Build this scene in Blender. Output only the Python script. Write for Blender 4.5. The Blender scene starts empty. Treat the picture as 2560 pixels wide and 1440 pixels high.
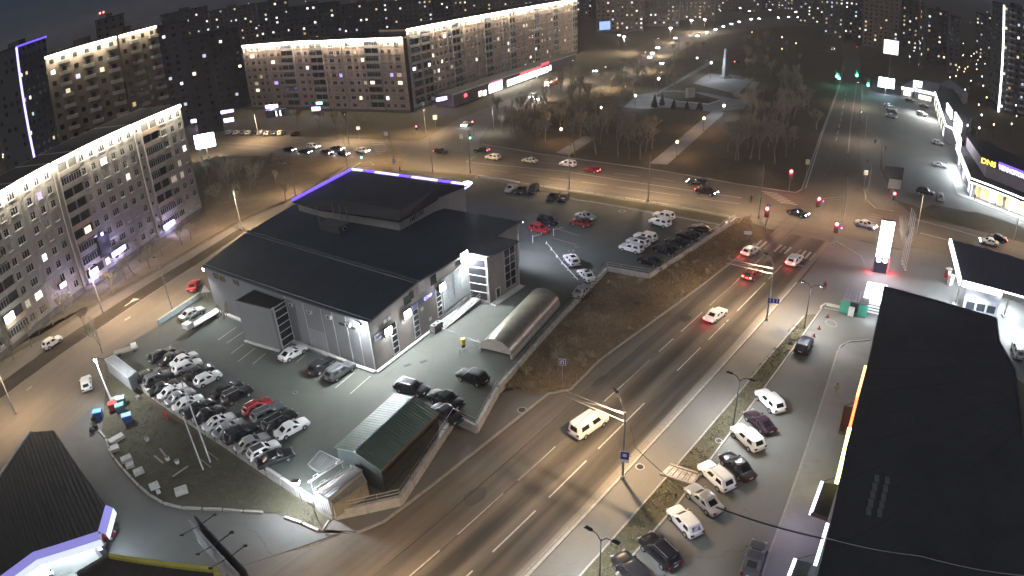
import bpy, bmesh, math, random
from mathutils import Vector, Matrix
R = math.radians
rnd = random.Random(11)
scene = bpy.context.scene

# ---------------------------------------------------------------- camera: a wide CCTV lens on a tall roof
K = (0.81244733, -0.11639449, -0.03608556, 0.08565809)
PITCH, ROLL, CAM_H = 0.47262709, -0.05442766, 52.0
cam = bpy.data.cameras.new('camera')
cam.type = 'PANO'
cam.panorama_type = 'FISHEYE_LENS_POLYNOMIAL'
cam.sensor_width = 36.0; cam.sensor_height = 20.25; cam.sensor_fit = 'HORIZONTAL'
cam.fisheye_fov = math.pi
cam.fisheye_polynomial_k0 = 0.0
for i, k in enumerate(K): setattr(cam, 'fisheye_polynomial_k%d' % (i + 1), -k / 18.0 ** (i + 1))
cam.clip_start = 0.5; cam.clip_end = 12000
cam_ob = bpy.data.objects.new('camera', cam)
scene.collection.objects.link(cam_ob); scene.camera = cam_ob
_f = Vector((0, math.cos(PITCH), -math.sin(PITCH))); _u = Vector((0, math.sin(PITCH), math.cos(PITCH))); _r = Vector((1, 0, 0))
AX = _r * math.cos(ROLL) + _u * math.sin(ROLL); AY = _u * math.cos(ROLL) - _r * math.sin(ROLL)
cam_ob.matrix_world = Matrix(((AX.x, AY.x, -_f.x, 0), (AX.y, AY.y, -_f.y, 0), (AX.z, AY.z, -_f.z, CAM_H), (0, 0, 0, 1)))

# ---------------------------------------------------------------- night sky, ambient fill, exposure
SUN_EL, SUN_AZ = R(52), R(200)
world = bpy.data.worlds.new('World'); scene.world = world; world.use_nodes = True
_n = world.node_tree.nodes; _l = world.node_tree.links
_sky = _n.new('ShaderNodeTexSky'); _sky.sky_type = 'NISHITA'; _sky.sun_disc = False
_sky.sun_elevation = SUN_EL; _sky.sun_rotation = SUN_AZ; _sky.altitude = 200
_bg = _n['Background']; _bg.inputs[1].default_value = 0.0054
_t = _n.new('ShaderNodeMix'); _t.data_type = 'RGBA'; _t.blend_type = 'MULTIPLY'; _t.inputs[0].default_value = 1.0; _t.inputs[7].default_value = (0.62, 0.85, 1.5, 1)   # skyglow: bluer than day
_l.new(_sky.outputs[0], _t.inputs[6]); _l.new(_t.outputs[2], _bg.inputs[0])
sun = bpy.data.lights.new('ambient_fill', 'SUN'); sun.energy = 0.56; sun.angle = R(95); sun.color = (1.0, 0.95, 0.9)  # broad soft fill added to lift the ambient, standing for city sky glow
sun_ob = bpy.data.objects.new('ambient_fill', sun); scene.collection.objects.link(sun_ob)
_d = Vector((math.sin(SUN_AZ) * math.cos(SUN_EL), math.cos(SUN_AZ) * math.cos(SUN_EL), math.sin(SUN_EL)))
sun_ob.rotation_euler = _d.to_track_quat('Z', 'Y').to_euler()
vs = scene.view_settings
vs.view_transform = 'Standard'; vs.look = 'None'; vs.gamma = 1.0; vs.exposure = 0.35; vs.use_curve_mapping = False
scene.render.engine = 'CYCLES'
cy = scene.cycles
cy.use_denoising = True; cy.max_bounces = 4; cy.diffuse_bounces = 2; cy.glossy_bounces = 2; cy.transmission_bounces = 2
cy.sample_clamp_indirect = 4.0; cy.sample_clamp_direct = 0.0; cy.caustics_reflective = False; cy.caustics_refractive = False
cy.use_light_tree = True
cy.use_adaptive_sampling = True; cy.adaptive_threshold = 0.04; cy.volume_bounces = 0

# ---------------------------------------------------------------- pixel -> place on a horizontal plane
def ray(px, py):
    x, y = (px - 1280) / 1280, (720 - py) / 1280
    r = math.hypot(x, y) or 1e-9
    th = sum(k * r ** (i + 1) for i, k in enumerate(K))
    s = math.sin(th) / r
    return AX * (x * s) + AY * (y * s) + _f * math.cos(th)
def at(px, py, z=0.0):
    d = ray(px, py); t = (z - CAM_H) / d.z
    return Vector((d.x * t, d.y * t, z))
def ats(pts, z=0.0): return [at(x, y, z) for x, y in pts]
def height(b, t, z=0.0):
    g = at(b[0], b[1], z); d = ray(*t)
    return CAM_H + d.z * math.hypot(g.x, g.y) / math.hypot(d.x, d.y)
LZ = 1.0       # level of the fenced car lot above the streets

# ---------------------------------------------------------------- helpers
COL = scene.collection
class MB:
    """collects faces of one mesh"""
    def __init__(s): s.v = []; s.f = []; s.m = []; s.mats = []
    def mi(s, mat):
        if mat is None: return 0
        if mat not in s.mats: s.mats.append(mat)
        return s.mats.index(mat)
    def face(s, pts, mat=None):
        b = len(s.v); s.v += [tuple(p) for p in pts]; s.f.append(tuple(range(b, b + len(pts)))); s.m.append(s.mi(mat)); return s
    def raw(s, vs, fs, mat=None):
        b = len(s.v); s.v += [tuple(p) for p in vs]; k = s.mi(mat)
        for f in fs: s.f.append(tuple(b + i for i in f)); s.m.append(k)
        return s
    def box(s, c, d, mat=None, rz=0.0, taper=1.0):
        x, y, z = d[0] / 2, d[1] / 2, d[2] / 2; ca, sa = math.cos(rz), math.sin(rz); vs = []
        for k in (-1, 1):
            t = taper if k > 0 else 1.0
            for a, b in ((-1, -1), (1, -1), (1, 1), (-1, 1)):
                px, py = a * x * t, b * y * t
                vs.append((c[0] + px * ca - py * sa, c[1] + px * sa + py * ca, c[2] + k * z))
        return s.raw(vs, ((3, 2, 1, 0), (4, 5, 6, 7), (0, 1, 5, 4), (1, 2, 6, 5), (2, 3, 7, 6), (3, 0, 4, 7)), mat)
    def prism(s, poly, z0, z1, mat=None, side=None, bottom=True):
        n = len(poly); p = [(q[0], q[1]) for q in poly]
        if sum(p[i][0] * p[(i + 1) % n][1] - p[(i + 1) % n][0] * p[i][1] for i in range(n)) < 0: p.reverse()
        zt = z1 if hasattr(z1, '__len__') else [z1] * n
        lo = [(x, y, z0) for x, y in p]; hi = [(x, y, zt[i]) for i, (x, y) in enumerate(p)]
        s.raw(hi, [tuple(range(n))], mat)
        if bottom: s.raw(lo, [tuple(reversed(range(n)))], side or mat)
        s.raw(lo + hi, [(i, (i + 1) % n, n + (i + 1) % n, n + i) for i in range(n)], side or mat)
        return s
    def tube(s, a, b, r0, r1=None, n=6, mat=None, caps=True):
        a, b = Vector(a), Vector(b); r1 = r0 if r1 is None else r1; d = (b - a)
        if d.length < 1e-6: return s
        d.normalize(); u = d.orthogonal().normalized(); w = d.cross(u); vs = []
        for p, r in ((a, r0), (b, r1)):
            for i in range(n):
                t = 2 * math.pi * i / n; vs.append(p + u * (r * math.cos(t)) + w * (r * math.sin(t)))
        fs = [(i, (i + 1) % n, n + (i + 1) % n, n + i) for i in range(n)]
        if caps: fs += [tuple(reversed(range(n))), tuple(range(n, 2 * n))]
        return s.raw(vs, fs, mat)
    def path(s, pts, r, n=6, mat=None):
        for a, b in zip(pts, pts[1:]): s.tube(a, b, r, r, n, mat)
        return s
    def bar(s, a, b, w, h, mat=None):
        """box beam from a to b, w wide (sideways) and h high, its foot at the points' z"""
        a, b = Vector(a), Vector(b); d = Vector((b.x - a.x, b.y - a.y, 0))
        n = Vector((-d.y, d.x, 0)).normalized() * (w / 2); u = Vector((0, 0, h))
        vs = [a - n, b - n, b + n, a + n, a - n + u, b - n + u, b + n + u, a + n + u]
        return s.raw(vs, ((3, 2, 1, 0), (4, 5, 6, 7), (0, 1, 5, 4), (1, 2, 6, 5), (2, 3, 7, 6), (3, 0, 4, 7)), mat)
    def ball(s, c, r, mat=None, n=8, m=5, sz=1.0):
        vs = [(c[0], c[1], c[2] - r * sz)]; fs = []
        for j in range(1, m):
            t = math.pi * j / m
            for i in range(n):
                p = 2 * math.pi * i / n; vs.append((c[0] + r * math.sin(t) * math.cos(p), c[1] + r * math.sin(t) * math.sin(p), c[2] - r * sz * math.cos(t)))
        vs.append((c[0], c[1], c[2] + r * sz)); e = len(vs) - 1
        for i in range(n):
            k = (i + 1) % n; fs.append((0, 1 + k, 1 + i)); fs.append((e, e - n + i, e - n + k))
            for j in range(m - 2): a = 1 + j * n; fs.append((a + i, a + k, a + n + k, a + n + i))
        return s.raw(vs, fs, mat)
    def mesh(s, name, mats=None, smooth=False):
        me = bpy.data.meshes.new(name); me.from_pydata(s.v, [], s.f)
        ms = s.mats if s.mats else ([mats] if mats is not None and not isinstance(mats, (list, tuple)) else list(mats or []))
        for m in ms: me.materials.append(m)
        if len(ms) > 1: me.polygons.foreach_set('material_index', s.m)
        if smooth: me.polygons.foreach_set('use_smooth', [True] * len(s.f))
        me.update(); return me
    def build(s, name, mats=None, parent=None, world=False, smooth=False, **tags):
        if world and parent is not None:
            o = parent.matrix_basis.translation
            s.v = [(x - o.x, y - o.y, z - o.z) for x, y, z in s.v]
        return put(name, s.mesh(name, mats, smooth), parent, **tags)
def put(name, me, parent=None, loc=None, rz=0.0, **tags):
    o = bpy.data.objects.new(name, me); COL.objects.link(o)
    if parent is not None: o.parent = parent
    if loc is not None: o.location = loc
    if rz: o.rotation_euler = (0, 0, rz)
    for k, v in tags.items():
        if v is not None: o[k] = v
    return o
def thing(name, label, cat, loc=(0, 0, 0), rz=0.0, group=None):
    return put(name, None, None, loc, rz, label=label, category=cat, group=group)
def struct(name, mb, mat=None, smooth=False): return mb.build(name, mat, smooth=smooth, kind='structure')
def lamp_light(kind, name, parent, loc, power, color, size=0.15, spot=None, blend=0.6, rot=None):
    l = bpy.data.lights.new(name, kind); l.energy = power; l.color = color
    if kind in ('POINT', 'SPOT'): l.shadow_soft_size = size
    if kind == 'SPOT': l.spot_size = R(spot or 150); l.spot_blend = blend
    if kind == 'AREA': l.shape = 'RECTANGLE'; l.size = size[0]; l.size_y = size[1]; l.spread = R(spot or 180)
    o = bpy.data.objects.new(name, l); COL.objects.link(o); o.parent = parent; o.location = loc
    if rot is not None: o.rotation_euler = rot
    return o
def aim(v): return Vector(v).to_track_quat('-Z', 'Y').to_euler()
def densify(pts, step):
    out = []
    for a, b in zip(pts, pts[1:]):
        n = max(1, int((b - a).length / step)); out += [a.lerp(b, i / n) for i in range(n)]
    return out + [pts[-1]]
ORD = 'first second third fourth fifth sixth seventh eighth ninth tenth eleventh twelfth thirteenth fourteenth fifteenth sixteenth seventeenth eighteenth nineteenth twentieth'.split()

# ---------------------------------------------------------------- materials
def newmat(name):
    m = bpy.data.materials.new(name); m.use_nodes = True; nt = m.node_tree
    return m, nt, nt.nodes['Principled BSDF']
def nd(nt, t, **kw):
    n = nt.nodes.new(t)
    for k, v in kw.items():
        if k.startswith('i_'): n.inputs[k[2:].replace('_', ' ')].default_value = v
        else: setattr(n, k, v)
    return n
def mixc(nt, fac, a, b, mode='MIX'):
    n = nt.nodes.new('ShaderNodeMix'); n.data_type = 'RGBA'; n.blend_type = mode
    for sock, v in ((0, fac), (6, a), (7, b)):
        if hasattr(v, 'is_output'): nt.links.new(v, n.inputs[sock])
        elif sock == 0: n.inputs[0].default_value = v
        else: n.inputs[sock].default_value = (*v, 1) if len(v) == 3 else v
    return n.outputs[2]
def rampv(nt, src, p0, p1, v0=0.0, v1=1.0):
    n = nt.nodes.new('ShaderNodeMapRange'); nt.links.new(src, n.inputs[0])
    for i, v in ((1, p0), (2, p1), (3, v0), (4, v1)): n.inputs[i].default_value = v
    return n.outputs[0]
def math2(nt, op, a, b=None):
    n = nt.nodes.new('ShaderNodeMath'); n.operation = op
    for i, v in ((0, a), (1, b)):
        if v is None: continue
        if hasattr(v, 'is_output'): nt.links.new(v, n.inputs[i])
        else: n.inputs[i].default_value = v
    return n.outputs[0]
def noise(nt, vec, scale, detail=4.0, rough=0.6, dist=0.0):
    n = nd(nt, 'ShaderNodeTexNoise'); n.inputs['Scale'].default_value = scale; n.inputs['Detail'].default_value = detail
    n.inputs['Roughness'].default_value = rough; n.inputs['Distortion'].default_value = dist
    nt.links.new(vec, n.inputs['Vector']); return n.outputs[0]
def bump(nt, b, h, strength, dist=0.05):
    n = nd(nt, 'ShaderNodeBump'); n.inputs['Strength'].default_value = strength; n.inputs['Distance'].default_value = dist
    nt.links.new(h, n.inputs['Height']); nt.links.new(n.outputs[0], b.inputs['Normal'])
def M(name, col, rough=0.7, metal=0.0, var=0.18, scale=1.5, spec=0.4, bmp=0.0, coat=0.0):
    m, nt, b = newmat(name)
    pos = nd(nt, 'ShaderNodeNewGeometry').outputs['Position']
    nz = noise(nt, pos, scale, 3.0); nz2 = noise(nt, pos, scale * 9, 1.0)
    f = math2(nt, 'ADD', math2(nt, 'MULTIPLY', nz, 0.7), math2(nt, 'MULTIPLY', nz2, 0.3))
    f = rampv(nt, f, 0.3, 0.7)
    c = mixc(nt, f, [x * (1 - var) for x in col], [min(1, x * (1 + var)) for x in col])
    nt.links.new(c, b.inputs['Base Color'])
    b.inputs['Roughness'].default_value = rough; b.inputs['Metallic'].default_value = metal; b.inputs['Specular IOR Level'].default_value = spec
    if coat: b.inputs['Coat Weight'].default_value = coat; b.inputs['Coat Roughness'].default_value = 0.08
    if bmp: bump(nt, b, nz2, bmp, 0.03)
    return m
def E(name, col, strength):
    m, nt, b = newmat(name)
    b.inputs['Base Color'].default_value = (*[min(0.8, c) for c in col], 1); b.inputs['Roughness'].default_value = 0.5
    b.inputs['Emission Color'].default_value = (*col, 1); b.inputs['Emission Strength'].default_value = strength
    return m
def asphalt(name, col, direction=None, bands=None, crack=0.6, dust=(0.17, 0.14, 0.105), dust_amt=0.5, scale=1.0):
    """weathered asphalt; direction = travel axis, so that dust and tyre polish streak along it; bands = [(offset, width, factor)]"""
    m, nt, b = newmat(name)
    pos = nd(nt, 'ShaderNodeNewGeometry').outputs['Position']
    mp = nd(nt, 'ShaderNodeMapping'); nt.links.new(pos, mp.inputs[0])
    if direction is not None: mp.inputs['Rotation'].default_value = (0, 0, -math.atan2(direction[1], direction[0]))
    loc = mp.outputs[0]
    st = nd(nt, 'ShaderNodeMapping'); st.inputs['Scale'].default_value = (0.05, 1.0, 1.0) if direction is not None else (1, 1, 1); nt.links.new(loc, st.inputs[0])
    big = noise(nt, loc, 0.05 * scale, 3.0, 0.6, 0.6); mid = noise(nt, loc, 0.35 * scale, 5.0, 0.65); fine = noise(nt, loc, 14.0, 2.0, 0.7)
    streak = noise(nt, st.outputs[0], 0.55 if direction is not None else 0.12, 4.0, 0.6)
    c = mixc(nt, rampv(nt, big, 0.35, 0.68), [x * 0.8 for x in col], [x * 1.22 for x in col])
    c = mixc(nt, math2(nt, 'MULTIPLY', rampv(nt, streak, 0.42, 0.66), dust_amt), c, dust)
    c = mixc(nt, rampv(nt, mid, 0.52, 0.72, 0.0, 0.35), c, [x * 0.55 for x in col])
    c = mixc(nt, rampv(nt, fine, 0.3, 0.75, 0.0, 0.5), c, [x * 1.5 for x in col])
    if crack:
        vo = nd(nt, 'ShaderNodeTexVoronoi'); vo.feature = 'DISTANCE_TO_EDGE'; vo.inputs['Scale'].default_value = 0.085
        wv = nt.nodes.new('ShaderNodeVectorMath'); wv.operation = 'ADD'; nt.links.new(loc, wv.inputs[0])
        nv = nd(nt, 'ShaderNodeTexNoise'); nv.inputs['Scale'].default_value = 0.5; nv.inputs['Detail'].default_value = 4.0; nt.links.new(loc, nv.inputs['Vector'])
        sc = nt.nodes.new('ShaderNodeVectorMath'); sc.operation = 'SCALE'; sc.inputs[3].default_value = 2.2; nt.links.new(nv.outputs[1], sc.inputs[0]); nt.links.new(sc.outputs[0], wv.inputs[1])
        nt.links.new(wv.outputs[0], vo.inputs['Vector'])
        cr = rampv(nt, vo.outputs[0], 0.002, 0.007, 1.0, 0.0)
        cr = math2(nt, 'MULTIPLY', math2(nt, 'MULTIPLY', cr, rampv(nt, noise(nt, loc, 0.07), 0.44, 0.56)), crack)
        c = mixc(nt, cr, c, (0.014, 0.013, 0.012))
    rough = 0.78
    if bands:
        sep = nd(nt, 'ShaderNodeSeparateXYZ'); nt.links.new(loc, sep.inputs[0]); y = sep.outputs[1]
        y = math2(nt, 'ADD', y, math2(nt, 'MULTIPLY', math2(nt, 'SUBTRACT', noise(nt, st.outputs[0], 0.8, 3.0), 0.5), 1.3))
        for off, wid, fac in bands:
            d = math2(nt, 'ABSOLUTE', math2(nt, 'SUBTRACT', y, off))
            k = rampv(nt, d, wid * 0.35, wid * 0.75, 1.0, 0.0)
            k = math2(nt, 'MULTIPLY', k, rampv(nt, streak, 0.25, 0.6, 0.95, 0.55))
            c = mixc(nt, k, c, [x * fac for x in col])
    nt.links.new(c, b.inputs['Base Color']); b.inputs['Roughness'].default_value = rough; b.inputs['Specular IOR Level'].default_value = 0.35
    bump(nt, b, fine, 0.25, 0.02)
    return m
def soil(name, a, b_, c_, scale=0.5):
    m, nt, b = newmat(name)
    pos = nd(nt, 'ShaderNodeNewGeometry').outputs['Position']
    n1 = noise(nt, pos, 0.16 * scale, 4.0, 0.65, 0.8); n2 = noise(nt, pos, 1.3 * scale, 4.0, 0.7); n3 = noise(nt, pos, 12 * scale, 2.0, 0.7)
    c = mixc(nt, rampv(nt, n1, 0.36, 0.62), a, b_); c = mixc(nt, rampv(nt, n2, 0.45, 0.7, 0, 0.8), c, c_)
    c = mixc(nt, rampv(nt, n3, 0.35, 0.7, 0, 0.6), c, [x * 0.45 for x in a])
    nt.links.new(c, b.inputs['Base Color']); b.inputs['Roughness'].default_value = 0.95; b.inputs['Specular IOR Level'].default_value = 0.1
    bump(nt, b, n2, 0.5, 0.15); return m
def corrugated(name, col, direction, pitch=0.3, rough=0.55, metal=0.0, spec=0.4):
    """sheet metal whose ribs run along direction"""
    m, nt, b = newmat(name)
    pos = nd(nt, 'ShaderNodeNewGeometry').outputs['Position']
    mp = nd(nt, 'ShaderNodeMapping'); nt.links.new(pos, mp.inputs[0]); mp.inputs['Rotation'].default_value = (0, 0, -math.atan2(direction[1], direction[0]))
    sep = nd(nt, 'ShaderNodeSeparateXYZ'); nt.links.new(mp.outputs[0], sep.inputs[0])
    w = math2(nt, 'SINE', math2(nt, 'MULTIPLY', sep.outputs[1], 2 * math.pi / pitch))
    st = nd(nt, 'ShaderNodeMapping'); st.inputs['Scale'].default_value = (0.08, 1, 1); nt.links.new(mp.outputs[0], st.inputs[0])
    n1 = noise(nt, st.outputs[0], 1.2, 5.0, 0.6); n2 = noise(nt, pos, 0.15, 5.0)
    f = math2(nt, 'ADD', math2(nt, 'MULTIPLY', n1, 0.5), math2(nt, 'MULTIPLY', n2, 0.5))
    c = mixc(nt, rampv(nt, f, 0.35, 0.65), [x * 0.72 for x in col], [x * 1.25 for x in col])
    c = mixc(nt, rampv(nt, w, 0.3, 1.0, 0.0, 0.3), c, [min(1, x * 1.6) for x in col])  # rib crests lightened in the colour as a painted highlight
    nt.links.new(c, b.inputs['Base Color']); b.inputs['Roughness'].default_value = rough; b.inputs['Metallic'].default_value = metal; b.inputs['Specular IOR Level'].default_value = spec
    bump(nt, b, w, 0.35, 0.05); return m
def glassy(name, col, rough=0.12):
    m, nt, b = newmat(name); b.inputs['Base Color'].default_value = (*col, 1); b.inputs['Roughness'].default_value = rough
    b.inputs['Specular IOR Level'].default_value = 0.7; return m

concrete = M('concrete', (0.43, 0.42, 0.4), 0.85, var=0.25, scale=1.2, bmp=0.3)
concrete_dark = M('concrete_dark', (0.16, 0.155, 0.15), 0.9, var=0.3, scale=0.8, bmp=0.3)
kerb_mat = M('kerb_stone', (0.3, 0.285, 0.26), 0.85, var=0.25, scale=2.0)
paint_white = M('road_paint', (0.42, 0.4, 0.36), 0.7, var=0.35, scale=3.0)
paint_worn = M('road_paint_worn', (0.22, 0.21, 0.19), 0.75, var=0.5, scale=2.5)
steel = M('galvanised_steel', (0.42, 0.43, 0.44), 0.45, 0.7, var=0.2)
dark_metal = M('dark_painted_metal', (0.035, 0.037, 0.04), 0.5, 0.3, var=0.2)
pole_grey = M('pole_grey', (0.25, 0.25, 0.25), 0.6, 0.3, var=0.2)
white_paint = M('white_paint', (0.7, 0.7, 0.69), 0.5, var=0.1)
black_rubber = M('rubber', (0.018, 0.018, 0.018), 0.85, var=0.2)
rim_mat = M('alloy_rim', (0.5, 0.51, 0.52), 0.3, 0.8, var=0.1)
car_glass = glassy('car_glass', (0.008, 0.009, 0.012), 0.06)
win_glass = glassy('window_glass', (0.02, 0.022, 0.026), 0.15)
win_frame = M('window_frame', (0.5, 0.5, 0.49), 0.5, var=0.15)
trim_black = M('black_trim', (0.02, 0.02, 0.021), 0.5)
lens_off = glassy('lamp_lens', (0.35, 0.36, 0.38), 0.1)
tail_off = glassy('tail_lens', (0.16, 0.008, 0.008), 0.15)
tail_on = E('tail_light_on', (1.0, 0.08, 0.06), 14)
head_on = E('headlight_on', (0.85, 0.9, 1.0), 45)
led_white = E('lamp_white', (0.93, 0.96, 1.0), 30)
led_warm = E('lamp_warm', (1.0, 0.8, 0.55), 30)
led_orange = E('lamp_orange', (1.0, 0.42, 0.16), 25)
led_far = E('lamp_far', (0.9, 0.93, 1.0), 14)
strip_blue = E('led_strip_blue', (0.16, 0.09, 1.0), 1.6)
strip_bluewhite = E('led_strip_bluewhite', (0.42, 0.38, 1.0), 2.6)
win_warm = E('lit_window_warm', (1.0, 0.82, 0.6), 1.6)
win_cool = E('lit_window_cool', (0.95, 0.95, 1.0), 2.2)
win_purple = E('lit_window_purple', (0.38, 0.28, 1.0), 1.8)
win_pink = E('lit_window_pink', (1.0, 0.25, 0.8), 1.6)
win_curtain = M('curtained_window', (0.3, 0.28, 0.25), 0.6, var=0.35, scale=1.5)
win_dim = E('lit_window_dim', (0.9, 0.75, 0.55), 0.35)
bark = M('bark', (0.2, 0.16, 0.115), 0.95, var=0.3, scale=4)
bark_pale = M('bark_pale', (0.3, 0.27, 0.22), 0.95, var=0.3, scale=4)
twig = M('twigs', (0.3, 0.26, 0.19), 0.95, var=0.3, scale=2)
needle = M('needles', (0.03, 0.045, 0.028), 0.95, var=0.4, scale=3)
straw = M('dry_grass', (0.26, 0.2, 0.12), 0.95, var=0.45, scale=1.2)
red_paint = M('red_paint', (0.4, 0.03, 0.03), 0.5)
blue_paint = M('blue_paint', (0.04, 0.1, 0.35), 0.5)
green_paint = M('green_paint', (0.03, 0.16, 0.11), 0.5)
yellow_paint = M('yellow_paint', (0.6, 0.42, 0.03), 0.5)
sign_blue = M('sign_blue', (0.02, 0.05, 0.3), 0.4)
sign_white = M('sign_white', (0.7, 0.7, 0.7), 0.4)
# ================================================================ THE SETTING
RD = Vector((0.658, 0.752, 0)).normalized(); RN = Vector((-RD.y, RD.x, 0))
def rp(lon, lat, z=0.0): return RD * lon + RN * lat + Vector((0, 0, z))
CR = Vector((0.81, -0.58, 0)).normalized()
LS = Vector((0.29, 0.957, 0)).normalized()
earth = soil('earth', (0.1, 0.083, 0.058), (0.15, 0.122, 0.084), (0.085, 0.08, 0.05))
dead_grass = soil('dead_grass', (0.15, 0.115, 0.08), (0.23, 0.175, 0.12), (0.12, 0.095, 0.062), 1.0)
lawn = soil('lawn', (0.07, 0.067, 0.046), (0.1, 0.094, 0.066), (0.12, 0.105, 0.08), 0.8)
mud = soil('mud', (0.05, 0.04, 0.03), (0.075, 0.06, 0.045), (0.035, 0.03, 0.024), 1.0)
as_main = asphalt('asphalt_main', (0.105, 0.095, 0.083), RD, bands=[(30.0, 3.2, 0.16), (34.3, 2.0, 0.2), (28.0, 0.9, 1.9), (38.6, 1.4, 0.7)], crack=0.12, dust=(0.2, 0.152, 0.105), dust_amt=0.65)
as_cross = asphalt('asphalt_cross', (0.1, 0.088, 0.075), CR, crack=0.12, dust_amt=0.55)
as_left = asphalt('asphalt_left', (0.115, 0.098, 0.078), LS, crack=0.2, dust_amt=0.5)
as_far = asphalt('asphalt_far', (0.095, 0.085, 0.075), (0.55, 0.83), crack=0.1)
as_lot = asphalt('asphalt_lot', (0.07, 0.078, 0.068), None, crack=0.4, dust=(0.1, 0.098, 0.084), dust_amt=0.4)
as_yard = asphalt('asphalt_yard', (0.09, 0.09, 0.086), None, crack=0.35, dust=(0.14, 0.12, 0.1), dust_amt=0.4)
as_park = asphalt('asphalt_parking', (0.115, 0.118, 0.113), None, crack=0.2, dust=(0.15, 0.14, 0.12), dust_amt=0.3)
as_walk = asphalt('asphalt_walk', (0.125, 0.12, 0.11), RD, crack=0.1, dust_amt=0.3)
slab_mat = asphalt('paving_slabs', (0.2, 0.2, 0.2), None, crack=0.0, dust=(0.12, 0.12, 0.12), dust_amt=0.6, scale=3)

def sheet(name, pts, z, mat):
    m = MB(); m.prism(pts, z - 0.02, z, mat, bottom=False); return struct(name, m, mat)
def strip(name, line, width, h, z, mat, kind='structure'):
    m = MB(); ln = [Vector((p[0], p[1], z)) for p in line]
    n = len(ln); off = []
    for i, p in enumerate(ln):
        d = (ln[min(i + 1, n - 1)] - ln[max(i - 1, 0)]); d.z = 0; d.normalize(); off.append(Vector((-d.y, d.x, 0)) * width / 2)
    vs = []
    for p, o in zip(ln, off): vs += [p - o, p + o, p + o + Vector((0, 0, h)), p - o + Vector((0, 0, h))]
    fs = [(3, 2, 1, 0), tuple(4 * (n - 1) + k for k in range(4))]
    for i in range(n - 1):
        a, b = 4 * i, 4 * i + 4
        fs += [(a + 1, b + 1, b, a), (a + 2, b + 2, b + 1, a + 1), (a + 3, b + 3, b + 2, a + 2), (a, b, b + 3, a + 3)]
    m.raw(vs, fs, mat); return struct(name, m, mat)

# ground to the horizon
g = MB(); g.face([(-6000, -300, -0.06), (6000, -300, -0.06), (6000, 8000, -0.06), (-6000, 8000, -0.06)], earth); struct('ground', g)

# streets
sheet('main_road', [rp(-30, 27.6), rp(118, 27.4), rp(130, 20), rp(137, 38), rp(120, 39.6), rp(94, 40.5), rp(56.5, 42.6), rp(53, 43.4), rp(30, 43.6), rp(20, 47), rp(8, 55), rp(-30, 62)], 0.0, as_main)
sheet('cross_street', ats([(440, 395), (440, 318), (760, 342), (1000, 352), (1200, 358), (1350, 385), (1640, 425), (1850, 462), (2010, 482)]) + ats([(2200, 470), (2290, 545), (2600, 610), (2600, 735), (2330, 640), (2150, 600), (2075, 605)]) + ats([(1930, 575), (1850, 548), (1400, 472), (1190, 438), (1000, 425), (900, 418), (700, 390)]), 0.004, as_cross)
sheet('side_street', ats([(-60, 940), (125, 838), (240, 765), (400, 675), (600, 556), (745, 494), (850, 425), (985, 350), (1060, 362), (960, 425), (890, 470), (760, 560), (620, 660), (500, 752), (395, 827), (262, 905), (262, 1000), (130, 1180), (-60, 1310)]), 0.008, as_left)
sheet('boulevard', ats([(1030, 362), (1090, 330), (1150, 296), (1290, 240), (1400, 209), (1560, 166), (1640, 130), (1690, 95), (1800, 62), (1900, 45), (2050, 40), (2150, 60), (2140, 76), (2050, 60), (1900, 72), (1790, 90), (1705, 125), (1665, 165), (1500, 225), (1340, 262), (1230, 305), (1190, 362)]), 0.012, as_far)
sheet('avenue', ats([(2000, 480), (2050, 340), (2092, 229), (2110, 150), (2100, 95), (2075, 75), (2110, 72), (2140, 110), (2150, 150), (2152, 200), (2148, 300), (2160, 400), (2195, 480), (2150, 560), (2060, 560)]), 0.016, as_far)
sheet('avenue_walk', ats([(2152, 205), (2195, 235), (2205, 340), (2200, 420), (2250, 520), (2200, 525), (2160, 470), (2150, 380)]), 0.02, as_walk)
sheet('store_lot', ats([(2155, 190), (2200, 205), (2300, 225), (2340, 260), (2400, 390), (2420, 470), (2470, 515), (2620, 560), (2620, 590), (2440, 530), (2300, 520), (2240, 500), (2205, 420), (2200, 260)]), 0.024, as_park)
sheet('store_verge', ats([(2285, 530), (2330, 512), (2440, 533), (2620, 590), (2620, 625), (2440, 575)]), 0.028, lawn)
sheet('station_yard', [rp(80, 21.5)] + ats([(2160, 640), (2290, 620), (2380, 640), (2620, 705), (2620, 1010), (2480, 900), (2430, 790)]), 0.012, as_park)
sheet('yard', ats([(-200, 1200), (-60, 1180), (130, 1110), (262, 990), (262, 1060), (300, 1165), (390, 1252), (440, 1270), (690, 1285), (805, 1331), (893, 1336), (960, 1310)]) + [rp(26, 45), rp(0, 56), rp(-30, 60), Vector((-80, 10, 0))], 0.02, as_yard)
sheet('pavement_by_wall', ats([(893, 1330), (960, 1303), (1200, 1118), (1353, 998), (1375, 984), (1340, 960), (1250, 985), (1195, 1082), (1140, 1062), (1005, 1265), (835, 1300), (810, 1325)]), 0.09, as_walk)
sheet('sidewalk', [rp(-30, 27.3), rp(108, 27.1), rp(112, 24), rp(118, 15), rp(102, 14), rp(95.5, 22.6), rp(80, 23.0), rp(45, 23.4), rp(-30, 23.7)], 0.1, as_walk)
sheet('grass_strip', [rp(-30, 23.6), rp(45, 23.3), rp(80, 22.9), rp(95, 22.5)] + ats([(2056, 770), (1934, 940), (1700, 1253), (1579, 1394), (1500, 1490), (1420, 1600)]), 0.06, soil('strip_grass', (0.08, 0.075, 0.05), (0.12, 0.11, 0.075), (0.1, 0.085, 0.055), 1.2))
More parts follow.
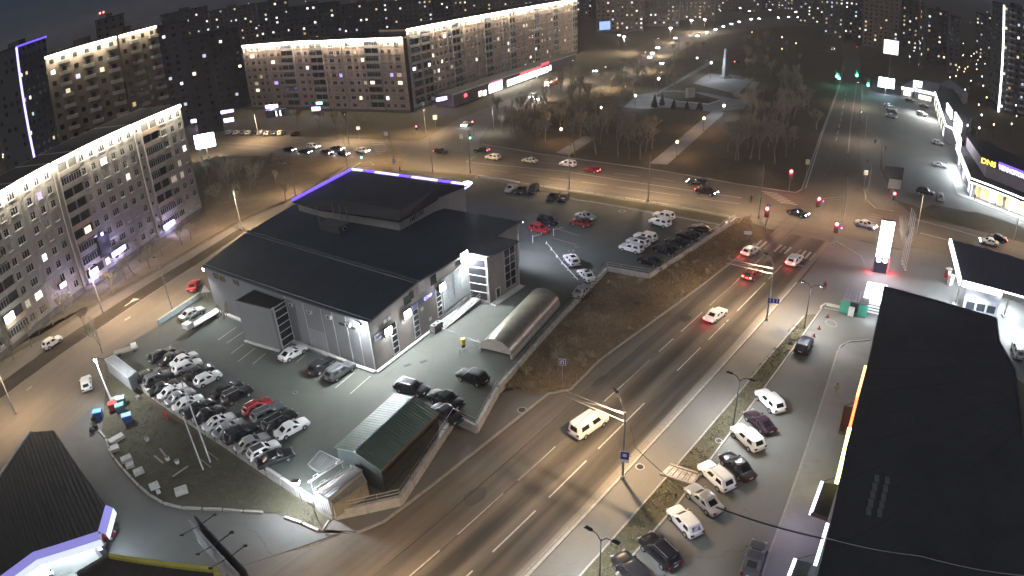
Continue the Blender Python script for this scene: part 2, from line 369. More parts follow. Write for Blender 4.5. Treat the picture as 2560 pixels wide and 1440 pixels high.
sheet('right_parking_lot', ats([(1420, 1600), (1500, 1490), (1579, 1394), (1700, 1253), (1934, 940), (2056, 770), (2110, 790), (2200, 800), (2200, 860), (2098, 868), (2030, 1080), (1920, 1390), (1840, 1620)]), 0.03, as_park)
sheet('shop_pavement', ats([(1840, 1620), (1920, 1390), (2030, 1080), (2094, 880), (2115, 860), (2200, 850), (2260, 860), (2200, 1440), (2150, 1620)]), 0.13, slab_mat)
sheet('plaza_corner', ats([(2090, 590), (2150, 603), (2190, 612), (2300, 640), (2300, 760), (2210, 780), (2100, 770), (2062, 762)]) + [rp(97, 22.7), rp(108, 27)], 0.05, as_walk)
sheet('grass_plot', ats([(255, 1085), (282, 1140), (310, 1172), (390, 1250), (440, 1267), (690, 1282), (805, 1329), (828, 1300), (300, 950), (268, 940)]), 0.08, lawn)
sheet('verge_left', ats([(-40, 990), (250, 787), (480, 645), (606, 567), (618, 577), (510, 651), (272, 805), (-40, 1030)]), 0.03, mud)
sheet('verge_building', ats([(-40, 900), (125, 828), (240, 755), (400, 668), (600, 550), (745, 488), (850, 420), (930, 388), (700, 392), (500, 402), (515, 540), (230, 760), (-40, 930)]), 0.03, dead_grass)
sheet('verge_corner', ats([(985, 372), (930, 392), (860, 425), (770, 495), (830, 500), (900, 462), (1000, 428), (1010, 400)]), 0.05, dead_grass)
sheet('cross_walkway', ats([(1190, 440), (1260, 452), (1428, 472), (1640, 507), (1838, 545), (1845, 553), (1640, 520), (1430, 488), (1260, 464), (1180, 450)]), 0.1, as_walk)

# park: lawn, paths and the monument plaza
sheet('park_lawn', ats([(1205, 358), (1350, 383), (1640, 423), (1850, 460), (1995, 476), (2048, 340), (2090, 229), (2105, 150), (2050, 80), (1900, 80), (1790, 97), (1710, 132), (1670, 170), (1505, 230), (1345, 266), (1235, 310)]), 0.0, earth)
sheet('park_path', ats([(1625, 408), (1668, 412), (1812, 282), (1788, 272)]), 0.03, slab_mat)
sheet('park_path', ats([(1390, 382), (1424, 387), (1490, 345), (1460, 340)]), 0.03, slab_mat)
sheet('park_plaza', ats([(1560, 268), (1590, 238), (1680, 225), (1760, 232), (1850, 250), (1880, 205), (1900, 205), (1860, 272), (1780, 280), (1700, 268), (1620, 272)]), 0.034, slab_mat)
sheet('park_plaza', ats([(1733, 208), (1775, 183), (1850, 190), (1880, 202), (1842, 236)]), 0.038, slab_mat)
sheet('park_path', ats([(1640, 232), (1662, 226), (1780, 160), (1770, 156)]), 0.042, slab_mat)
park_bed = MB().prism(ats([(1700, 255), (1640, 243), (1655, 232), (1735, 234), (1800, 252), (1770, 262)]), 0.0, 0.45, lawn, concrete); struct('park_bed', park_bed)

# kerbs
KB = kerb_mat
strip('kerb', [rp(t, 27.45) for t in (-30, 20, 60, 90, 106)], 0.32, 0.13, 0.0, KB)
strip('kerb', [rp(t, l) for t, l in ((-30, 23.7), (45, 23.4), (80, 23.0), (95, 22.6))], 0.2, 0.16, 0.0, KB)
strip('kerb', ats([(893, 1333), (960, 1305), (1080, 1215), (1200, 1120), (1353, 1000), (1372, 985), (1427, 975)]) + [rp(66, 41.9), rp(94, 40.5), rp(118, 39.7)], 0.3, 0.15, 0.0, KB)
strip('kerb', ats([(1540, 1440), (1579, 1394), (1700, 1253), (1800, 1118), (1934, 940), (2056, 770), (2098, 780)]), 0.22, 0.2, 0.0, KB)
strip('kerb', ats([(1905, 1440), (1920, 1390), (2030, 1080), (2092, 884), (2102, 866), (2125, 855), (2175, 851)]), 0.22, 0.15, 0.03, KB)
strip('kerb', ats([(1205, 360), (1350, 385), (1640, 425), (1850, 462), (1960, 478), (1990, 482), (2004, 474), (2050, 340), (2092, 229), (2110, 150)]), 0.3, 0.14, 0.0, KB)
strip('kerb', ats([(1190, 439), (1400, 473), (1640, 507), (1850, 547)]), 0.3, 0.14, 0.0, KB)
strip('kerb', ats([(2120, 383), (2128, 300), (2136, 252), (2142, 200)]), 0.35, 0.14, 0.016, KB)
strip('kerb', ats([(2160, 470), (2165, 500), (2190, 522), (2240, 530)]), 0.25, 0.14, 0.016, KB)
strip('kerb', ats([(2375, 430), (2385, 460), (2405, 490), (2450, 508), (2560, 545), (2620, 562)]), 0.3, 0.14, 0.02, KB)
strip('kerb', ats([(870, 425), (900, 408), (925, 405), (935, 413), (900, 425)]), 0.3, 0.14, 0.0, KB)
strip('kerb', ats([(2075, 612), (2090, 604), (2150, 640), (2160, 655)]), 0.2, 0.14, 0.02, KB)
# broken kerb round the grass plot: single stones
def kerb_stones(name, line, L, gap, w, h, z, seed):
    r = random.Random(seed); m = None; pts = densify(line, 0.25); d = 0.0; root = put(name, None, None, pts[0], kind='structure')
    i = 0
    while i < len(pts) - 2:
        j = i; ln = L * r.uniform(0.8, 1.15)
        while j < len(pts) - 1 and (pts[j] - pts[i]).length < ln: j += 1
        a, b = pts[i], pts[j]
        if r.random() > 0.08:
            m = MB().bar(Vector((a.x, a.y, z)) + Vector((r.uniform(-.04, .04), r.uniform(-.04, .04), 0)), Vector((b.x, b.y, z + r.uniform(-.02, .03))), w, h, KB)
            m.build('kerb_stone', KB, root, world=True)
        k = j
        while k < len(pts) - 1 and (pts[k] - b).length < gap: k += 1
        i = max(k, j + 0)
        if k >= len(pts) - 2: break
    return root
kerb_stones('kerb_row', ats([(250, 1078), (270, 1105), (275, 1135), (300, 1165), (345, 1215), (395, 1255), (440, 1270), (560, 1276), (690, 1286), (745, 1305), (802, 1331)], 0.02), 2.4, 0.12, 0.28, 0.26, 0.02, 4)
kerb_stones('kerb_row', ats([(805, 1330), (828, 1296)], 0.02), 1.4, 0.05, 0.2, 0.2, 0.02, 5)

# painted markings
def dash(name, pts, w, z=0.012, mat=paint_white):
    m = MB(); a, b = pts
    a = Vector((a[0], a[1], z)); b = Vector((b[0], b[1], z)); n = Vector((-(b - a).y, (b - a).x, 0)).normalized() * w / 2
    m.face([a - n, b - n, b + n, a + n], mat); return struct('lane_marking', m)
for a, b in ((21.5, 28.6), (31.5, 38.4), (40.7, 47.9), (50.4, 61.2), (70.2, 77.5), (80.1, 86.0), (86.6, 87.4), (90.7, 102.9), (104.5, 111.5)): dash('d', (rp(a, 32.0), rp(b, 32.0)), 0.17)
for a, b in ((12, 18.8), (21.3, 28.4), (31, 38.2), (40.7, 47.7), (58.5, 63.5), (63.7, 70.5), (73.1, 77.4), (79.9, 87.3), (89.9, 106.4), (106.6, 114.8)): dash('d', (rp(a, 36.3), rp(b, 36.3)), 0.17)
for k in range(4): dash('d', (rp(113.2 , 28.6 + k * 3.0), rp(113.2, 29.6 + k * 3.0)), 0.25)
for k in range(12):
    if k in (4, 8): continue
    dash('d', (rp(116.6 + rnd.uniform(-.1, .1), 28.4 + k * 0.98), rp(120.4 + rnd.uniform(-.3, .1), 28.4 + k * 0.98)), 0.42, 0.014, paint_white if k % 3 else paint_worn)
dash('d', (rp(-25, 27.95), rp(104, 27.9)), 0.12, mat=paint_worn)
# cross street: centre line, lane dashes, crossing bars
for p in ([(1165, 405), (1410, 428)], [(1410, 428), (1540, 449)], [(1540, 449), (1725, 476)], [(1725, 476), (1855, 495)]): dash('d', ats(p), 0.3)
for p in ([(1165, 405), (1190, 390)], [(1535, 433), (1598, 441)], [(1632, 445), (1685, 453)], [(1372, 445), (1432, 452)], [(1454, 455), (1520, 463)], [(1226, 425), (1272, 431)], [(1292, 435), (1350, 441)], [(1543, 467), (1700, 489)], [(1740, 495), (1850, 510)], [(1340, 405), (1400, 411)], [(470, 354), (570, 358)], [(570, 357), (770, 371)], [(560, 366), (650, 373)], [(660, 375), (690, 377)]): dash('d', ats(p), 0.2)
for k in range(7): dash('d', (at(1902 + k * 8, 478 + k * 4.6), at(1945 + k * 8, 484 + k * 4.6)), 0.45)
for k in range(7): dash('d', (at(930 + k * 2, 357 + k * 4.5), at(960 + k * 3.5, 356 + k * 4.5)), 0.4)
for k in range(6): dash('d', (at(1128 - k * 8, 343 + k * 4), at(1152 - k * 8, 346 + k * 4)), 0.5, mat=paint_worn)
for k in range(6): dash('d', (at(2178 - k * 3, 534 + k * 6), at(2206 - k * 3, 541 + k * 6)), 0.4, mat=paint_worn)
for p in ([(2290, 549), (2400, 578)], [(2300, 582), (2375, 602)], [(2400, 578), (2460, 596)]): dash('d', ats(p), 0.3)
# avenue: edge line, dashes
for p in ([(2014, 470), (2054, 340)], [(2054, 340), (2096, 225)], [(2096, 225), (2111, 165)]): dash('d', ats(p), 0.3, 0.024)
for k in range(8):
    a, b = at(2090 + k * 3.4, 352 - k * 16), at(2092.5 + k * 3.4, 342 - k * 16); dash('d', (a, b), 0.3, 0.024)
# side street: edge line, arrow, dashes
for p in ([(-20, 1015), (272, 806)], [(272, 806), (510, 651)], [(510, 651), (612, 580)]): dash('d', ats(p), 0.2, 0.045, paint_worn)
dash('d', ats([(312, 801), (326, 792)]), 0.3, 0.02); dash('d', ats([(66, 976), (80, 966)]), 0.2, 0.02); dash('d', ats([(312, 766), (330, 754)]), 0.35, 0.045)
m = MB(); a = ats([(322, 758), (333, 746), (350, 747)], 0.046); m.face(a, paint_white); struct('lane_marking', m)

for k, (lo, la, w, h_) in enumerate(((84, 37.6, 2.6, 1.6), (62, 39.2, 4.0, 1.2), (44, 33.6, 5.0, 1.3), (36, 38.5, 3.2, 2.2), (98, 34.2, 4.4, 1.2))):
    m = MB(); c_ = rp(lo, la); m.prism([c_ + RD * (math.cos(a) * w * rnd.uniform(.85, 1.1)) / 2 + RN * (math.sin(a) * h_ * rnd.uniform(.85, 1.1)) / 2 for a in [i * math.pi / 5 for i in range(10)]], 0.0, 0.006, asphalt('patch_%d' % k, (0.06, 0.055, 0.05), RD, crack=0.0, dust_amt=0.2), None, False); struct('road_patch', m)
# the raised lot behind its retaining wall
LOT = [(262, 895), (300, 922), (830, 1278), (1000, 1243), (1135, 1038), (1190, 1064), (1245, 968), (1518, 670), (1622, 688), (1838, 548), (1799, 556), (1620, 524), (1428, 494), (1250, 455), (1165, 442), (880, 425), (735, 500)]
lot_poly = ats(LOT, LZ) + ats([(505, 742), (395, 816)], LZ)
m = MB(); m.prism(lot_poly, -0.05, LZ, as_lot, concrete); struct('car_lot', m)
# ramp from the side street
ra = ats([(262, 895), (395, 816)], LZ); rb = ats([(228, 893), (372, 800)], 0.03)
m = MB(); m.raw([ra[0], ra[1], rb[1], rb[0], (ra[0].x, ra[0].y, 0), (ra[1].x, ra[1].y, 0)], [(0, 1, 2, 3), (0, 3, 4), (1, 5, 2)], as_left); struct('lot_ramp', m)
# bay lines in the lot
for p in ([(545, 850), (590, 818)], [(567, 858), (610, 828)], [(578, 884), (609, 860)], [(594, 905), (638, 870)], [(632, 910), (665, 883)], [(742, 905), (770, 880)], [(838, 970), (886, 930)], [(875, 985), (926, 940)], [(1388, 570), (1450, 590)], [(1382, 595), (1442, 612)], [(365, 890), (385, 878)]): dash('d', ats(p, LZ), 0.12, LZ + 0.006)
# kerb line and grass along the lot's upper edge
strip('kerb', ats([(1428, 499), (1480, 506), (1632, 533), (1799, 563)], LZ), 0.3, 0.15, LZ, KB)
sheet('grass_bank', ats([(1335, 470), (1428, 492), (1632, 527), (1815, 560), (1836, 548), (1640, 512), (1430, 481), (1350, 467)], LZ), LZ + 0.03, lawn)
# manholes and drain covers
def cover(px, py, z, r):
    m = MB(); p = at(px, py, z); m.tube(p - Vector((0, 0, .02)), p + Vector((0, 0, .012)), r * 1.25, r * 1.25, 14, concrete); m.tube(p, p + Vector((0, 0, .02)), r, r, 14, dark_metal); struct('manhole', m)
for q in ((1305, 1025, 0.09, .5), (1600, 1167, 0.1, .42), (1428, 627, LZ, .45), (1555, 528, LZ, .6), (1443, 617, LZ, .3), (738, 981, LZ, .25), (1797, 1102, 0.06, .35)): cover(*q)
for q in ((1018, 912), (1058, 903)):
    p = at(q[0], q[1], LZ); struct('drain_grate', MB().box((p.x, p.y, LZ + .01), (1.0, 0.5, .03), dark_metal, R(30)))

# embankment between the lot wall and the road: a loft with bumps
def loft(name, A, Bp, za, zb, nu, nv, amp, mat, seed):
    r = random.Random(seed); import mathutils
    def samp(L, t):
        ds = [0]; 
        for p, q in zip(L, L[1:]): ds.append(ds[-1] + (q - p).length)
        s = t * ds[-1]
        for i in range(len(L) - 1):
            if s <= ds[i + 1] or i == len(L) - 2: return L[i].lerp(L[i + 1], (s - ds[i]) / max(1e-6, ds[i + 1] - ds[i]))
    vs = []
    for i in range(nu + 1):
        a, b = samp(A, i / nu), samp(Bp, i / nu)
        for j in range(nv + 1):
            t = j / nv; p = a.lerp(b, t); p.z = za * (1 - t) + zb * t + math.sin(math.pi * t) * amp * (mathutils.noise.noise(p * 0.25) + 0.6 * mathutils.noise.noise(p * 0.7))
            vs.append(p)
    fs = [(i * (nv + 1) + j, i * (nv + 1) + j + 1, (i + 1) * (nv + 1) + j + 1, (i + 1) * (nv + 1) + j) for i in range(nu) for j in range(nv)]
    m = MB(); m.raw(vs, [tuple(reversed(f)) for f in fs], mat); struct(name, m, smooth=True); return vs
bank_a = ats([(1255, 972), (1300, 918), (1400, 812), (1520, 682), (1625, 700), (1700, 655), (1842, 560), (1872, 545)])
bank_b = ats([(1345, 985), (1380, 978), (1427, 972)]) + [rp(66, 42.0), rp(80, 41.3), rp(94, 40.7), rp(106, 40.3), rp(117, 39.9)]
BANK = loft('embankment', bank_a, bank_b, 0.55, 0.06, 90, 16, 0.55, dead_grass, 3)
# ================================================================ vehicles
def paint(name, c, metal=0.0, rough=0.28): return M('paint_' + name, c, rough, metal, var=0.06, scale=2.0, spec=0.2, coat=0.35)
PAINT = dict(white=paint('white', (0.72, 0.72, 0.72)), silver=paint('silver', (0.42, 0.43, 0.44), 0.5), black=paint('black', (0.012, 0.012, 0.014)), grey=paint('grey', (0.1, 0.105, 0.11), 0.3), red=paint('red', (0.32, 0.018, 0.02)), darkred=paint('darkred', (0.14, 0.012, 0.014)), blue=paint('blue', (0.016, 0.018, 0.034), 0.2), green=paint('green', (0.05, 0.06, 0.045)), sodiumwhite=paint('sodiumwhite', (0.66, 0.62, 0.54)), purple=paint('purple', (0.022, 0.012, 0.018)))  # white cars under sodium lamps get that warm tint in the paint colour
TYPES = {  # L, W, H, belt, rear hood len, front hood len, rear rake, front rake, clearance, bonnet z
 'sedan': (4.8, 1.88, 1.5, 1.0, 0.62, 1.15, 0.95, 0.95, 0.2, 0.92), 'hatch': (4.4, 1.84, 1.58, 1.0, 0.08, 1.05, 0.55, 0.9, 0.2, 0.96), 'suv': (4.75, 1.95, 1.76, 1.12, 0.08, 1.15, 0.5, 0.85, 0.24, 1.08),
 'wagon': (4.95, 1.88, 1.56, 1.0, 0.08, 1.15, 0.5, 0.9, 0.2, 0.93), 'coupe': (4.55, 1.85, 1.42, 0.95, 0.35, 1.2, 1.15, 1.0, 0.18, 0.88), 'minivan': (4.9, 1.92, 1.88, 1.1, 0.06, 0.9, 0.35, 0.95, 0.22, 1.06), 'pickup': (5.3, 1.95, 1.82, 1.12, 1.75, 1.2, 0.3, 0.8, 0.28, 1.1), 'van': (5.6, 2.05, 2.2, 1.2, 0.05, 0.9, 0.15, 0.8, 0.24, 1.15)}
_car = {}
PART = {k: bpy.data.materials.new('slot_' + k) for k in ('ws', 'rw', 'sl1', 'sl2', 'sr1', 'sr2')}
def loft_ring(m, secs, mat, cap=True):
    n = len(secs[0]); vs = [p for s in secs for p in s]; fs = []
    for i in range(len(secs) - 1):
        for j in range(n): k = (j + 1) % n; fs.append((i * n + j, (i + 1) * n + j, (i + 1) * n + k, i * n + k))
    if cap: fs += [tuple(range(n)), tuple((len(secs) - 1) * n + j for j in reversed(range(n)))]
    m.raw(vs, fs, mat)
def car_meshes(ty, col):
    key = (ty, col)
    if key in _car: return _car[key]
    L, W, H, belt, rh, fh, rr, fr, cl, bz = TYPES[ty]; p = PAINT[col]; h = W / 2; X = L / 2; out = {}
    m = MB()
    def sec(x, w, zl, zt, crown=0.03):
        pts = [(x, w * 0.85, zl), (x, w * 0.99, zl + 0.14), (x, w, (zl + zt) * 0.52), (x, w * 0.985, zt - 0.1), (x, w * 0.9, zt), (x, w * 0.45, zt + crown)]
        return pts + [(x, -y, z) for _, y, z in reversed(pts)]
    tail = belt if rh < 0.3 else belt - 0.02
    xs = [(-X, h * 0.86, cl + 0.25, tail - 0.22), (-X + 0.06, h * 0.94, cl + 0.12, tail - 0.08), (-X + 0.3, h * 0.985, cl + 0.02, tail), (-X * 0.5, h, cl, belt), (0, h, cl, belt - 0.01), (X - fh - 0.1, h, cl, belt - 0.03), (X - fh * 0.55, h * 0.99, cl, bz + 0.02), (X - 0.34, h * 0.965, cl + 0.02, bz - 0.04), (X - 0.08, h * 0.9, cl + 0.06, bz - 0.14), (X, h * 0.84, cl + 0.14, bz - 0.26)]
    loft_ring(m, [sec(*s) for s in xs], p)
    # cabin: rings of strips, glass strips take their own slot and become parts after smoothing
    x0, x1 = -X + rh, X - fh; r0, r1 = x0 + rr, x1 - fr; tw, bw_ = h * 0.84, h * 0.985; zb = belt - 0.1
    ts = [0, 0.05, 0.48, 0.52, 0.95, 1.0]; pass
    def ringz(k):
        z = zb + (H - 0.03 - zb) * k; kk = k ** 0.85; w = bw_ + (tw - bw_) * k; a_ = x0 + (r0 - x0) * kk; b_ = x1 + (r1 - x1) * kk
        lft = [(a_ + (b_ - a_) * t - (0.12 if t in (0, 1.0) else 0) * (1 if t == 1.0 else -1), w * (0.93 if t in (0, 1.0) else 1.0), z) for t in ts]
        fr_ = [(b_, w * 0.84, z), (b_, -w * 0.84, z)]; rt = [(x, -y, z_) for x, y, z_ in reversed(lft)]; rr_ = [(a_, -w * 0.82, z), (a_, w * 0.82, z)]
        return lft + fr_ + rt + rr_
    rings = [ringz(k) for k in (0, 0.07, 0.93, 1.0)]; n = len(rings[0])
    for i in range(3):
        for j in range(n):
            k = (j + 1) % n; mt = p
            if i == 1: mt = PART[{1: 'sl1', 3: 'sl2', 6: 'ws', 9: 'sr2', 11: 'sr1', 14: 'rw'}[j]] if j in (1, 3, 6, 9, 11, 14) else p
            m.raw([rings[i][j], rings[i][k], rings[i + 1][k], rings[i + 1][j]], [(3, 2, 1, 0)], mt)
    ce = [(x * 0.8 + (r0 + r1) / 2 * 0.2, y * 0.6, H) for x, y, z in rings[3]]
    for j in range(n): k = (j + 1) % n; m.raw([rings[3][j], rings[3][k], ce[k], ce[j]], [(3, 2, 1, 0)], p)
    m.raw(ce, [tuple(reversed(range(n)))], p)
    bmh = bmesh.new(); tmp = m.mesh('tmp'); bmh.from_mesh(tmp); bmesh.ops.remove_doubles(bmh, verts=bmh.verts, dist=0.002); bmh.to_mesh(tmp); bmh.free()
    to = bpy.data.objects.new('tmp', tmp); COL.objects.link(to); md = to.modifiers.new('s', 'SUBSURF'); md.levels = md.render_levels = 1
    sm = bpy.data.meshes.new_from_object(to.evaluated_get(bpy.context.evaluated_depsgraph_get())); mats_ = m.mats; bpy.data.objects.remove(to)
    vv = [tuple(v.co) for v in sm.vertices]
    def pick(test, mat, name):
        mm = MB(); ids = {}
        for f in sm.polygons:
            if test(mats_[f.material_index]): 
                fi = []
                for q in f.vertices:
                    if q not in ids: ids[q] = len(mm.v); mm.v.append(vv[q])
                    fi.append(ids[q])
                mm.f.append(tuple(fi)); mm.m.append(0)
        mm.mats = [mat]; return mm
    m = pick(lambda q: q is p, p, 'body'); m.mi(trim_black)
    if ty == 'pickup': m.box((-X + rh / 2 + 0.1, 0, belt + 0.01), (rh - 0.4, W * 0.7, 0.04), trim_black)
    m.box((X - 0.06, 0, cl + 0.3), (0.08, W * 0.6, 0.2), trim_black); m.box((-X + 0.04, 0, cl + 0.2), (0.1, W * 0.76, 0.16), trim_black); m.box((-X + 0.03, 0, belt - 0.3), (0.08, 0.5, 0.12), sign_white)
    for s in (-1, 1): m.box((x1 - 0.3, s * (h + 0.07), belt + 0.02), (0.16, 0.2, 0.13), p)
    for sx in (-1, 1):
        for s in (-1, 1): m.tube((sx * L * 0.29, s * (h - 0.12), 0.36), (sx * L * 0.29, s * (h + 0.004), 0.36), 0.39, 0.39, 14, trim_black)
    out['body'] = m.mesh('body', smooth=True)
    for k, nm in (('ws', 'windscreen'), ('rw', 'rear_window'), ('sl1', 'side_window'), ('sl2', 'side_window'), ('sr1', 'side_window'), ('sr2', 'side_window')): out[k] = pick(lambda q: q is PART[k], car_glass, nm).mesh(nm, smooth=True)
    wh_ = MB().tube((0, -0.11, 0), (0, 0.11, 0), 0.34, 0.34, 14, black_rubber); out['wheel'] = wh_.mesh('wheel')
    rm = MB().tube((0, 0.1, 0), (0, 0.125, 0), 0.22, 0.2, 10, rim_mat); out['rim'] = rm.mesh('rim')
    for nm, mt in (('headlight', lens_off), ('headlight_on', head_on)): out[nm] = MB().box((0, 0, 0), (0.16, 0.4, 0.16), mt).mesh('headlight')
    for nm, mt in (('taillight', tail_off), ('taillight_on', tail_on)): out[nm] = MB().box((0, 0, 0), (0.14, 0.34, 0.2), mt).mesh('taillight')
    out['rails'] = MB().tube((r0 + 0.1, 0, H + 0.06), (r1 - 0.1, 0, H + 0.06), 0.03, 0.03, 5, rim_mat).mesh('roof_rail')
    out['roofpanel'] = MB().box(((r0 + r1) / 2, 0, H + 0.03), ((r1 - r0) * 0.5, tw * 1.05, 0.03), car_glass).mesh('roof_panel')
    out['blackroof'] = MB().box(((r0 + r1) / 2, 0, H + 0.01), ((r1 - r0) * 0.86, tw * 1.5, 0.04), trim_black, 0, 0.95).mesh('roof_panel')
    # one-piece version for distant cars
    m2 = MB(); m2.v = list(m.v); m2.f = list(m.f); m2.m = list(m.m); m2.mats = list(m.mats)
    for k in PART:
        me = out[k]; m2.raw([tuple(v.co) for v in me.vertices], [tuple(f.vertices) for f in me.polygons], car_glass)
    for sx in (-1, 1):
        for s in (-1, 1): m2.tube((sx * L * 0.29, s * (h - 0.2), 0.34), (sx * L * 0.29, s * (h + 0.02), 0.34), 0.34, 0.34, 10, black_rubber)
    out['far'] = m2.mesh('car', smooth=True)
    _car[key] = out; return out
for _ty, _co in [('coupe', 'purple'), ('coupe', 'white'), ('hatch', 'black'), ('hatch', 'blue'), ('hatch', 'sodiumwhite'), ('hatch', 'darkred'), ('hatch', 'green'), ('hatch', 'grey'), ('hatch', 'red'), ('hatch', 'silver'), ('hatch', 'white'), ('minivan', 'black'), ('minivan', 'silver'), ('minivan', 'white'), ('pickup', 'black'), ('sedan', 'black'), ('sedan', 'blue'), ('sedan', 'sodiumwhite'), ('sedan', 'darkred'), ('sedan', 'grey'), ('sedan', 'red'), ('sedan', 'silver'), ('sedan', 'white'), ('suv', 'black'), ('suv', 'blue'), ('suv', 'sodiumwhite'), ('suv', 'darkred'), ('suv', 'grey'), ('suv', 'red'), ('suv', 'silver'), ('suv', 'white'), ('van', 'white'), ('wagon', 'black'), ('wagon', 'grey'), ('wagon', 'white')]: car_meshes(_ty, _co)
# ================================================================ tools for walls
def onwall(px, py, p0, p1, out=0.0):
    """point where the view ray meets the vertical plane through p0, p1 (moved out towards the camera)"""
    d = ray(px, py); a = Vector((p0[0], p0[1], 0)); b = Vector((p1[0], p1[1], 0)); n = Vector(((b - a).y, -(b - a).x, 0)).normalized()
    o = Vector((0, 0, CAM_H))
    if n.dot(Vector((0, 0, 0)) - a) < 0: n = -n
    a = a + n * out
    t = n.dot(a - o) / n.dot(d); return o + d * t
def onplane(px, py, p, n):
    d = ray(px, py); o = Vector((0, 0, CAM_H)); t = n.dot(p - o) / n.dot(d); return o + d * t
def text(parent, name, s, size, mat, loc, xdir, ydir, ext=0.06, align='LEFT', world=True, bold=0.0, sx=1.0, **tags):
    c = bpy.data.curves.new(name, 'FONT'); c.body = s; c.size = size; c.extrude = ext; c.align_x = align; c.offset = bold
    tmp = bpy.data.objects.new('tmp_text', c); COL.objects.link(tmp)
    dg = bpy.context.evaluated_depsgraph_get(); me = bpy.data.meshes.new_from_object(tmp.evaluated_get(dg)); bpy.data.objects.remove(tmp); bpy.data.curves.remove(c)
    me.materials.clear(); me.materials.append(mat)
    x = Vector(xdir).normalized(); y = Vector(ydir).normalized(); z = x.cross(y)
    o = put(name, me, parent, **tags)
    l = Vector(loc) - (parent.matrix_basis.translation if (parent is not None and world) else Vector())
    o.matrix_basis = Matrix(((x.x * sx, y.x, z.x, l.x), (x.y * sx, y.y, z.y, l.y), (x.z * sx, y.z, z.z, l.z), (0, 0, 0, 1)))
    return o
UPV = Vector((0, 0, 1))
def flood(name, label, pos, direc, power, col, mat, size=0.45, spot=140, group=None, blend=0.5, cat='floodlight'):
    """wall-mounted floodlight with its own light"""
    t = thing(name, label, cat, pos, group=group); d = Vector(direc).normalized(); h = Vector((d.x, d.y, 0)).normalized(); s = Vector((-h.y, h.x, 0))
    b = MB(); 
    def bx(c, a, bb, cc, m):
        vs = [c + s * (i * a) + UPV * (k * cc) + h * (j * bb) for k in (-1, 1) for i, j in ((-1, -1), (1, -1), (1, 1), (-1, 1))]
        MBx.raw(vs, ((3, 2, 1, 0), (4, 5, 6, 7), (0, 1, 5, 4), (1, 2, 6, 5), (2, 3, 7, 6), (3, 0, 4, 7)), m)
    MBx = MB(); bx(Vector(), size * 0.6, 0.1, size * 0.5, dark_metal); MBx.build('housing', dark_metal, t)
    MBx = MB(); bx(h * 0.13, size * 0.52, 0.02, size * 0.42, mat); MBx.build('lens', mat, t)
    MBx = MB(); bx(-h * 0.22, 0.05, 0.12, 0.05, steel); MBx.build('bracket', steel, t)
    lamp_light('SPOT', 'lamp', t, h * 0.25 + UPV * -0.05, power, col, 0.2, spot, blend, aim(d))
    if size > 0.6: lamp_light('POINT', 'lamp', t, h * 0.55 + UPV * -0.3, power * 0.09, col, 0.3)  # extra light added to wash the wall like a halo round big floods
    return t
COLD = (0.86, 0.93, 1.0); NEUT = (0.93, 0.97, 1.0); SOD = (1.0, 0.7, 0.41); WARM = (1.0, 0.82, 0.62)

# ================================================================ the warehouse
wall_grey = M('wall_panel_grey', (0.21, 0.21, 0.215), 0.6, var=0.08, scale=0.4)
wall_beige = M('wall_panel_beige', (0.3, 0.275, 0.25), 0.65, var=0.12, scale=0.5)
wall_light = M('wall_light', (0.42, 0.41, 0.39), 0.7, var=0.12)
trim_light = M('trim_light', (0.5, 0.5, 0.5), 0.5, var=0.1)
plinth_white = M('plinth_white', (0.6, 0.6, 0.58), 0.75, var=0.15)
ZR = 10.6; ZE = 9.35
r0, r1 = at(620, 578, ZR), at(1045, 703, ZR)
e0, e1 = at(505, 665, ZE), at(920, 806, ZE)
RDIR = (r1 - r0).normalized(); BACK = Vector((-RDIR.y, RDIR.x, 0));
if BACK.y < 0: BACK = -BACK
UD = BACK
roof_mat = corrugated('roof_sheet', (0.042, 0.056, 0.07), BACK, 0.38, 0.5, spec=0.5)
nb = RDIR.cross((BACK + Vector((0, 0, -0.05))).normalized()); nb = nb if nb.z > 0 else -nb
B = lambda px, py: onplane(px, py, r0, nb)
b1, b2, b3, b4, b5, b6, b7 = B(1170, 632), B(1222, 641), B(1300, 601), B(1236, 590), B(1300, 553), B(1112, 521), B(735, 512)
wh = thing('warehouse', 'long grey warehouse with dark ribbed metal roof and floodlit gable wall', 'warehouse', (e1.x, e1.y, LZ))
dn = Vector((0, 0, -0.28))
def slab(poly, mat, th=0.28):
    m = MB(); n = len(poly); lo = [p - Vector((0, 0, th)) for p in poly]
    nn = (poly[1] - poly[0]).cross(poly[2] - poly[1]); rev = nn.z < 0
    f = tuple(range(n)); m.raw(poly, [f if not rev else tuple(reversed(f))], mat); m.raw(lo, [tuple(reversed(f)) if not rev else f], mat)
    m.raw(list(poly) + lo, [(i, (i + 1) % n, n + (i + 1) % n, n + i) for i in range(n)], mat); return m
slab([e0, e1, r1, r0], roof_mat).build('roof', None, wh, world=True)
slab([r0, r1, b1, b2, b3, b4, b5, b6, b7], roof_mat).build('roof', None, wh, world=True)
m = MB(); m.tube(r0 + UPV * 0.06, r1 + UPV * 0.06, 0.22, 0.22, 6, M('ridge_cap', (0.07, 0.085, 0.1), 0.5, 0.2)); m.build('ridge_cap', None, wh, world=True)
# snow guard rails near the ridge
m = MB(); off = (e1 - r1) * 0.0; up3 = UPV * 0.3
m.tube(r0 - BACK * 0.9 + up3 * 0.6, r1 - BACK * 0.9 + up3 * 0.6, 0.05, 0.05, 4, steel); m.build('snow_guard', None, wh, world=True)
m = MB(); m.tube(e0 + UPV * 0.12 + BACK * 0.5, e1 + UPV * 0.12 + BACK * 0.5, 0.05, 0.05, 4, steel); m.build('snow_guard', None, wh, world=True)
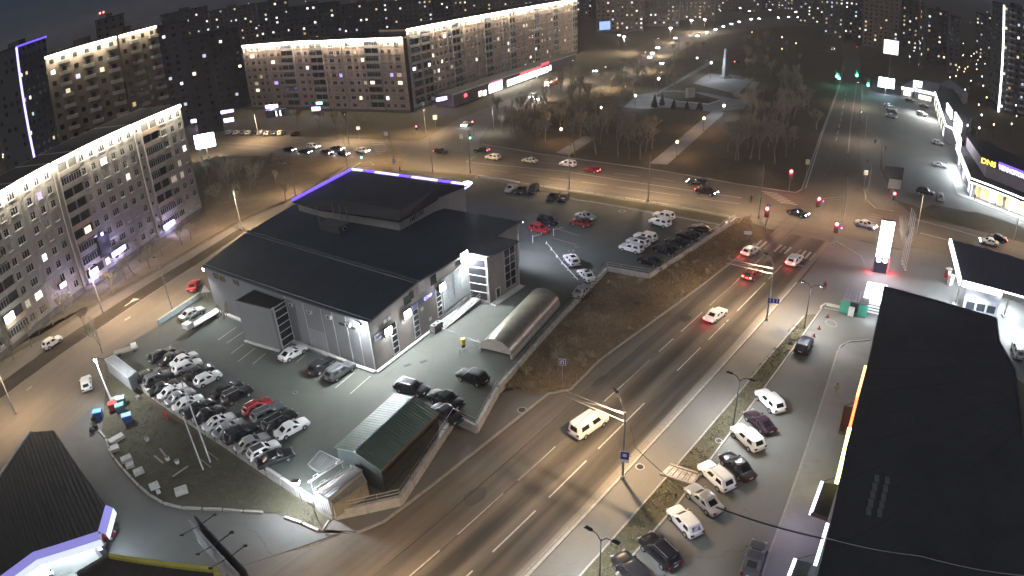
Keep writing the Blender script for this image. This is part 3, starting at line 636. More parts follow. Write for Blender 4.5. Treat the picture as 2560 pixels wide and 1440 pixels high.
# walls
ctr = (e0 + e1 + b3 + b7) / 4
ins = lambda p, k=0.45: Vector((p.x, p.y, 0)) + (Vector((ctr.x, ctr.y, 0)) - Vector((p.x, p.y, 0))).normalized() * k
W = [ins(p) for p in (e0, e1, r1, b1, b2, b3, b4, b5, b6, b7, r0)]; WZ = [p.z - 0.2 for p in (e0, e1, r1, b1, b2, b3, b4, b5, b6, b7, r0)]
WF0, WF1 = W[0], W[1]            # front wall left and right ends
WS0, WS1 = W[1], W[3]            # gable wall
def wallquad(i, j, mat, name='wall'):
    m = MB(); a, b = W[i], W[j]; n = Vector(((b - a).y, -(b - a).x, 0)).normalized() * 0.2
    vs = [(a.x, a.y, LZ), (b.x, b.y, LZ), (b.x, b.y, WZ[j]), (a.x, a.y, WZ[i]), (a.x - n.x, a.y - n.y, LZ), (b.x - n.x, b.y - n.y, LZ), (b.x - n.x, b.y - n.y, WZ[j]), (a.x - n.x, a.y - n.y, WZ[i])]
    m.raw(vs, ((0, 1, 2, 3), (7, 6, 5, 4), (0, 4, 5, 1), (3, 2, 6, 7), (0, 3, 7, 4), (1, 5, 6, 2)), mat); m.build(name, mat, wh, world=True)
for i in range(11):
    j = (i + 1) % 11
    if i == 1: continue
    wallquad(i, j, wall_grey if i == 0 else wall_beige)
# gable wall r: corner -> ridge -> b1 as one pentagon-like wall
m = MB(); a, b, c = W[1], W[2], W[3]; n = Vector(((c - a).y, -(c - a).x, 0)).normalized()
mid = a.lerp(c, (b - a).dot((c - a).normalized()) / (c - a).length)
vs = [Vector((a.x, a.y, LZ)), Vector((c.x, c.y, LZ)), Vector((c.x, c.y, WZ[3])), Vector((mid.x, mid.y, WZ[2])), Vector((a.x, a.y, WZ[1]))]
m.raw(vs + [v - n * 0.2 for v in vs], [(0, 1, 2, 3, 4), (9, 8, 7, 6, 5)], wall_beige); m.build('wall', None, wh, world=True)
# plinth
m = MB()
for p, q in ((W[0], W[1]), (W[1], W[3])):
    nn = Vector(((q - p).y, -(q - p).x, 0)).normalized() * (0.3 if True else 0); m.bar(Vector((p.x, p.y, LZ)) + nn, Vector((q.x, q.y, LZ)) + nn, 0.55, 0.32, plinth_white)
m.build('plinth', None, wh, world=True)
nF = Vector(((WF1 - WF0).y, -(WF1 - WF0).x, 0)).normalized(); nS = Vector(((WS1 - WS0).y, -(WS1 - WS0).x, 0)).normalized()
FD = (WF1 - WF0).normalized(); SD = (WS1 - WS0).normalized()
def panel(parent, name, c, xd, nrm, w, h, d, mat, out=0.0):
    """a board w x h x d on a wall; c = centre on the wall"""
    c = Vector(c) + nrm * (out + d / 2); m = MB(); x = xd * (w / 2); y = nrm * (d / 2); z = UPV * (h / 2)
    vs = [c - x - y - z, c + x - y - z, c + x + y - z, c - x + y - z, c - x - y + z, c + x - y + z, c + x + y + z, c - x + y + z]
    m.raw(vs, ((3, 2, 1, 0), (4, 5, 6, 7), (0, 1, 5, 4), (1, 2, 6, 5), (2, 3, 7, 6), (3, 0, 4, 7)), mat); return m.build(name, mat, parent, world=True)
# vertical trims and doors on the front wall
for px, py in ((738, 857), (852, 897), (886, 914), (914, 922)):
    p = onwall(px, py, WF0, WF1); panel(wh, 'wall_trim', (p.x, p.y, 5.1), FD, nF, 0.16, 8.0, 0.06, trim_light)
p = onwall(934, 930, WF0, WF1); panel(wh, 'corner_trim', (WF1.x, WF1.y, 5.2), FD, nF, 0.22, 8.2, 0.07, trim_light, 0.01)
d0, d1 = onwall(781, 869, WF0, WF1), onwall(824, 884, WF0, WF1)
door = panel(wh, 'roller_door', ((d0.x + d1.x) / 2, (d0.y + d1.y) / 2, LZ + 1.9), FD, nF, (d1 - d0).length, 3.6, 0.05, M('door_grey', (0.3, 0.3, 0.31), 0.55, var=0.08))
for s in (0, 1):
    q = d0 if s == 0 else d1; panel(wh, 'wall_trim', (q.x, q.y, LZ + 3.9), FD, nF, 0.1, 7.6, 0.05, trim_light, 0.003)
d2 = onwall(868, 815, WF0, WF1); panel(wh, 'beam', (d2.x, d2.y, d2.z), FD, nF, 3.2, 0.3, 0.08, dark_metal)
# projecting stair block with a ladder of panes
k0, k1, k2 = at(616, 852, LZ), at(702, 877, LZ), at(727, 857, LZ)
kd = (k1 - k0).normalized(); kn = Vector((kd.y, -kd.x, 0)); depth = abs((onwall(702, 877, WF0, WF1) - k1).dot(kn)) ; depth = max(3.0, min(6.0, depth))
kz = 8.0
sb = MB(); kb = [k0, k1, k1 - kn * (depth + 0.6), k0 - kn * (depth + 0.6)]; sb.prism(kb, LZ, kz, M('block_roof', (0.022, 0.022, 0.024), 0.7), wall_grey); sb.build('stair_block', None, wh, world=True)
m = MB()
for p, q in ((kb[0], kb[1]), (kb[1], kb[2]), (kb[3], kb[0])): m.bar(Vector((p.x, p.y, kz)), Vector((q.x, q.y, kz)), 0.25, 0.16, trim_light if q is kb[2] else wall_grey)
m.build('block_parapet', None, wh, world=True)
gl = k1 + (-kn) * (depth * 0.5); gw = depth * 0.74
for s in (-1, 1): panel(wh, 'mullion', gl + (-kn) * (s * gw / 2) + UPV * (kz - LZ) * 0.5, -kn, kd, 0.25, kz - LZ - 0.1, 0.09, trim_light)
for i in range(6):
    zz = LZ + 0.55 + i * (kz - LZ - 0.6) / 5.3; g_ = panel(wh, 'window', gl + UPV * (zz - LZ + 0.35), -kn, kd, gw - 0.3, 1.05, 0.05, win_glass)
    panel(wh, 'transom', gl + UPV * (zz - LZ - 0.3 + 0.1), -kn, kd, gw - 0.25, 0.14, 0.085, trim_light)
pl = MB(); pl.bar(Vector((k0.x, k0.y, LZ)) + kn * 0.25, Vector((k1.x, k1.y, LZ)) + kn * 0.25, 0.4, 0.25, plinth_white); pl.build('plinth', None, wh, world=True)
# gable wall: window columns
def column(px, py, wdt, z0, z1, n, lit=None):
    p = onwall(px, py, WS0, WS1); c = Vector((p.x, p.y, 0)); st = (z1 - z0) / n
    for s in (-1, 1): panel(wh, 'mullion', c + SD * (s * wdt / 2) + UPV * (z0 + z1) / 2, SD, nS, 0.12, z1 - z0, 0.09, trim_light)
    for i in range(n):
        panel(wh, 'window', c + UPV * (z0 + st * (i + 0.55)), SD, nS, wdt - 0.12, st * 0.86, 0.04, win_glass)
        panel(wh, 'transom', c + UPV * (z0 + st * i + 0.05), SD, nS, wdt, 0.1, 0.1, trim_light)
column(995, 900, 1.25, LZ + 0.5, 6.6, 5); column(1047, 853, 1.25, LZ + 0.6, 7.2, 6); column(1104, 812, 1.25, LZ + 1.2, 7.4, 6)
# upper gable windows, small display boards, signs
for px, py, w_, h_ in ((1018, 750, 1.6, 1.3), (1028, 738, 0.9, 1.2), (1083, 700, 1.4, 1.5)):
    p = onwall(px, py, WS0, WS1); g_ = panel(wh, 'window', p, SD, nS, w_, h_, 0.05, win_glass); 
p = onwall(1053, 715, WS0, WS1); panel(wh, 'poster', p, SD, nS, 1.5, 2.0, 0.05, M('poster_grey', (0.45, 0.43, 0.42), 0.5, var=0.4, scale=1.2))
blue_band = M('sign_band', (0.16, 0.17, 0.32), 0.5)
q0, q1 = onwall(1027, 772, WS0, WS1), onwall(1092, 724, WS0, WS1); zc = (q0.z + q1.z) / 2
bd = panel(wh, 'sign_band', Vector(((q0.x + q1.x) / 2, (q0.y + q1.y) / 2, zc)), SD, nS, (q1 - q0).length, 0.75, 0.08, blue_band)
text(wh, 'sign_lettering', 'ОТКР', 0.75, strip_bluewhite, Vector((q0.x, q0.y, zc - 0.27)) + SD * 3.0 + nS * 0.1, SD, UPV, 0.03)
q0, q1 = onwall(936, 848, WS0, WS1), onwall(975, 818, WS0, WS1); zc = (q0.z + q1.z) / 2
panel(wh, 'sign_board', Vector(((q0.x + q1.x) / 2, (q0.y + q1.y) / 2, zc)), SD, nS, (q1 - q0).length, 0.9, 0.1, sign_white)
text(wh, 'sign_lettering', 'МКС', 0.6, sign_blue, Vector((q0.x, q0.y, zc - 0.25)) + SD * 0.25 + nS * 0.11, SD, UPV, 0.02)
for px, py in ((1055, 772), (1076, 797), (962, 803), (973, 795)):
    p = onwall(px, py, WS0, WS1); panel(wh, 'notice', p, SD, nS, 0.6, 0.55, 0.06, sign_white)
# air-conditioner boxes on the walls
ac_mat = M('ac_white', (0.5, 0.5, 0.49), 0.5)
for i, (px, py) in enumerate(((730, 760), (776, 778), (824, 791), (872, 810))):
    p = onwall(px, py, WF0, WF1); t = thing('air_conditioner', 'white air conditioner box under the warehouse eave, %s from the stair block' % ORD[i], 'air conditioner', p, group='air conditioners on the warehouse')
    panel(t, 'casing', p, FD, nF, 0.9, 0.6, 0.35, ac_mat); c = p + nF * 0.36; MB().tube(c, c + nF * 0.02, 0.22, 0.22, 10, dark_metal).build('fan_grille', None, t, world=True)
# big condenser by the gable plinth
p = at(1092, 828, LZ); t = thing('condenser_unit', 'twin fan condenser standing at the gable wall foot', 'condenser', p)
m = MB(); m.box((0, 0, 0.75), (2.0, 1.0, 1.3), concrete_dark, math.atan2(SD.y, SD.x)); m.build('casing', None, t)
for s in (-0.5, 0.5): MB().tube(SD * s + UPV * 1.4, SD * s + UPV * 1.46, 0.4, 0.4, 12, white_paint).tube(SD * s + UPV * 1.46, SD * s + UPV * 1.48, 0.3, 0.3, 12, black_rubber).build('fan', None, t)
# entrance: glass screen, ramp rails, portico glazing
gm = M('entrance_panel', (0.5, 0.55, 0.55), 0.35, var=0.2)
q0, q1 = onwall(1112, 778, WS0, WS1), onwall(1178, 722, WS0, WS1)
panel(wh, 'glass_screen', Vector(((q0.x + q1.x) / 2, (q0.y + q1.y) / 2, 5.4)), SD, nS, (q1 - q0).length, 5.6, 0.12, gm)
for i in range(4): panel(wh, 'mullion', Vector((q0.x, q0.y, 5.4)) + SD * ((q1 - q0).length * (i + 0.5) / 4), SD, nS, 0.07, 5.6, 0.16, trim_light)
r_ = thing('entrance_ramp', 'long entrance ramp with steel handrails along the gable wall', 'ramp', at(1130, 800, LZ))
ra0, ra1 = at(1115, 822, LZ), at(1205, 757, LZ); rd_ = (ra1 - ra0).normalized(); rn_ = Vector((rd_.y, -rd_.x, 0))
m = MB(); m.raw([ra0, ra1, ra1 - rn_ * 1.6, ra0 - rn_ * 1.6, ra0 + UPV * 0.05, ra1 + UPV * 0.9, ra1 - rn_ * 1.6 + UPV * 0.9, ra0 - rn_ * 1.6 + UPV * 0.05], ((4, 5, 6, 7), (0, 1, 5, 4), (1, 2, 6, 5), (3, 0, 4, 7)), concrete_dark); m.build('slope', None, r_, world=True)
for s in (0.05, 1.55):
    for hgt in (0.5, 0.95): MB().tube(ra0 - rn_ * s + UPV * (0.05 + hgt), ra1 - rn_ * s + UPV * (0.9 + hgt), 0.035, 0.035, 5, steel).build('handrail', None, r_, world=True)
    for i in range(8): q = ra0.lerp(ra1, i / 7) - rn_ * s; MB().tube(q, q + UPV * (1.0 + 0.85 * i / 7), 0.03, 0.03, 5, steel).build('post', None, r_, world=True)
# portico faces: W[4]->W[5] looks to the right, W[3]->W[4] towards us
P4, P5, P3 = W[4], W[5], W[3]
PD = (P5 - P4).normalized(); pn = Vector((PD.y, -PD.x, 0)); QD = (P4 - P3).normalized(); qn = Vector((QD.y, -QD.x, 0))
L45 = (P5 - P4).length; L34 = max(1.5, (P4 - P3).length)
for i in range(2):
    for k in range(5): panel(wh, 'window', P4 + PD * (L45 * 0.62 + i * 1.55) + UPV * (LZ + 1.6 + k * 1.45), PD, pn, 1.4, 1.3, 0.05, win_glass)
for i in range(3): panel(wh, 'mullion', P4 + PD * (L45 * 0.62 - 0.78 + i * 1.55) + UPV * (LZ + 4.6), PD, pn, 0.12, 7.4, 0.1, trim_light)
for k in range(6): panel(wh, 'transom', P4 + PD * (L45 * 0.62 + 0.78) + UPV * (LZ + 0.9 + k * 1.45), PD, pn, 3.1, 0.1, 0.11, trim_light)
for s in (0.05, L45 - 0.05): panel(wh, 'corner_trim', P4 + PD * s + UPV * (LZ + 4.1), PD, pn, 0.25, 8.1, 0.08, trim_light)
for k in range(5):
    panel(wh, 'window', P3.lerp(P4, 0.5) + UPV * (LZ + 1.4 + k * 1.5), QD, qn, L34 * 0.8, 1.3, 0.05, win_glass); panel(wh, 'transom', P3.lerp(P4, 0.5) + UPV * (LZ + 0.66 + k * 1.5), QD, qn, L34 * 0.85, 0.1, 0.11, trim_light)
panel(wh, 'door', P4 + PD * (L45 * 0.28) + UPV * (LZ + 1.15), PD, pn, 1.3, 2.1, 0.06, white_paint); panel(wh, 'door_glass', P4 + PD * (L45 * 0.28) + UPV * (LZ + 1.2), PD, pn, 0.8, 1.6, 0.09, win_glass)
m = MB(); m.bar(P4 + UPV * LZ + pn * 0.6, P5 + UPV * LZ + pn * 0.6, 1.2, 0.16, plinth_white); m.build('doorstep', None, wh, world=True)
# left end of the front wall: small windows, timber clutter
for px, py in ((540, 690), (556, 697), (590, 706)):
    p = onwall(px, py, WF0, WF1); panel(wh, 'window', p, FD, nF, 1.5, 0.9, 0.05, win_glass)
# the small rooftop unit
ru = B(806, 578); t = thing('rooftop_unit', 'low ventilation unit with four masts on the warehouse roof', 'ventilation unit', ru)
m = MB(); rz = math.atan2(RDIR.y, RDIR.x); cx = B(838, 574); cc = cx - ru
m.box((cc.x, cc.y, cc.z + 0.7), (5.2, 2.6, 1.3), M('unit_grey', (0.13, 0.135, 0.14), 0.6, 0.2), rz); m.build('casing', None, t)
f = cc + RDIR * 2.62 + UPV * 0.7; MB().tube(f, f + RDIR * 0.04, 0.42, 0.42, 12, white_paint).tube(f + RDIR * 0.04, f + RDIR * 0.07, 0.33, 0.33, 12, black_rubber).build('fan', None, t)
for sx_, sy_ in ((-2.5, -1.2), (-1.2, 1.2), (2.4, 1.2), (0.6, 1.25)):
    q = cc + RDIR * sx_ + BACK * sy_; MB().tube(q + UPV * 1.3, q + UPV * 4.4, 0.07, 0.07, 5, pole_grey).build('mast', None, t)
f = B(1173, 525)
# floodlights
GF = 'floodlights on the warehouse'
def wf(px, py, a, b, nn, label, power, tilt, spot=150, mat=led_white, out=0.35, size=0.5, col=NEUT, side=0.0, blend=0.5):
    p = onwall(px, py, a, b) + nn * out
    return flood('floodlight', label, p, nn + UPV * tilt + (b - a).normalized() * side, power, col, mat, size, spot, GF, blend)
wf(1155, 640, WS0, WS1, nS, 'largest glaring floodlight under the gable eave beside the entrance glass', 9500, -0.75, 165, size=1.8)
wf(1100, 716, WS0, WS1, nS, 'white floodlight above the right end of the sign band', 3400, -0.8, 150, size=1.3)
wf(1013, 783, WS0, WS1, nS, 'white floodlight at the left end of the sign band', 3400, -0.8, 150, size=1.3)
wf(965, 826, WS0, WS1, nS, 'white floodlight just above the white sign board', 3600, -0.8, 150, size=1.3)
wf(898, 807, WF0, WF1, nF, 'long white floodlight under the front eave by the corner', 9000, -0.55, 168, size=0.7, side=0.1)
wf(514, 671, WF0, WF1, nF, 'star bright floodlight at the far end of the front eave', 6500, -0.6, 165, size=0.45)
p = b5 + Vector((0.3, -0.3, -0.1)); flood('floodlight', 'small bluish floodlight on the back corner of the warehouse roof', p, Vector((0.7, 0.5, -0.6)), 9500, (0.75, 0.8, 1.0), led_white, 0.4, 165, GF)

# ================================================================ upper hall with blue light edges
hall = thing('hall', 'taller hall with dark mansard roof edged by blue light strips', 'building', (*B(900, 520).xy, LZ))
Z1, Z2 = 12.0, 13.5
h0, h1, h2, h3, h4, h5 = at(731, 503, Z1), at(879, 425, Z1), at(1172, 464, Z1), at(1093, 496, Z1), at(1000, 552, Z1), at(800, 523, Z1)
g3, g4, g5 = at(1102, 461, Z2), at(1000, 526, Z2), at(852, 499, Z2)
hroof = corrugated('hall_roof', (0.04, 0.045, 0.058), (h4 - h3), 0.5, 0.55); mans = M('mansard', (0.05, 0.05, 0.056), 0.5, 0.1, var=0.15)
m = MB(); m.face([h1, h0, g5, g4, g3, h2][::-1], hroof); m.build('roof', None, hall, world=True)
m = MB(); m.face([h5, h4, g4, g5], mans); m.build('mansard', None, hall, world=True)
m = MB(); m.face([h4, h3, g3, g4], mans); m.build('mansard', None, hall, world=True)
m = MB(); m.face([h0, h5, g5], mans); m.build('mansard', None, hall, world=True)
m = MB(); m.face([h3, h2, g3], mans); m.build('mansard', None, hall, world=True)
hc = (h0 + h1 + h2 + h4) / 4; hin = lambda p: Vector((p.x, p.y, 0)) + (Vector((hc.x, hc.y, 0)) - Vector((p.x, p.y, 0))).normalized() * 0.9
m = MB(); m.prism([hin(p) for p in (h0, h1, h2, h3, h4, h5)], LZ, Z1 - 0.15, wall_light, wall_light); m.build('wall', None, hall, world=True)
for i, (p, q) in enumerate(((h0, h5), (h5, h4), (h4, h3))): MB().bar(p - UPV * 0.25, q - UPV * 0.25, 0.3, 0.24, trim_black).build('gutter', None, hall, world=True)
w4, w3 = hin(h4), hin(h3); hd = (w3 - w4).normalized(); hn = Vector((hd.y, -hd.x, 0))
text(hall, 'wall_lettering', 'ГИЛ ГЭП', 1.1, trim_black, Vector((w4.x, w4.y, 10.15)) + hd * 3.2 + hn * 0.03, hd, UPV, 0.03, bold=0.02)
# blue strips on the two back eaves
def strips(a, b, n, mats, name):
    d = (b - a) / n
    for i in range(n):
        p, q = a + d * (i + 0.04), a + d * (i + 0.96)
        MB().bar(p + UPV * 0.02, q + UPV * 0.02, 0.6, 0.36, mats[i % len(mats)]).build(name, None, hall, world=True)
strips(h0, h1, 5, [strip_blue], 'light_strip'); strips(h1, h1.lerp(h2, 0.97), 9, [strip_bluewhite, strip_blue, strip_bluewhite], 'light_strip')
cp = MB(); c0, c1, c2, c3 = at(1100, 494, 9.8), at(1132, 494, 9.8), at(1178, 464, 9.8), at(1150, 460, 9.8); cp.prism([c0, c1, c2, c3], 9.5, 9.8, M('canopy_violet', (0.2, 0.18, 0.5), 0.4)); cp.build('canopy', None, hall, world=True)
for px, py in ((1123, 481), (1143, 470)):
    p = at(px, py, 9.85); MB().tube(p, p + UPV * 0.1, 0.8, 0.8, 14, strip_bluewhite).build('round_lamp', None, hall, world=True)
p = at(1168, 458, 10.3); m = MB()
for i in range(14):
    t0, t1 = 2 * math.pi * i / 14, 2 * math.pi * (i + 1) / 14; m.tube(p + Vector((math.cos(t0) * 0.9, math.sin(t0) * 0.9, 0)), p + Vector((math.cos(t1) * 0.9, math.sin(t1) * 0.9, 0)), 0.13, 0.13, 5, led_far)
m.build('ring_lamp', None, hall, world=True)
for px, py in ((1112, 497), (1128, 497)): p = at(px, py, 9.5); MB().box((p.x, p.y, 5.2), (0.3, 0.3, 8.5), trim_light).build('pillar', None, hall, world=True)
lamp_light('AREA', 'lamp', hall, h1.lerp(h2, 0.6) - hall.location + UPV * -0.5 + Vector((0.6, 1.0, 0)), 900, (0.4, 0.32, 1.0), (18, 0.4), 160, rot=(0, 0, math.atan2((h2 - h1).y, (h2 - h1).x)))
lamp_light('POINT', 'lamp', hall, at(1135, 486, 9.2) - hall.location, 1800, (0.5, 0.45, 1.0), 0.5)

# ================================================================ lot walls and railings
def retaining(pts, label, glabel, ztop=LZ + 0.35, w=0.4, rail=True, mat=concrete):
    for a, b in zip(pts, pts[1:]): pass
    t = thing('retaining_wall', label, 'wall', (pts[0].x, pts[0].y, 0)); 
    for a, b in zip(pts, pts[1:]):
        n = max(1, round((b - a).length / 3.0))
        for i in range(n):
            p, q = a.lerp(b, i / n), a.lerp(b, (i + 1) / n - 0.012); p.z = q.z = -0.05
            MB().bar(p, q, w, ztop + 0.05 + rnd.uniform(-.015, .015), mat).build('wall_slab', None, t, world=True)
    if rail:
        r_ = thing('railing', glabel, 'railing', (pts[0].x, pts[0].y, ztop))
        for a, b in zip(pts, pts[1:]):
            n = max(1, round((b - a).length / 2.5))
            for i in range(n + 1): q = a.lerp(b, i / n); MB().tube((q.x, q.y, ztop - 0.1), (q.x, q.y, ztop + 0.95), 0.03, 0.03, 5, steel).build('post', None, r_, world=True)
            for hgt in (0.5, 0.95): MB().tube((a.x, a.y, ztop + hgt), (b.x, b.y, ztop + hgt), 0.03, 0.03, 5, steel).build('rail', None, r_, world=True)
WT = LZ + 0.35
retaining(ats([(296, 918), (560, 1098), (832, 1276)], WT), 'long low concrete retaining wall behind the packed rows of parked cars', '', rail=False)
retaining(ats([(832, 1277), (1000, 1240), (1135, 1036), (1190, 1062), (1244, 966)], WT), 'white concrete retaining wall zigzagging below the green roofed shed', 'thin steel railing zigzagging round the green roofed shed')
retaining(ats([(1245, 964), (1380, 812), (1518, 668)], WT), 'straight concrete retaining wall between the arched canopy and the embankment', 'thin steel railing along the wall by the arched canopy')
retaining(ats([(1519, 667), (1623, 685), (1840, 545)], WT), 'concrete retaining wall with step out above the shrubby embankment', 'steel railing stepping round the far corner of the car lot')
# wall slab by the side street
p0, p1 = at(397, 812, LZ), at(502, 742, LZ); t = thing('parapet_wall', 'pale greenish parapet wall between side street and the car crusher', 'wall', (p0.x, p0.y, LZ)); MB().bar(p0, p1, 0.5, 0.9, M('parapet_green', (0.3, 0.36, 0.34), 0.8)).build('body', None, t, world=True)
# street railing of posts along the cross street
fp = ats([(1358, 468), (1440, 480), (1560, 500), (1700, 522), (1820, 541)], 0.1); t = thing('street_railing', 'long pale post and rail fence along the cross street walkway', 'fence', fp[0])
for a, b in zip(fp, fp[1:]):
    n = max(1, round((b - a).length / 2.6))
    for i in range(n): q = a.lerp(b, i / n); MB().box((q.x, q.y, 0.65), (0.09, 0.09, 1.1), pole_grey).build('post', None, t, world=True)
    for hgt in (0.5, 1.05): MB().tube(a + UPV * hgt, b + UPV * hgt, 0.04, 0.04, 4, pole_grey).build('rail', None, t, world=True)
fp = ats([(1195, 446), (1250, 452), (1300, 461)], 0.1); t = thing('low_barrier', 'low white barrier beams beside the ring lit canopy', 'barrier', fp[0])
for a, b in zip(fp, fp[1:]): MB().bar(a + UPV * 0.4, b + UPV * 0.4, 0.12, 0.35, white_paint).build('beam', None, t, world=True)

# ================================================================ sheds and the arched canopy
green_sheet = lambda d: corrugated('green_roof_sheet', (0.095, 0.145, 0.11), d, 0.42, 0.5, spec=0.5)
def gable_shed(name, label, c, zt, zr, mats, cat='shed'):
    """c = four eave corners (near-left, near-right, far-right, far-left) at the eave; ridge halfway between the long sides"""
    a, b, c2, d = c; t = thing(name, label, cat, (a.x, a.y, LZ)); ra, rb = a.lerp(b, 0.5), d.lerp(c2, 0.5); ra.z = rb.z = zr
    roof, wall_, edge = mats
    slab([a, ra, rb, d], roof, 0.1).build('roof', None, t, world=True); slab([ra, b, c2, rb], roof, 0.1).build('roof', None, t, world=True)
    MB().tube(ra + UPV * 0.05, rb + UPV * 0.05, 0.14, 0.14, 5, edge).build('ridge_cap', None, t, world=True)
    ctr_ = (a + b + c2 + d) / 4; iv = [Vector((p.x, p.y, 0)).lerp(Vector((ctr_.x, ctr_.y, 0)), 0.05) for p in (a, b, c2, d)]
    m = MB(); m.prism(iv, LZ, zt - 0.08, wall_, wall_); m.build('wall', None, t, world=True)
    ga, gb = iv[0].lerp(iv[1], 0.5), iv[3].lerp(iv[2], 0.5)
    for p, q, r_ in ((iv[0], iv[1], ga), (iv[2], iv[3], gb)): MB().face([(p.x, p.y, zt - 0.1), (q.x, q.y, zt - 0.1), (r_.x, r_.y, zr - 0.15)], wall_).build('gable', None, t, world=True)
    return t, iv
cg = [at(834, 1118, 4.6), at(950, 1176, 4.6), at(1096, 1030, 4.6), at(984, 984, 4.6)]
gs, iv = gable_shed('shed', 'long shed with dark green ribbed gable roof beside the white wall', cg, 4.6, 5.5, (green_sheet((cg[1] - cg[0])), M('shed_wall', (0.035, 0.045, 0.045), 0.8), steel))
MB().bar(cg[1] + UPV * -0.32 + RN * 0.0, cg[2] + UPV * -0.32, 0.14, 0.3, M('wood_fascia', (0.26, 0.18, 0.09), 0.7)).build('fascia', None, gs, world=True)
q0_, q1_ = iv[1], iv[2]; MB().bar(Vector((q0_.x, q0_.y, 2.2)) + Vector((.12, -.1, 0)), Vector((q1_.x, q1_.y, 2.2)) + Vector((.12, -.1, 0)), 0.08, 1.4, M('timber_boards_shade', (0.03, 0.026, 0.02), 0.8, var=0.3)).build('timber_wall', None, gs, world=True)  # boards coloured near black to paint in the shadow under the eave
# floodlit store of corrugated sheets: containers
cont = lambda d: corrugated('container_sheet', (0.3, 0.29, 0.26), d, 0.28, 0.6)
def container(name, label, top, z1, mat, h):
    t = thing(name, label, 'container', (top[0].x, top[0].y, LZ)); m = MB(); m.prism(top, LZ, z1, mat, mat); m.build('box', None, t, world=True)
    n = len(top)
    for i in range(n): MB().bar(Vector((top[i].x, top[i].y, z1)), Vector((top[(i + 1) % n].x, top[(i + 1) % n].y, z1)), 0.14, 0.09, steel).build('edge_rail', None, t, world=True)
    return t
c_ = [at(784, 1226, 3.4), at(820, 1247, 3.4), at(905, 1176, 3.4), at(876, 1162, 3.4)]
container('storage_container', 'pale ribbed container roof glaring under the wall lamp', c_, 3.4, corrugated('pale_sheet', (0.5, 0.5, 0.5), (c_[1] - c_[2]), 0.35, 0.45), 2.4)
c_ = [at(822, 1247, 2.9), at(832, 1262, 2.9), at(917, 1206, 2.9), at(902, 1178, 2.9)]
container('storage_container', 'weathered tan ribbed container against the corner railing', c_, 2.9, corrugated('tan_sheet', (0.3, 0.27, 0.2), (c_[0] - c_[1]), 0.35, 0.7), 2)
for i, (a, b) in enumerate((((772, 1206), (858, 1152)), ((788, 1222), (886, 1165)))):
    p, q = at(*a, 3.7), at(*b, 3.7); t = thing('pipe_rack', ['white pipe with hooped handles lying across the container roofs, nearer the cars', 'white pipe with hooped handles along the glaring container'][i], 'pipe', (p.x, p.y, LZ))
    MB().tube(p, q, 0.11, 0.11, 6, white_paint).build('pipe', None, t, world=True)
    for k in (0.15, 0.8): o = p.lerp(q, k); o2 = p.lerp(q, k + 0.12); MB().path([o, o + UPV * 0.45, o2 + UPV * 0.45, o2], 0.05, 5, white_paint).build('handle', None, t, world=True)
    for k in (0.05, 0.95): o = p.lerp(q, k); MB().tube((o.x, o.y, LZ), o, 0.05, 0.05, 5, steel).build('stand', None, t, world=True)
c_ = [at(770, 1160, 1.5), at(800, 1180, 1.5), at(850, 1150, 1.5), at(800, 1126, 1.5)]
container('sheet_stack', 'low stack of ribbed sheets lying between the shed and the cars', c_, 1.4, corrugated('grey_sheet', (0.16, 0.17, 0.16), (c_[0] - c_[3]), 0.4, 0.6), 0.4)
# arched canopy over the basement stairs
a0, a1, a2 = at(1206, 853, 2.6), at(1270, 884, 2.2), at(1395, 752, 2.2); a3 = at(1330, 724, 2.6)
ax = ((a2 - a1) + (a3 - a0)).normalized(); ax.z = 0; ax.normalize(); wv = Vector((ax.y, -ax.x, 0)); wd = 5.2
c0_ = (a0 + a1) / 2; Ln = ((a2 - a1).length + (a3 - a0).length) / 2
can = thing('arched_canopy', 'half barrel shiny metal canopy over the sunken stairs', 'canopy', (c0_.x, c0_.y, LZ))
arch = M('canopy_metal', (0.34, 0.32, 0.25), 0.34, 0.6, var=0.25, scale=0.6)
ns = 12; nseg = 7
for sgm in range(nseg):
    vs = []
    for e_ in (0.004, 0.996):
        o = ax * (Ln * (sgm + e_) / nseg)
        for i in range(ns + 1):
            th = math.pi * i / ns; vs.append(o + wv * (-math.cos(th) * wd / 2) + UPV * (0.7 + math.sin(th) * 2.0))
    MB().raw(vs, [(i, i + 1, ns + 2 + i, ns + 1 + i) for i in range(ns)], arch).build('roof_sheet', None, can, smooth=True)
m = MB(); vs = [wv * (-math.cos(math.pi * i / ns) * wd / 2) + UPV * (0.7 + math.sin(math.pi * i / ns) * 2.0) for i in range(ns + 1)]
m.raw([v + ax * 0.05 for v in vs], [tuple(range(ns + 1))], M('canopy_end', (0.3, 0.28, 0.24), 0.7)); m.build('end_wall', None, can)
for s in (-1, 1): MB().bar(wv * (s * wd / 2) + UPV * -0.0, wv * (s * wd / 2) + ax * Ln, 0.3, 0.7, concrete).build('side_wall', None, can)
st_ = thing('stair_rail', 'short steel stair railings in front of the arched canopy', 'railing', at(1175, 880, LZ))
for k in range(4):
    p, q = at(1150 + k * 8, 885 - k * 3 + 4, LZ), at(1196 + k * 4, 862 + k * 4, LZ); MB().path([p, p + UPV * 0.9, q + UPV * 0.9, q], 0.03, 5, steel).build('rail', None, st_, world=True)
t = thing('yellow_bollard', 'yellow barrel shaped bollard beside the stair railings', 'bollard', at(1159, 868, LZ)); MB().tube((0, 0, .55), (0, 0, 1.5), 0.35, 0.35, 12, yellow_paint).build('barrel', None, t); MB().tube((0, 0, 0), (0, 0, .55), 0.28, 0.28, 10, black_rubber).build('base', None, t)
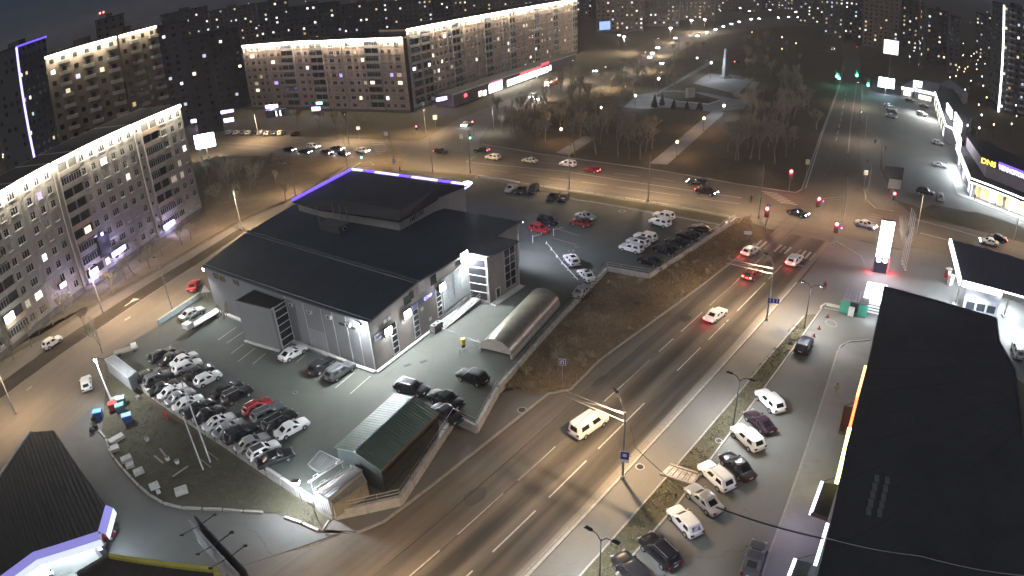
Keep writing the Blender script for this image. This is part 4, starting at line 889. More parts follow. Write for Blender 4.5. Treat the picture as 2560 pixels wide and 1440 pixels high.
p, q = at(1105, 830, LZ), at(1200, 868, LZ); t = thing('barrier_pole', 'thin barrier pole lying from the condenser to the canopy', 'barrier', p); MB().tube(p + UPV * .8, q + UPV * .8, 0.05, 0.05, 5, steel).build('pole', None, t, world=True)
for k in (0.02, 0.98): o = p.lerp(q, k); MB().tube(o, o + UPV * .8, 0.05, 0.05, 5, steel).build('post', None, t, world=True)
# grey container by the side street corner
top = [at(262, 900, 3.2), at(320, 946, 3.2), at(341, 930, 3.2), at(285, 888, 3.2)]
container('storage_container', 'plain grey container at the lot corner beside the street lamp', top, 3.2, M('container_grey', (0.22, 0.23, 0.24), 0.6, var=0.15), 2)
# ================================================================ panel apartment blocks
panel_mat = M('wall_panel_concrete', (0.38, 0.355, 0.32), 0.85, var=0.14, scale=0.35)
panel_mat2 = M('wall_panel_concrete_b', (0.48, 0.35, 0.265), 0.85, var=0.16, scale=0.3)
TONES = {panel_mat.name: [M('panel_a%d' % i, c, 0.85, var=0.16, scale=0.5) for i, c in enumerate(((0.33, 0.31, 0.28), (0.42, 0.39, 0.345), (0.36, 0.345, 0.325)))], panel_mat2.name: [M('panel_b%d' % i, c, 0.85, var=0.18, scale=0.5) for i, c in enumerate(((0.42, 0.31, 0.24), (0.52, 0.4, 0.31), (0.44, 0.34, 0.28)))]}
joint_mat = M('joint_dark', (0.06, 0.057, 0.053), 0.95)
loggia_mat = M('loggia_parapet', (0.38, 0.35, 0.31), 0.8, var=0.2, scale=0.6)
loggia_in = M('loggia_inside', (0.1, 0.095, 0.09), 0.9, var=0.3)
roof_felt = M('roof_felt', (0.045, 0.043, 0.042), 0.9, var=0.3, scale=0.3, bmp=0.2)
cornice_lamp = E('cornice_lamp', (1.0, 0.9, 0.72), 9.0)
_cache = {}
def panel_mesh(kind, w, fh, mat):
    k = ('p', kind, w, fh, mat.name)
    if k in _cache: return _cache[k]
    m = MB(); g = 0.035; th = 0.14
    ow, oh, sill = {'w': (1.35, 1.45, 0.85), 'W': (2.05, 1.45, 0.85), 'b': (0, 0, 0), 's': (0.7, 0.9, 1.3)}[kind]
    def slab_(x0, x1, z0, z1): m.box(((x0 + x1) / 2, th / 2, (z0 + z1) / 2), (x1 - x0, th, z1 - z0), mat)
    if ow == 0: slab_(g, w - g, g, fh - g)
    else:
        a, b = (w - ow) / 2, (w + ow) / 2; slab_(g, a, g, fh - g); slab_(b, w - g, g, fh - g); slab_(a, b, g, sill); slab_(a, b, sill + oh, fh - g)
    _cache[k] = m.mesh('wall_panel'); return _cache[k]
def window_mesh(kind, glass):
    k = ('win', kind, glass.name)
    if k in _cache: return _cache[k]
    ow, oh, n = {'w': (1.35, 1.45, 2), 'W': (2.05, 1.45, 3), 's': (0.7, 0.9, 1)}[kind]; m = MB(); f = 0.07
    m.box((0, 0.1, oh / 2), (ow, 0.02, oh), glass)
    for x in [-ow / 2 + f / 2, ow / 2 - f / 2] + [-ow / 2 + ow * i / n for i in range(1, n)]: m.box((x, 0.06, oh / 2), (f, 0.06, oh), win_frame)
    for z in (f / 2, oh - f / 2): m.box((0, 0.062, z), (ow - 2 * f, 0.055, f), win_frame)
    if n > 1: m.box((-ow / 2 + ow / n * 0.5, 0.063, oh * 0.68), (ow / n - f, 0.05, f * 0.8), win_frame)
    m.box((0, -0.08, -0.03), (ow + 0.12, 0.24, 0.05), win_frame)
    _cache[k] = m.mesh('window'); return _cache[k]
def loggia_mesh(w, fh, var):
    k = ('log', w, fh, var)
    if k in _cache: return _cache[k]
    m = MB(); g = 0.02
    m.box((w / 2, -0.05, 0.07), (w - 2 * g, 0.9, 0.14), loggia_mat)
    m.box((w / 2, -0.46, 0.62), (w - 2 * g, 0.07, 0.98), loggia_mat if var != 2 else panel_mat2)
    for x in (0.06, w / 2, w - 0.06): m.box((x, 0.02, fh / 2 + 0.06), (0.1, 0.78, fh - 0.14), loggia_mat)
    if var in (0, 3):
        n = 8 if var == 0 else 4; x0 = 0.12; x1 = w - 0.12 if var == 0 else w / 2 - 0.06
        for i in range(n + 1): m.box((x0 + (x1 - x0) * i / n, -0.46, 1.85), (0.07, 0.06, 1.45), win_frame)
        m.box(((x0 + x1) / 2, -0.46, 2.55), (x1 - x0, 0.055, 0.08), win_frame); m.box(((x0 + x1) / 2, -0.44, 1.85), (x1 - x0 - 0.08, 0.02, 1.36), win_glass)
    _cache[k] = m.mesh('loggia'); return _cache[k]
def block(name, label, p_right, u, bays, floors=9, fh=2.8, z0=0.9, depth=12.5, pmat=panel_mat, lit=0.1, seed=1, nested=True, lamps=True, lamp_power=420, cat='apartment block', group=None, setback=None, cornice=True, end_windows=0, lampcol=(1.0, 0.9, 0.72), wcols=None):
    """facade listed from its right end (seen from the street) to the left; u points from left to right along the facade; bays = list of sections, each a string of w W L b s"""
    BW = {'w': 3.0, 'W': 3.6, 'L': 6.2, 'b': 1.3, 's': 2.2}; r = random.Random(seed)
    u = Vector(u).normalized(); inn = Vector((-u.y, u.x, 0)); rz = math.atan2(u.y, u.x)
    total = sum(BW[c] for s in bays for c in s)
    left = Vector(p_right) - u * total; t = thing(name, label, cat, (left.x, left.y, 0), rz, group)
    tones = [pmat] * 4 + TONES[pmat.name]; H = z0 + floors * fh; top = H + 1.0; x = total; lights = []
    for si, sec in enumerate(bays):
        wsec = sum(BW[c] for c in sec); x0 = x - wsec; sb = (setback or {}).get(si, 0.0)
        m = MB(); m.box((x0 + wsec / 2, sb + 0.16 + depth / 2, H / 2), (wsec - 0.04, depth, H), joint_mat); m.build('core', None, t)
        m = MB(); m.box((x0 + wsec / 2, sb + 0.08 + depth / 2, H + 0.35), (wsec - 0.06, depth + 0.3, 0.7), pmat); m.box((x0 + wsec / 2, sb + 0.08 + depth / 2, H + 0.715), (wsec - 0.8, depth - 0.5, 0.03), roof_felt); m.build('parapet', None, t)
        m = MB(); m.box((x0 + wsec / 2, sb + 0.05, z0 / 2), (wsec - 0.04, 0.3, z0), concrete_dark); m.build('plinth', None, t)
        if cornice:
            MB().box((x0 + wsec / 2, sb - 0.32, H + 0.4), (wsec - 0.5, 0.32, 0.7), cornice_lamp).build('cornice_lamp', None, t)
            if lamps: lamp_light('AREA', 'lamp', t, (x0 + wsec / 2, sb - 0.85, H + 0.25), lamp_power * wsec / 18, lampcol, (wsec * 0.95, 0.25), 170, rot=Vector((0, 0.35, -1)).to_track_quat('-Z', 'Y').to_euler())
        cx = x
        for c in sec:
            w = BW[c]; cx -= w
            for fl in range(floors):
                z = z0 + fl * fh
                if c == 'L':
                    var = r.choice((0, 0, 1, 2, 3, 0)); lo = put('loggia', loggia_mesh(w, fh, var), t, (cx, sb + 0.02, z))
                    m_ = 'w' if r.random() < 0.8 else None
                    if r.random() < lit * 0.8:
                        g_ = r.choice((win_warm, win_cool, win_purple, win_cool)); put('window', window_mesh('W', g_), lo, (w * r.choice((0.27, 0.72)), 0.02, 0.85))
                    continue
                pn = put('wall_panel', panel_mesh(c, w, fh, r.choice(tones)), t, (cx, sb, z))
                if c != 'b':
                    q = r.random(); g_ = win_glass
                    if q < lit: g_ = r.choice((win_warm, win_cool, win_warm, win_cool, win_warm, win_purple) if wcols is None else wcols)
                    elif q < lit * 1.4: g_ = win_dim
                    elif q > 0.84: g_ = win_curtain
                    sill = {'w': 0.85, 'W': 0.85, 's': 1.3}[c]
                    put('window', window_mesh(c, g_), pn, (w / 2, 0.0, sill))
        MB().box((x0 + 0.12, sb - 0.1, (z0 + H) / 2), (0.3, 0.3, H - z0), loggia_mat).build('pilaster', None, t)
        # downpipe at the joint
        MB().tube((x0 + 0.5, sb - 0.1, z0), (x0 + 0.5, sb - 0.1, H), 0.07, 0.07, 5, steel).build('downpipe', None, t)
        x = x0
    return t, left, u, inn, total, H
# left nine storey block along the side street
AU = Vector((0.217, 0.976, 0)).normalized()
blkA, Aleft, _, Ain, Atot, AH = block('apartment_block', 'nearest nine storey panel block with white lit cornice along the side street', Vector((-76.6, 153.2, 0)), AU,
    ['wwWLs', 'wwwWww', 'Lb', 'wwwb', 'WwL', 'wwwwww', 'Lww'], 9, 2.85, 1.2, 12.5, panel_mat, 0.045, 7, lamp_power=1900, setback={1: 0.25, 3: 0.25, 5: 0.2})
# corner block: two wings
Cu = Vector((77, -30, 0)).normalized()
blkC, Cl, _, Cin, Ctot, CH_ = block('apartment_block', 'nine storey brownish panel wing facing the intersection, lit cornice in steps', Vector((-35.5, 255.5, 0)), Cu,
    ['bWww', 'LwwWb', 'wWsL', 'wwWb', 'LwWb', 'wwWw'], 9, 2.95, 0.9, 12.5, panel_mat2, 0.05, 21, lamp_power=2400, setback={3: 3.0, 4: 3.0, 5: 3.0})
Bu = Vector((0.487, 0.873, 0)).normalized()
def bwing():
    P0 = Vector((-34.6, 257.5, 0)) + Bu * 0.5
    secs = ['Lb', 'wLb', 'Www', 'wLW', 'wwWb', 'LwW', 'wwWb', 'LwW', 'wwWb', 'LwWw', 'wwWb', 'LwW', 'wwWb', 'LwWw'][::-1]
    BW = {'w': 3.0, 'W': 3.6, 'L': 6.2, 'b': 1.3, 's': 2.2}; tot = sum(BW[c] for s in secs for c in s)
    return block('apartment_block', 'long nine storey panel wing above the glowing shop row, lit cornice', P0 + Bu * tot, Bu, secs, 9, 3.2, 1.2, 12.5, panel_mat2, 0.07, 33, lamp_power=2600)
blkB, Bl, _, Bin, Btot, BH_ = bwing()

# ---------------------------------------------------------------- shop row below the long wing
shop_glow = E('shop_window', (0.9, 1.0, 0.98), 3.2); shop_white = E('shop_window_white', (1, 1, 1), 7.0); sign_red = E('sign_red', (1.0, 0.08, 0.1), 3.0); sign_pink = E('sign_pink', (1.0, 0.25, 0.5), 3.0)
sp0 = at(1135, 268); sp1 = at(1440, 158)
su = (sp1 - sp0).normalized(); sn = Vector((su.y, -su.x, 0)); sl = (sp1 - sp0).length
shop = thing('shop_row', 'low shop row with glowing glass front under the long panel wing', 'shop', sp0)
m = MB(); m.prism([sp0, sp1, sp1 - sn * 9, sp0 - sn * 9], 0, 4.6, roof_felt, M('shop_wall', (0.2, 0.17, 0.16), 0.8)); m.build('wall', None, shop, world=True)
MB().bar(sp0 + UPV * 4.6, sp1 + UPV * 4.6, 0.5, 0.35, concrete).build('roof_edge', None, shop, world=True)
def shop_at(px0, py0, px1, py1, zc, h, mat, name, d=0.08):
    a, b = onwall(px0, py0, sp0, sp1), onwall(px1, py1, sp0, sp1); c = (a + b) / 2; return panel(shop, name, Vector((c.x, c.y, zc)), su, sn, (b - a).length, h, d, mat)
shop_at(1222, 215, 1255, 205, 2.0, 3.2, shop_white, 'shop_window')
for i in range(8): shop_at(1268 + i * 13, 214 - i * 4.6, 1279.5 + i * 13, 210 - i * 4.6, 1.9, 2.7, shop_glow, 'shop_window')
shop_at(1222, 200, 1255, 190, 4.0, 0.8, sign_pink, 'fascia_sign', 0.2); shop_at(1300, 180, 1352, 163, 3.9, 0.8, sign_red, 'fascia_sign', 0.2)
for i in range(4): shop_at(1353 + i * 5, 163 - i * 2, 1356 + i * 5, 162 - i * 2, 4.9, 1.2, sign_red, 'sign_letter', 0.2)
shop_at(1374, 180, 1378, 178, 2.2, 2.6, win_cool, 'display'); shop_at(1196, 232, 1205, 228, 1.6, 2.2, win_warm, 'door'); shop_at(1208, 238, 1216, 235, 1.3, 2.2, win_cool, 'door')
shop_at(1160, 236, 1166, 234, 3.0, 1.2, sign_red, 'lit_box', 0.3)
lamp_light('AREA', 'lamp', shop, at(1295, 210) - shop.location + UPV * 3 + sn * 1.0, 3500, (0.9, 1, 0.97), (26, 1.5), 180, rot=aim(sn + UPV * -0.6))
lamp_light('AREA', 'lamp', shop, at(1240, 228) - shop.location + UPV * 3 + sn * 1.0, 1500, (1, 1, 1), (8, 2), 180, rot=aim(sn + UPV * -0.6))
# blue sign boxes on the corner block's foot
def glowbox(px, py, z, w, h, mat, name, label, wall=None, rz=0.0, power=0, col=(0.5, 0.45, 1)):
    p = at(px, py, z); t = thing(name, label, 'sign', p); MB().box((0, 0.1, 0), (w + 0.2, 0.16, h + 0.2), dark_metal, rz).build('frame', None, t); MB().box((math.sin(rz) * 0.02, -0.02 * math.cos(rz), 0), (w, 0.12, h), mat, rz).build('face', None, t)
    for s_ in (-0.35, 0.35): MB().tube((math.cos(rz) * w * s_, math.sin(rz) * w * s_ + 0.2, -z), (math.cos(rz) * w * s_, math.sin(rz) * w * s_ + 0.2, 0), 0.08, 0.08, 5, dark_metal).build('leg', None, t)
    if power: lamp_light('POINT', 'lamp', t, (0, -1.0, -0.3), power, col, 0.4)
    return t
sign_violet = E('sign_violet', (0.6, 0.5, 1.0), 2.0); sign_bluew = E('sign_blue_white', (0.75, 0.8, 1.0), 7.0); sign_green = E('sign_green', (0.25, 1.0, 0.6), 5.0)
glowbox(679, 266, 4.0, 5.5, 1.5, sign_violet, 'lit_sign', 'violet white sign over the kiosk at the brown wing', power=1500)
glowbox(790, 272, 3.2, 3.6, 1.6, sign_violet, 'lit_sign', 'small violet sign at the foot of the brown wing', power=600)
glowbox(798, 258, 5.5, 2.4, 1.0, sign_green, 'lit_sign', 'small green sign above the violet one on the brown wing')
glowbox(1104, 247, 4.0, 5.0, 1.4, sign_violet, 'lit_sign', 'blue violet sign at the corner of the two panel wings', rz=R(35), power=700)
kb_ = at(690, 292); t = thing('kiosk', 'small glass kiosk below the violet sign', 'kiosk', kb_); MB().box((0, 1.6, 1.4), (8.5, 3, 2.8), M('kiosk_wall', (0.12, 0.13, 0.15), 0.6)).build('wall', None, t)
for i in range(5): MB().box((-0.5 + i * 0.85, 0.05, 1.3), (0.6, 0.06, 2.2), win_cool if i % 2 else win_glass).build('window', None, t)
# shop signs on the left block's ground floor, each with a canopy stair
def a_sign(px, py, w, h, mat, label, power, col=(0.55, 0.5, 1.0)):
    Ar = Vector((-76.6, 153.2, 0)); p = onwall(px, py, Aleft, Ar, 0.9); t = thing('shop_sign', label, 'sign', p)
    rz = math.atan2(AU.y, AU.x); MB().box((0, 0, 0), (w, 0.2, h), mat, rz).build('face', None, t); n = Vector((AU.y, -AU.x, 0))
    MB().box((-n.x * 0.35, -n.y * 0.35, 0), (w + 0.3, 0.3, h + 0.3), dark_metal, rz).build('backing', None, t)
    for s_ in (-0.4, 0.4): q = AU * (w * s_) - n * 0.2; MB().tube(q, q - n * 0.9, 0.05, 0.05, 5, dark_metal).build('bracket', None, t)
    if power: lamp_light('POINT', 'lamp', t, n * 1.2 + UPV * -0.6, power, col, 0.4)
    return t
a_sign(423, 561, 4.2, 1.0, sign_violet, 'violet white sign nearest the far end of the nearest panel block', 900)
a_sign(297, 627, 4.6, 1.0, sign_violet, 'violet white sign beside the dark billboard on the nearest panel block', 900)
a_sign(235, 680, 2.6, 1.3, sign_violet, 'lumpy violet white sign behind the tall lamp post', 900)
a_sign(158, 712, 1.8, 0.9, sign_violet, 'small violet sign low on the nearest panel block', 300)
a_sign(24, 794, 2.6, 1.5, shop_glow, 'pale greenish shop window sign at the left edge of the block', 250, (0.9, 1, 0.95))
a_sign(255, 585, 0.7, 0.7, sign_violet, 'tiny round violet lamp above the dark billboard', 150)
t = a_sign(262, 612, 3.4, 4.2, M('billboard_dark', (0.05, 0.05, 0.055), 0.6), 'unlit dark billboard standing before the nearest panel block', 0)

# ---------------------------------------------------------------- far city: towers set by direction and distance
tw_walls = [M('tower_wall_%d' % i, c, 0.85, var=0.15, scale=0.2) for i, c in enumerate(((0.12, 0.105, 0.09), (0.1, 0.1, 0.105), (0.19, 0.15, 0.12), (0.085, 0.078, 0.072)))]
tw_dark = glassy('tower_window_dark', (0.015, 0.015, 0.018), 0.2)
far_win = [E('far_window_%d' % i, c, s) for i, (c, s) in enumerate((((1, 0.8, 0.52), 0.8), ((0.95, 0.96, 1.0), 1.3), ((0.75, 0.78, 1.0), 0.7), ((1, 0.65, 0.35), 0.45), ((1, 0.9, 0.72), 1.6)))]
def dirpt(px, py, D):
    d = ray(px, py); k = D / math.hypot(d.x, d.y); return Vector((d.x * k, d.y * k, CAM_H + d.z * k))
far_sorted = []
def tower(px0, px1, ytop, D0, D1=None, wallm=0, lit=0.22, seed=0, label=None, depth=14, fh=2.9, bay=3.2, balcony=False, crown=None, name='apartment_tower', edge=None, lamps=None):
    r = random.Random(seed * 7 + 3); D1 = D1 or D0
    ya, yb = ytop if isinstance(ytop, tuple) else (ytop, ytop); a, b = dirpt(px0, ya, D0), dirpt(px1, yb, D1); top = max(12.0, (a.z + b.z) / 2); a.z = b.z = 0
    u = (b - a).normalized(); inn = Vector((-u.y, u.x, 0)); w = (b - a).length; rz = math.atan2(u.y, u.x); nb_ = max(2, int(w / bay)); nf = max(4, int((top - 1.2) / fh)); bw = w / nb_; f_h = (top - 1.2) / nf
    t = thing(name, label, 'tower block', (a.x, a.y, 0), rz, 'towers of the far city'); wm = tw_walls[wallm]
    m = MB(); m.box((w / 2, depth / 2, top / 2), (w, depth, top), wm); m.build('wall', None, t)
    m = MB(); m.box((w / 2, depth / 2, top + 0.3), (w + 0.4, depth + 0.4, 0.6), roof_felt); m.box((w * 0.5, depth * 0.5, top + 1.4), (w * 0.22, depth * 0.4, 1.8), wm); m.build('roof', None, t)
    dk = MB(); lt = MB(); blc = MB()
    for i in range(nb_):
        for k in range(nf):
            x, z = (i + 0.5) * bw, 1.2 + (k + 0.55) * f_h; q = r.random(); ww = min(1.25, bw * 0.42)
            tgt, mt = (lt, r.choice(far_win)) if q < lit else (dk, tw_dark)
            tgt.box((x, -0.02, z), (ww, 0.06, 1.2), mt)
            if balcony and i % 2 == 1: blc.box((x, -0.5, z - 0.95), (bw * 0.95, 1.0, 0.9), loggia_mat)
    for i in range(max(2, int(depth / bay))):
        for k in range(nf):
            if r.random() < 0.6:
                for xx in (-0.02, w + 0.02): (lt if r.random() < lit * 0.7 else dk).box((xx, (i + 0.5) * bay + 0.6, 1.2 + (k + 0.55) * f_h), (0.06, 1.3, 1.4), far_win[0] if False else tw_dark)
    dk.build('dark_windows', None, t, kind='stuff')
    if lt.v: lt.build('lit_windows', None, t, kind='stuff')
    if blc.v: blc.build('balconies', None, t, kind='stuff')
    if crown: MB().box((w / 2, -0.35, top + 0.1), (w, 0.35, 0.6), crown).build('cornice_lamp', None, t)
    if edge: MB().box((0.3, -0.4, top / 2), (0.7, 0.5, top), edge).build('edge_lamp', None, t)
    if lamps: lamp_light('AREA', 'lamp', t, (w / 2, -1.2, top), lamps, (1.0, 0.92, 0.7), (w * 0.95, 0.3), 170, rot=Vector((0, 0.3, -1)).to_track_quat('-Z', 'Y').to_euler())
    return t
tower(112, 292, (140, 100), 192, 190, 2, 0.05, 1, 'tall tower with lit white cornice and balconies behind the nearest block', 16, balcony=True, crown=cornice_lamp, lamps=3200)
tower(296, 388, (95, 66), 196, 206, 2, 0.03, 2, 'tower wing with bare end wall and stacked balconies beside the lit cornice tower', 14, balcony=True, crown=cornice_lamp, lamps=900)
tower(38, 114, (120, 92), 250, 268, 1, 0.12, 3, 'dark tower edged with a blue light strip at the far left', 14, crown=strip_blue, edge=strip_bluewhite)
p = dirpt(238, 40, 300)
specs = [(236, 310, 45, 330, 0, .03), (392, 470, 62, 300, 3, .1), (455, 520, 95, 270, 3, .08), (518, 596, 78, 320, 3, .1), (400, 520, 28, 520, 3, .2), (520, 640, 20, 560, 0, .16), (640, 720, 6, 470, 3, .2), (715, 850, 14, 430, 3, .16), (850, 960, 10, 480, 3, .2), (955, 1080, 4, 520, 0, .2), (1075, 1190, -6, 560, 3, .2), (1185, 1330, -12, 600, 0, .18),
 (1490, 1610, -40, 520, 2, .2), (1612, 1700, -46, 560, 1, .2), (1702, 1790, -40, 620, 2, .22), (1795, 1900, -20, 720, 3, .25), (1905, 1985, -30, 800, 3, .25), (2000, 2062, -35, 640, 3, .3), (2064, 2112, -60, 520, 1, .25), (2114, 2160, -55, 540, 1, .25), (2162, 2250, -50, 500, 2, .12), (2256, 2300, -45, 520, 3, .3), (2302, 2312, 10, 420, 1, .3), (2318, 2372, 28, 460, 3, .25), (2376, 2402, 45, 430, 1, .05), (2440, 2500, 40, 560, 3, .2), (1330, 1480, -20, 640, 3, .2)]
for i, (x0, x1, yt, D, wm, lt) in enumerate(sorted(specs)):
    o = ORD[i] if i < 20 else 'twenty ' + ORD[i - 20]
    tower(x0, x1, yt, D, None, wm, lt, 20 + i, 'distant night tower with scattered lit windows, %s along the skyline from the left edge' % o, 14, bay=3.4)
tower(2508, 2600, (12, 40), 330, 340, 1, 0.2, 99, 'tower with a tall white light strip up its edge at the right border', 14, balcony=True, edge=E('edge_white', (1, 1, 1), 6.0))
# red aviation lamps on the tower behind
p = dirpt(250, 34, 330); t = thing('aviation_lamp', 'pair of red aviation lamps on the tower roof at the upper left', 'lamp', p)
for s in (0, 2.0): MB().tube((s, 0, -2.5), (s, 0, 0), 0.08, 0.08, 5, dark_metal).build('mast', None, t); MB().ball((s, 0, 0.2), 0.45, tail_on).build('lamp_globe', None, t)
# ================================================================ street lamps
arm_mat = pole_grey
def lamp_post(label, base, hgt, heads, power, col, mat, group, z=0.0, head_w=0.9, pole=pole_grey, spot=150, name='street_lamp', r0=0.11, power_head=None, below=None):
    """base = px of the foot; heads = list of (dx, dy, rise) offsets of each lamp head from the pole top"""
    b = at(base[0], base[1], z); t = thing(name, label, 'street lamp', b, group=group)
    MB().tube((0, 0, 0), (0, 0, hgt), r0, r0 * 0.55, 8, pole).build('pole', None, t); MB().tube((0, 0, 0), (0, 0, 0.5), r0 * 1.6, r0 * 1.6, 8, pole).build('base', None, t)
    for dx, dy, up in heads:
        e = Vector((dx, dy, hgt + up)); a = Vector((0, 0, hgt - 0.2)); mid = Vector((dx * 0.45, dy * 0.45, hgt + up * 0.85))
        MB().path([a, mid, e], 0.045, 6, pole).build('arm', None, t)
        d = Vector((dx, dy, 0)); d = d.normalized() if d.length > 0.01 else Vector((1, 0, 0)); rz = math.atan2(d.y, d.x); c = e + d * head_w * 0.4
        MB().box((c.x, c.y, c.z + 0.06), (head_w, head_w * 0.42, 0.16), dark_metal, rz, 0.7).build('lamp_head', None, t)
        MB().box((c.x, c.y, c.z - 0.04), (head_w * 0.55, head_w * 0.22, 0.05), mat, rz).build('lamp_lens', None, t)
        if power: lamp_light('SPOT', 'lamp', t, (c.x, c.y, c.z - 0.12), power, col, 0.18, spot, 0.7, (0, 0, 0))
    return t
def toward(base, tgt, L, z=0.0):
    a, b = at(base[0], base[1], z), at(tgt[0], tgt[1], z); d = (b - a); d.z = 0; d.normalize(); return d.x * L, d.y * L
GP = 'double headed lamps in the grass strip'
for i, (b, lab, hh) in enumerate((((2010, 820), 'black double headed lamp post nearest the green kiosk', 7.0), ((1832, 1068), 'black double headed lamp post between the grass strip and the white cars', 7.0), ((1497, 1480), 'black double headed lamp post at the bottom edge of the grass strip', 7.2))):
    lamp_post(lab, b, hh, [(RN.x * -1.0 + 0.1, RN.y * -1.0, 0.5), (RN.x * 1.0, RN.y * 1.0, 0.5)], 3400, NEUT, led_white, GP, 0.06, 0.8, dark_metal, 160)
GT = 'catenary poles with lamps along the main road'
# pole positions of the trolley wires: lamp arm over the road
cat_poles = [((1556, 1197), 9.2, 'catenary pole with blue bus stop plate and lamp arm over the white van'), ((1916, 801), 9.2, 'catenary pole with blue lane sign beside the red tail lights')]
for b, hh, lab in cat_poles:
    t = lamp_post(lab, b, hh, [(RN.x * 1.6 + RD.x * 1.0, RN.y * 1.6 + RD.y * 1.0, 1.2)], 14000, SOD, led_warm, GT, 0.1, 0.9, pole_grey, 165, r0=0.16)
    for up in (8.0, 8.8): MB().tube((0, 0, up), (RN.x * 7.5, RN.y * 7.5, up - 0.15), 0.05, 0.05, 5, steel).build('catenary_arm', None, t)
    MB().tube((0, 0, 9.1), (RN.x * 6.5, RN.y * 6.5, 8.0), 0.02, 0.02, 4, steel).build('stay', None, t)
# lamp added out of view to light the lower end of the main road
lamp_post('unseen catenary lamp pole added to light the lower end of the main road', (1055, 1702), 9.2, [(RN.x * 2.2, RN.y * 2.2, 1.2)], 20000, SOD, led_warm, GT, 0.1, 0.9, pole_grey, 165, r0=0.16)
# junction lamps
GS = 'sodium lamps along the cross street'
def clamp_(b, tgt, lab, power=6500, hgt=10, col=SOD, mat=led_warm, g=GS, z=0.0, L=1.8): return lamp_post(lab, b, hgt, [(*toward(b, tgt, L, z), 0.6)], power, col, mat, g, z, 0.9, pole_grey, 165, r0=0.13)
clamp_((1896, 545), (1860, 480), 'tall pole lamp at the corner before the red traffic light', 13000, 11)
clamp_((1423, 474), (1440, 440), 'lamp pole beside the cross street near the dark hatchback', 14000, 10)
clamp_((1620, 505), (1640, 465), 'lamp pole in the middle of the cross street fence', 14000, 10)
clamp_((1082, 430), (1100, 395), 'lamp pole behind the blue edged hall', 9000, 10)
clamp_((1176, 432), (1190, 400), 'lamp pole with white sign lamp at the end of the centre line', 7000, 10)
clamp_((870, 418), (900, 380), 'lamp pole rising behind the peak of the blue edged roof', 9000, 10.5)
clamp_((985, 410), (1000, 380), 'thin lamp pole in the junction behind the hall', 5000, 9)
clamp_((873, 360), (873, 340), 'lamp with reddish white glow above the stopped cars', 14000, 9)
clamp_((648, 348), (648, 365), 'lamp with pinkish glow beside the parked row of far cars', 16000, 9)
clamp_((505, 398), (505, 370), 'lamp pole beside the bright billboard at the far left junction', 6000, 9)
clamp_((1065, 333), (1085, 350), 'lamp pole with warm glow at the corner of the brown wing', 14000, 10)
clamp_((1235, 330), (1215, 340), 'lamp pole with white glow at the mouth of the boulevard', 4000, 8, COLD, led_white)
clamp_((2105, 555), (2090, 520), 'lamp pole carrying the gantry over the avenue lanes', 7000, 9)
clamp_((2165, 510), (2140, 490), 'bent lamp pole on the traffic island', 4500, 9)
clamp_((2160, 360), (2125, 350), 'first lamp pole up the avenue kerb', 3500, 9, WARM)
clamp_((2150, 270), (2120, 260), 'second lamp pole up the avenue kerb', 4000, 9, (1.0, 0.85, 0.65))
clamp_((2290, 590), (2260, 620), 'lamp pole behind the glowing price pylon', 5500, 9)
clamp_((2535, 600), (2500, 640), 'lamp pole by the dark car at the right border', 5000, 9)
# side street lamps
GSS = 'lamps along the side street'
clamp_((605, 575), (640, 590), 'white glowing lamp post on the verge between block and warehouse', 15000, 9.5, (1.0, 0.75, 0.5), led_white, GSS)
clamp_((258, 782), (300, 790), 'tall lamp post before the lumpy violet sign', 13000, 9.5, (1.0, 0.72, 0.46), led_warm, GSS)
clamp_((430, 772), (395, 740), 'leaning wooden lamp post beside the parapet wall', 7000, 9, (1.0, 0.74, 0.48), led_warm, GSS, 0.05)
clamp_((740, 492), (720, 435), 'curved lamp post at the left tip of the blue edged roof', 6000, 7.5, (1.0, 0.75, 0.5), led_warm, GSS)
clamp_((40, 1035), (60, 1060), 'lamp post at the lower left stretch of the side street', 8000, 9, (1.0, 0.72, 0.46), led_warm, GSS)
# lot pole lamp
p = at(281, 1012, 0.1); t = thing('lot_lamp', 'leaning white pole with star bright lamp by the waste bins', 'street lamp', p)
MB().tube((0, 0, 0), (-0.1, 0.2, 7.6), 0.11, 0.09, 8, white_paint).build('pole', None, t); MB().tube((0.9, -0.8, 0), (0.0, 0.1, 4.2), 0.08, 0.07, 6, white_paint).build('strut', None, t)
MB().box((-0.1, 0.2, 7.75), (0.55, 0.4, 0.2), dark_metal).build('lamp_head', None, t); MB().ball((-0.1, 0.1, 7.6), 0.25, led_white).build('lamp_bulb', None, t)
lamp_light('POINT', 'lamp', t, (0.25, -0.1, 7.4), 5200, NEUT, 0.2)
# bright lamp on the wall near the containers
p = at(740, 1207, 4.2); t = thing('wall_lamp', 'glaring white lamp on a short mast at the retaining wall', 'lamp', (p.x, p.y, LZ))
MB().tube((0, 0, 0), (0, 0, 3.1), 0.06, 0.05, 6, steel).build('mast', None, t); MB().box((0, 0, 3.25), (0.7, 0.5, 0.3), led_white).build('lamp_head', None, t)
MB().box((0, 0, 3.45), (0.75, 0.55, 0.08), dark_metal).build('hood', None, t)
for s in (-1, 1): lamp_light('POINT', 'lamp', t, (0.55 * s, -0.35 * s, 3.1), 1900, COLD, 0.2)
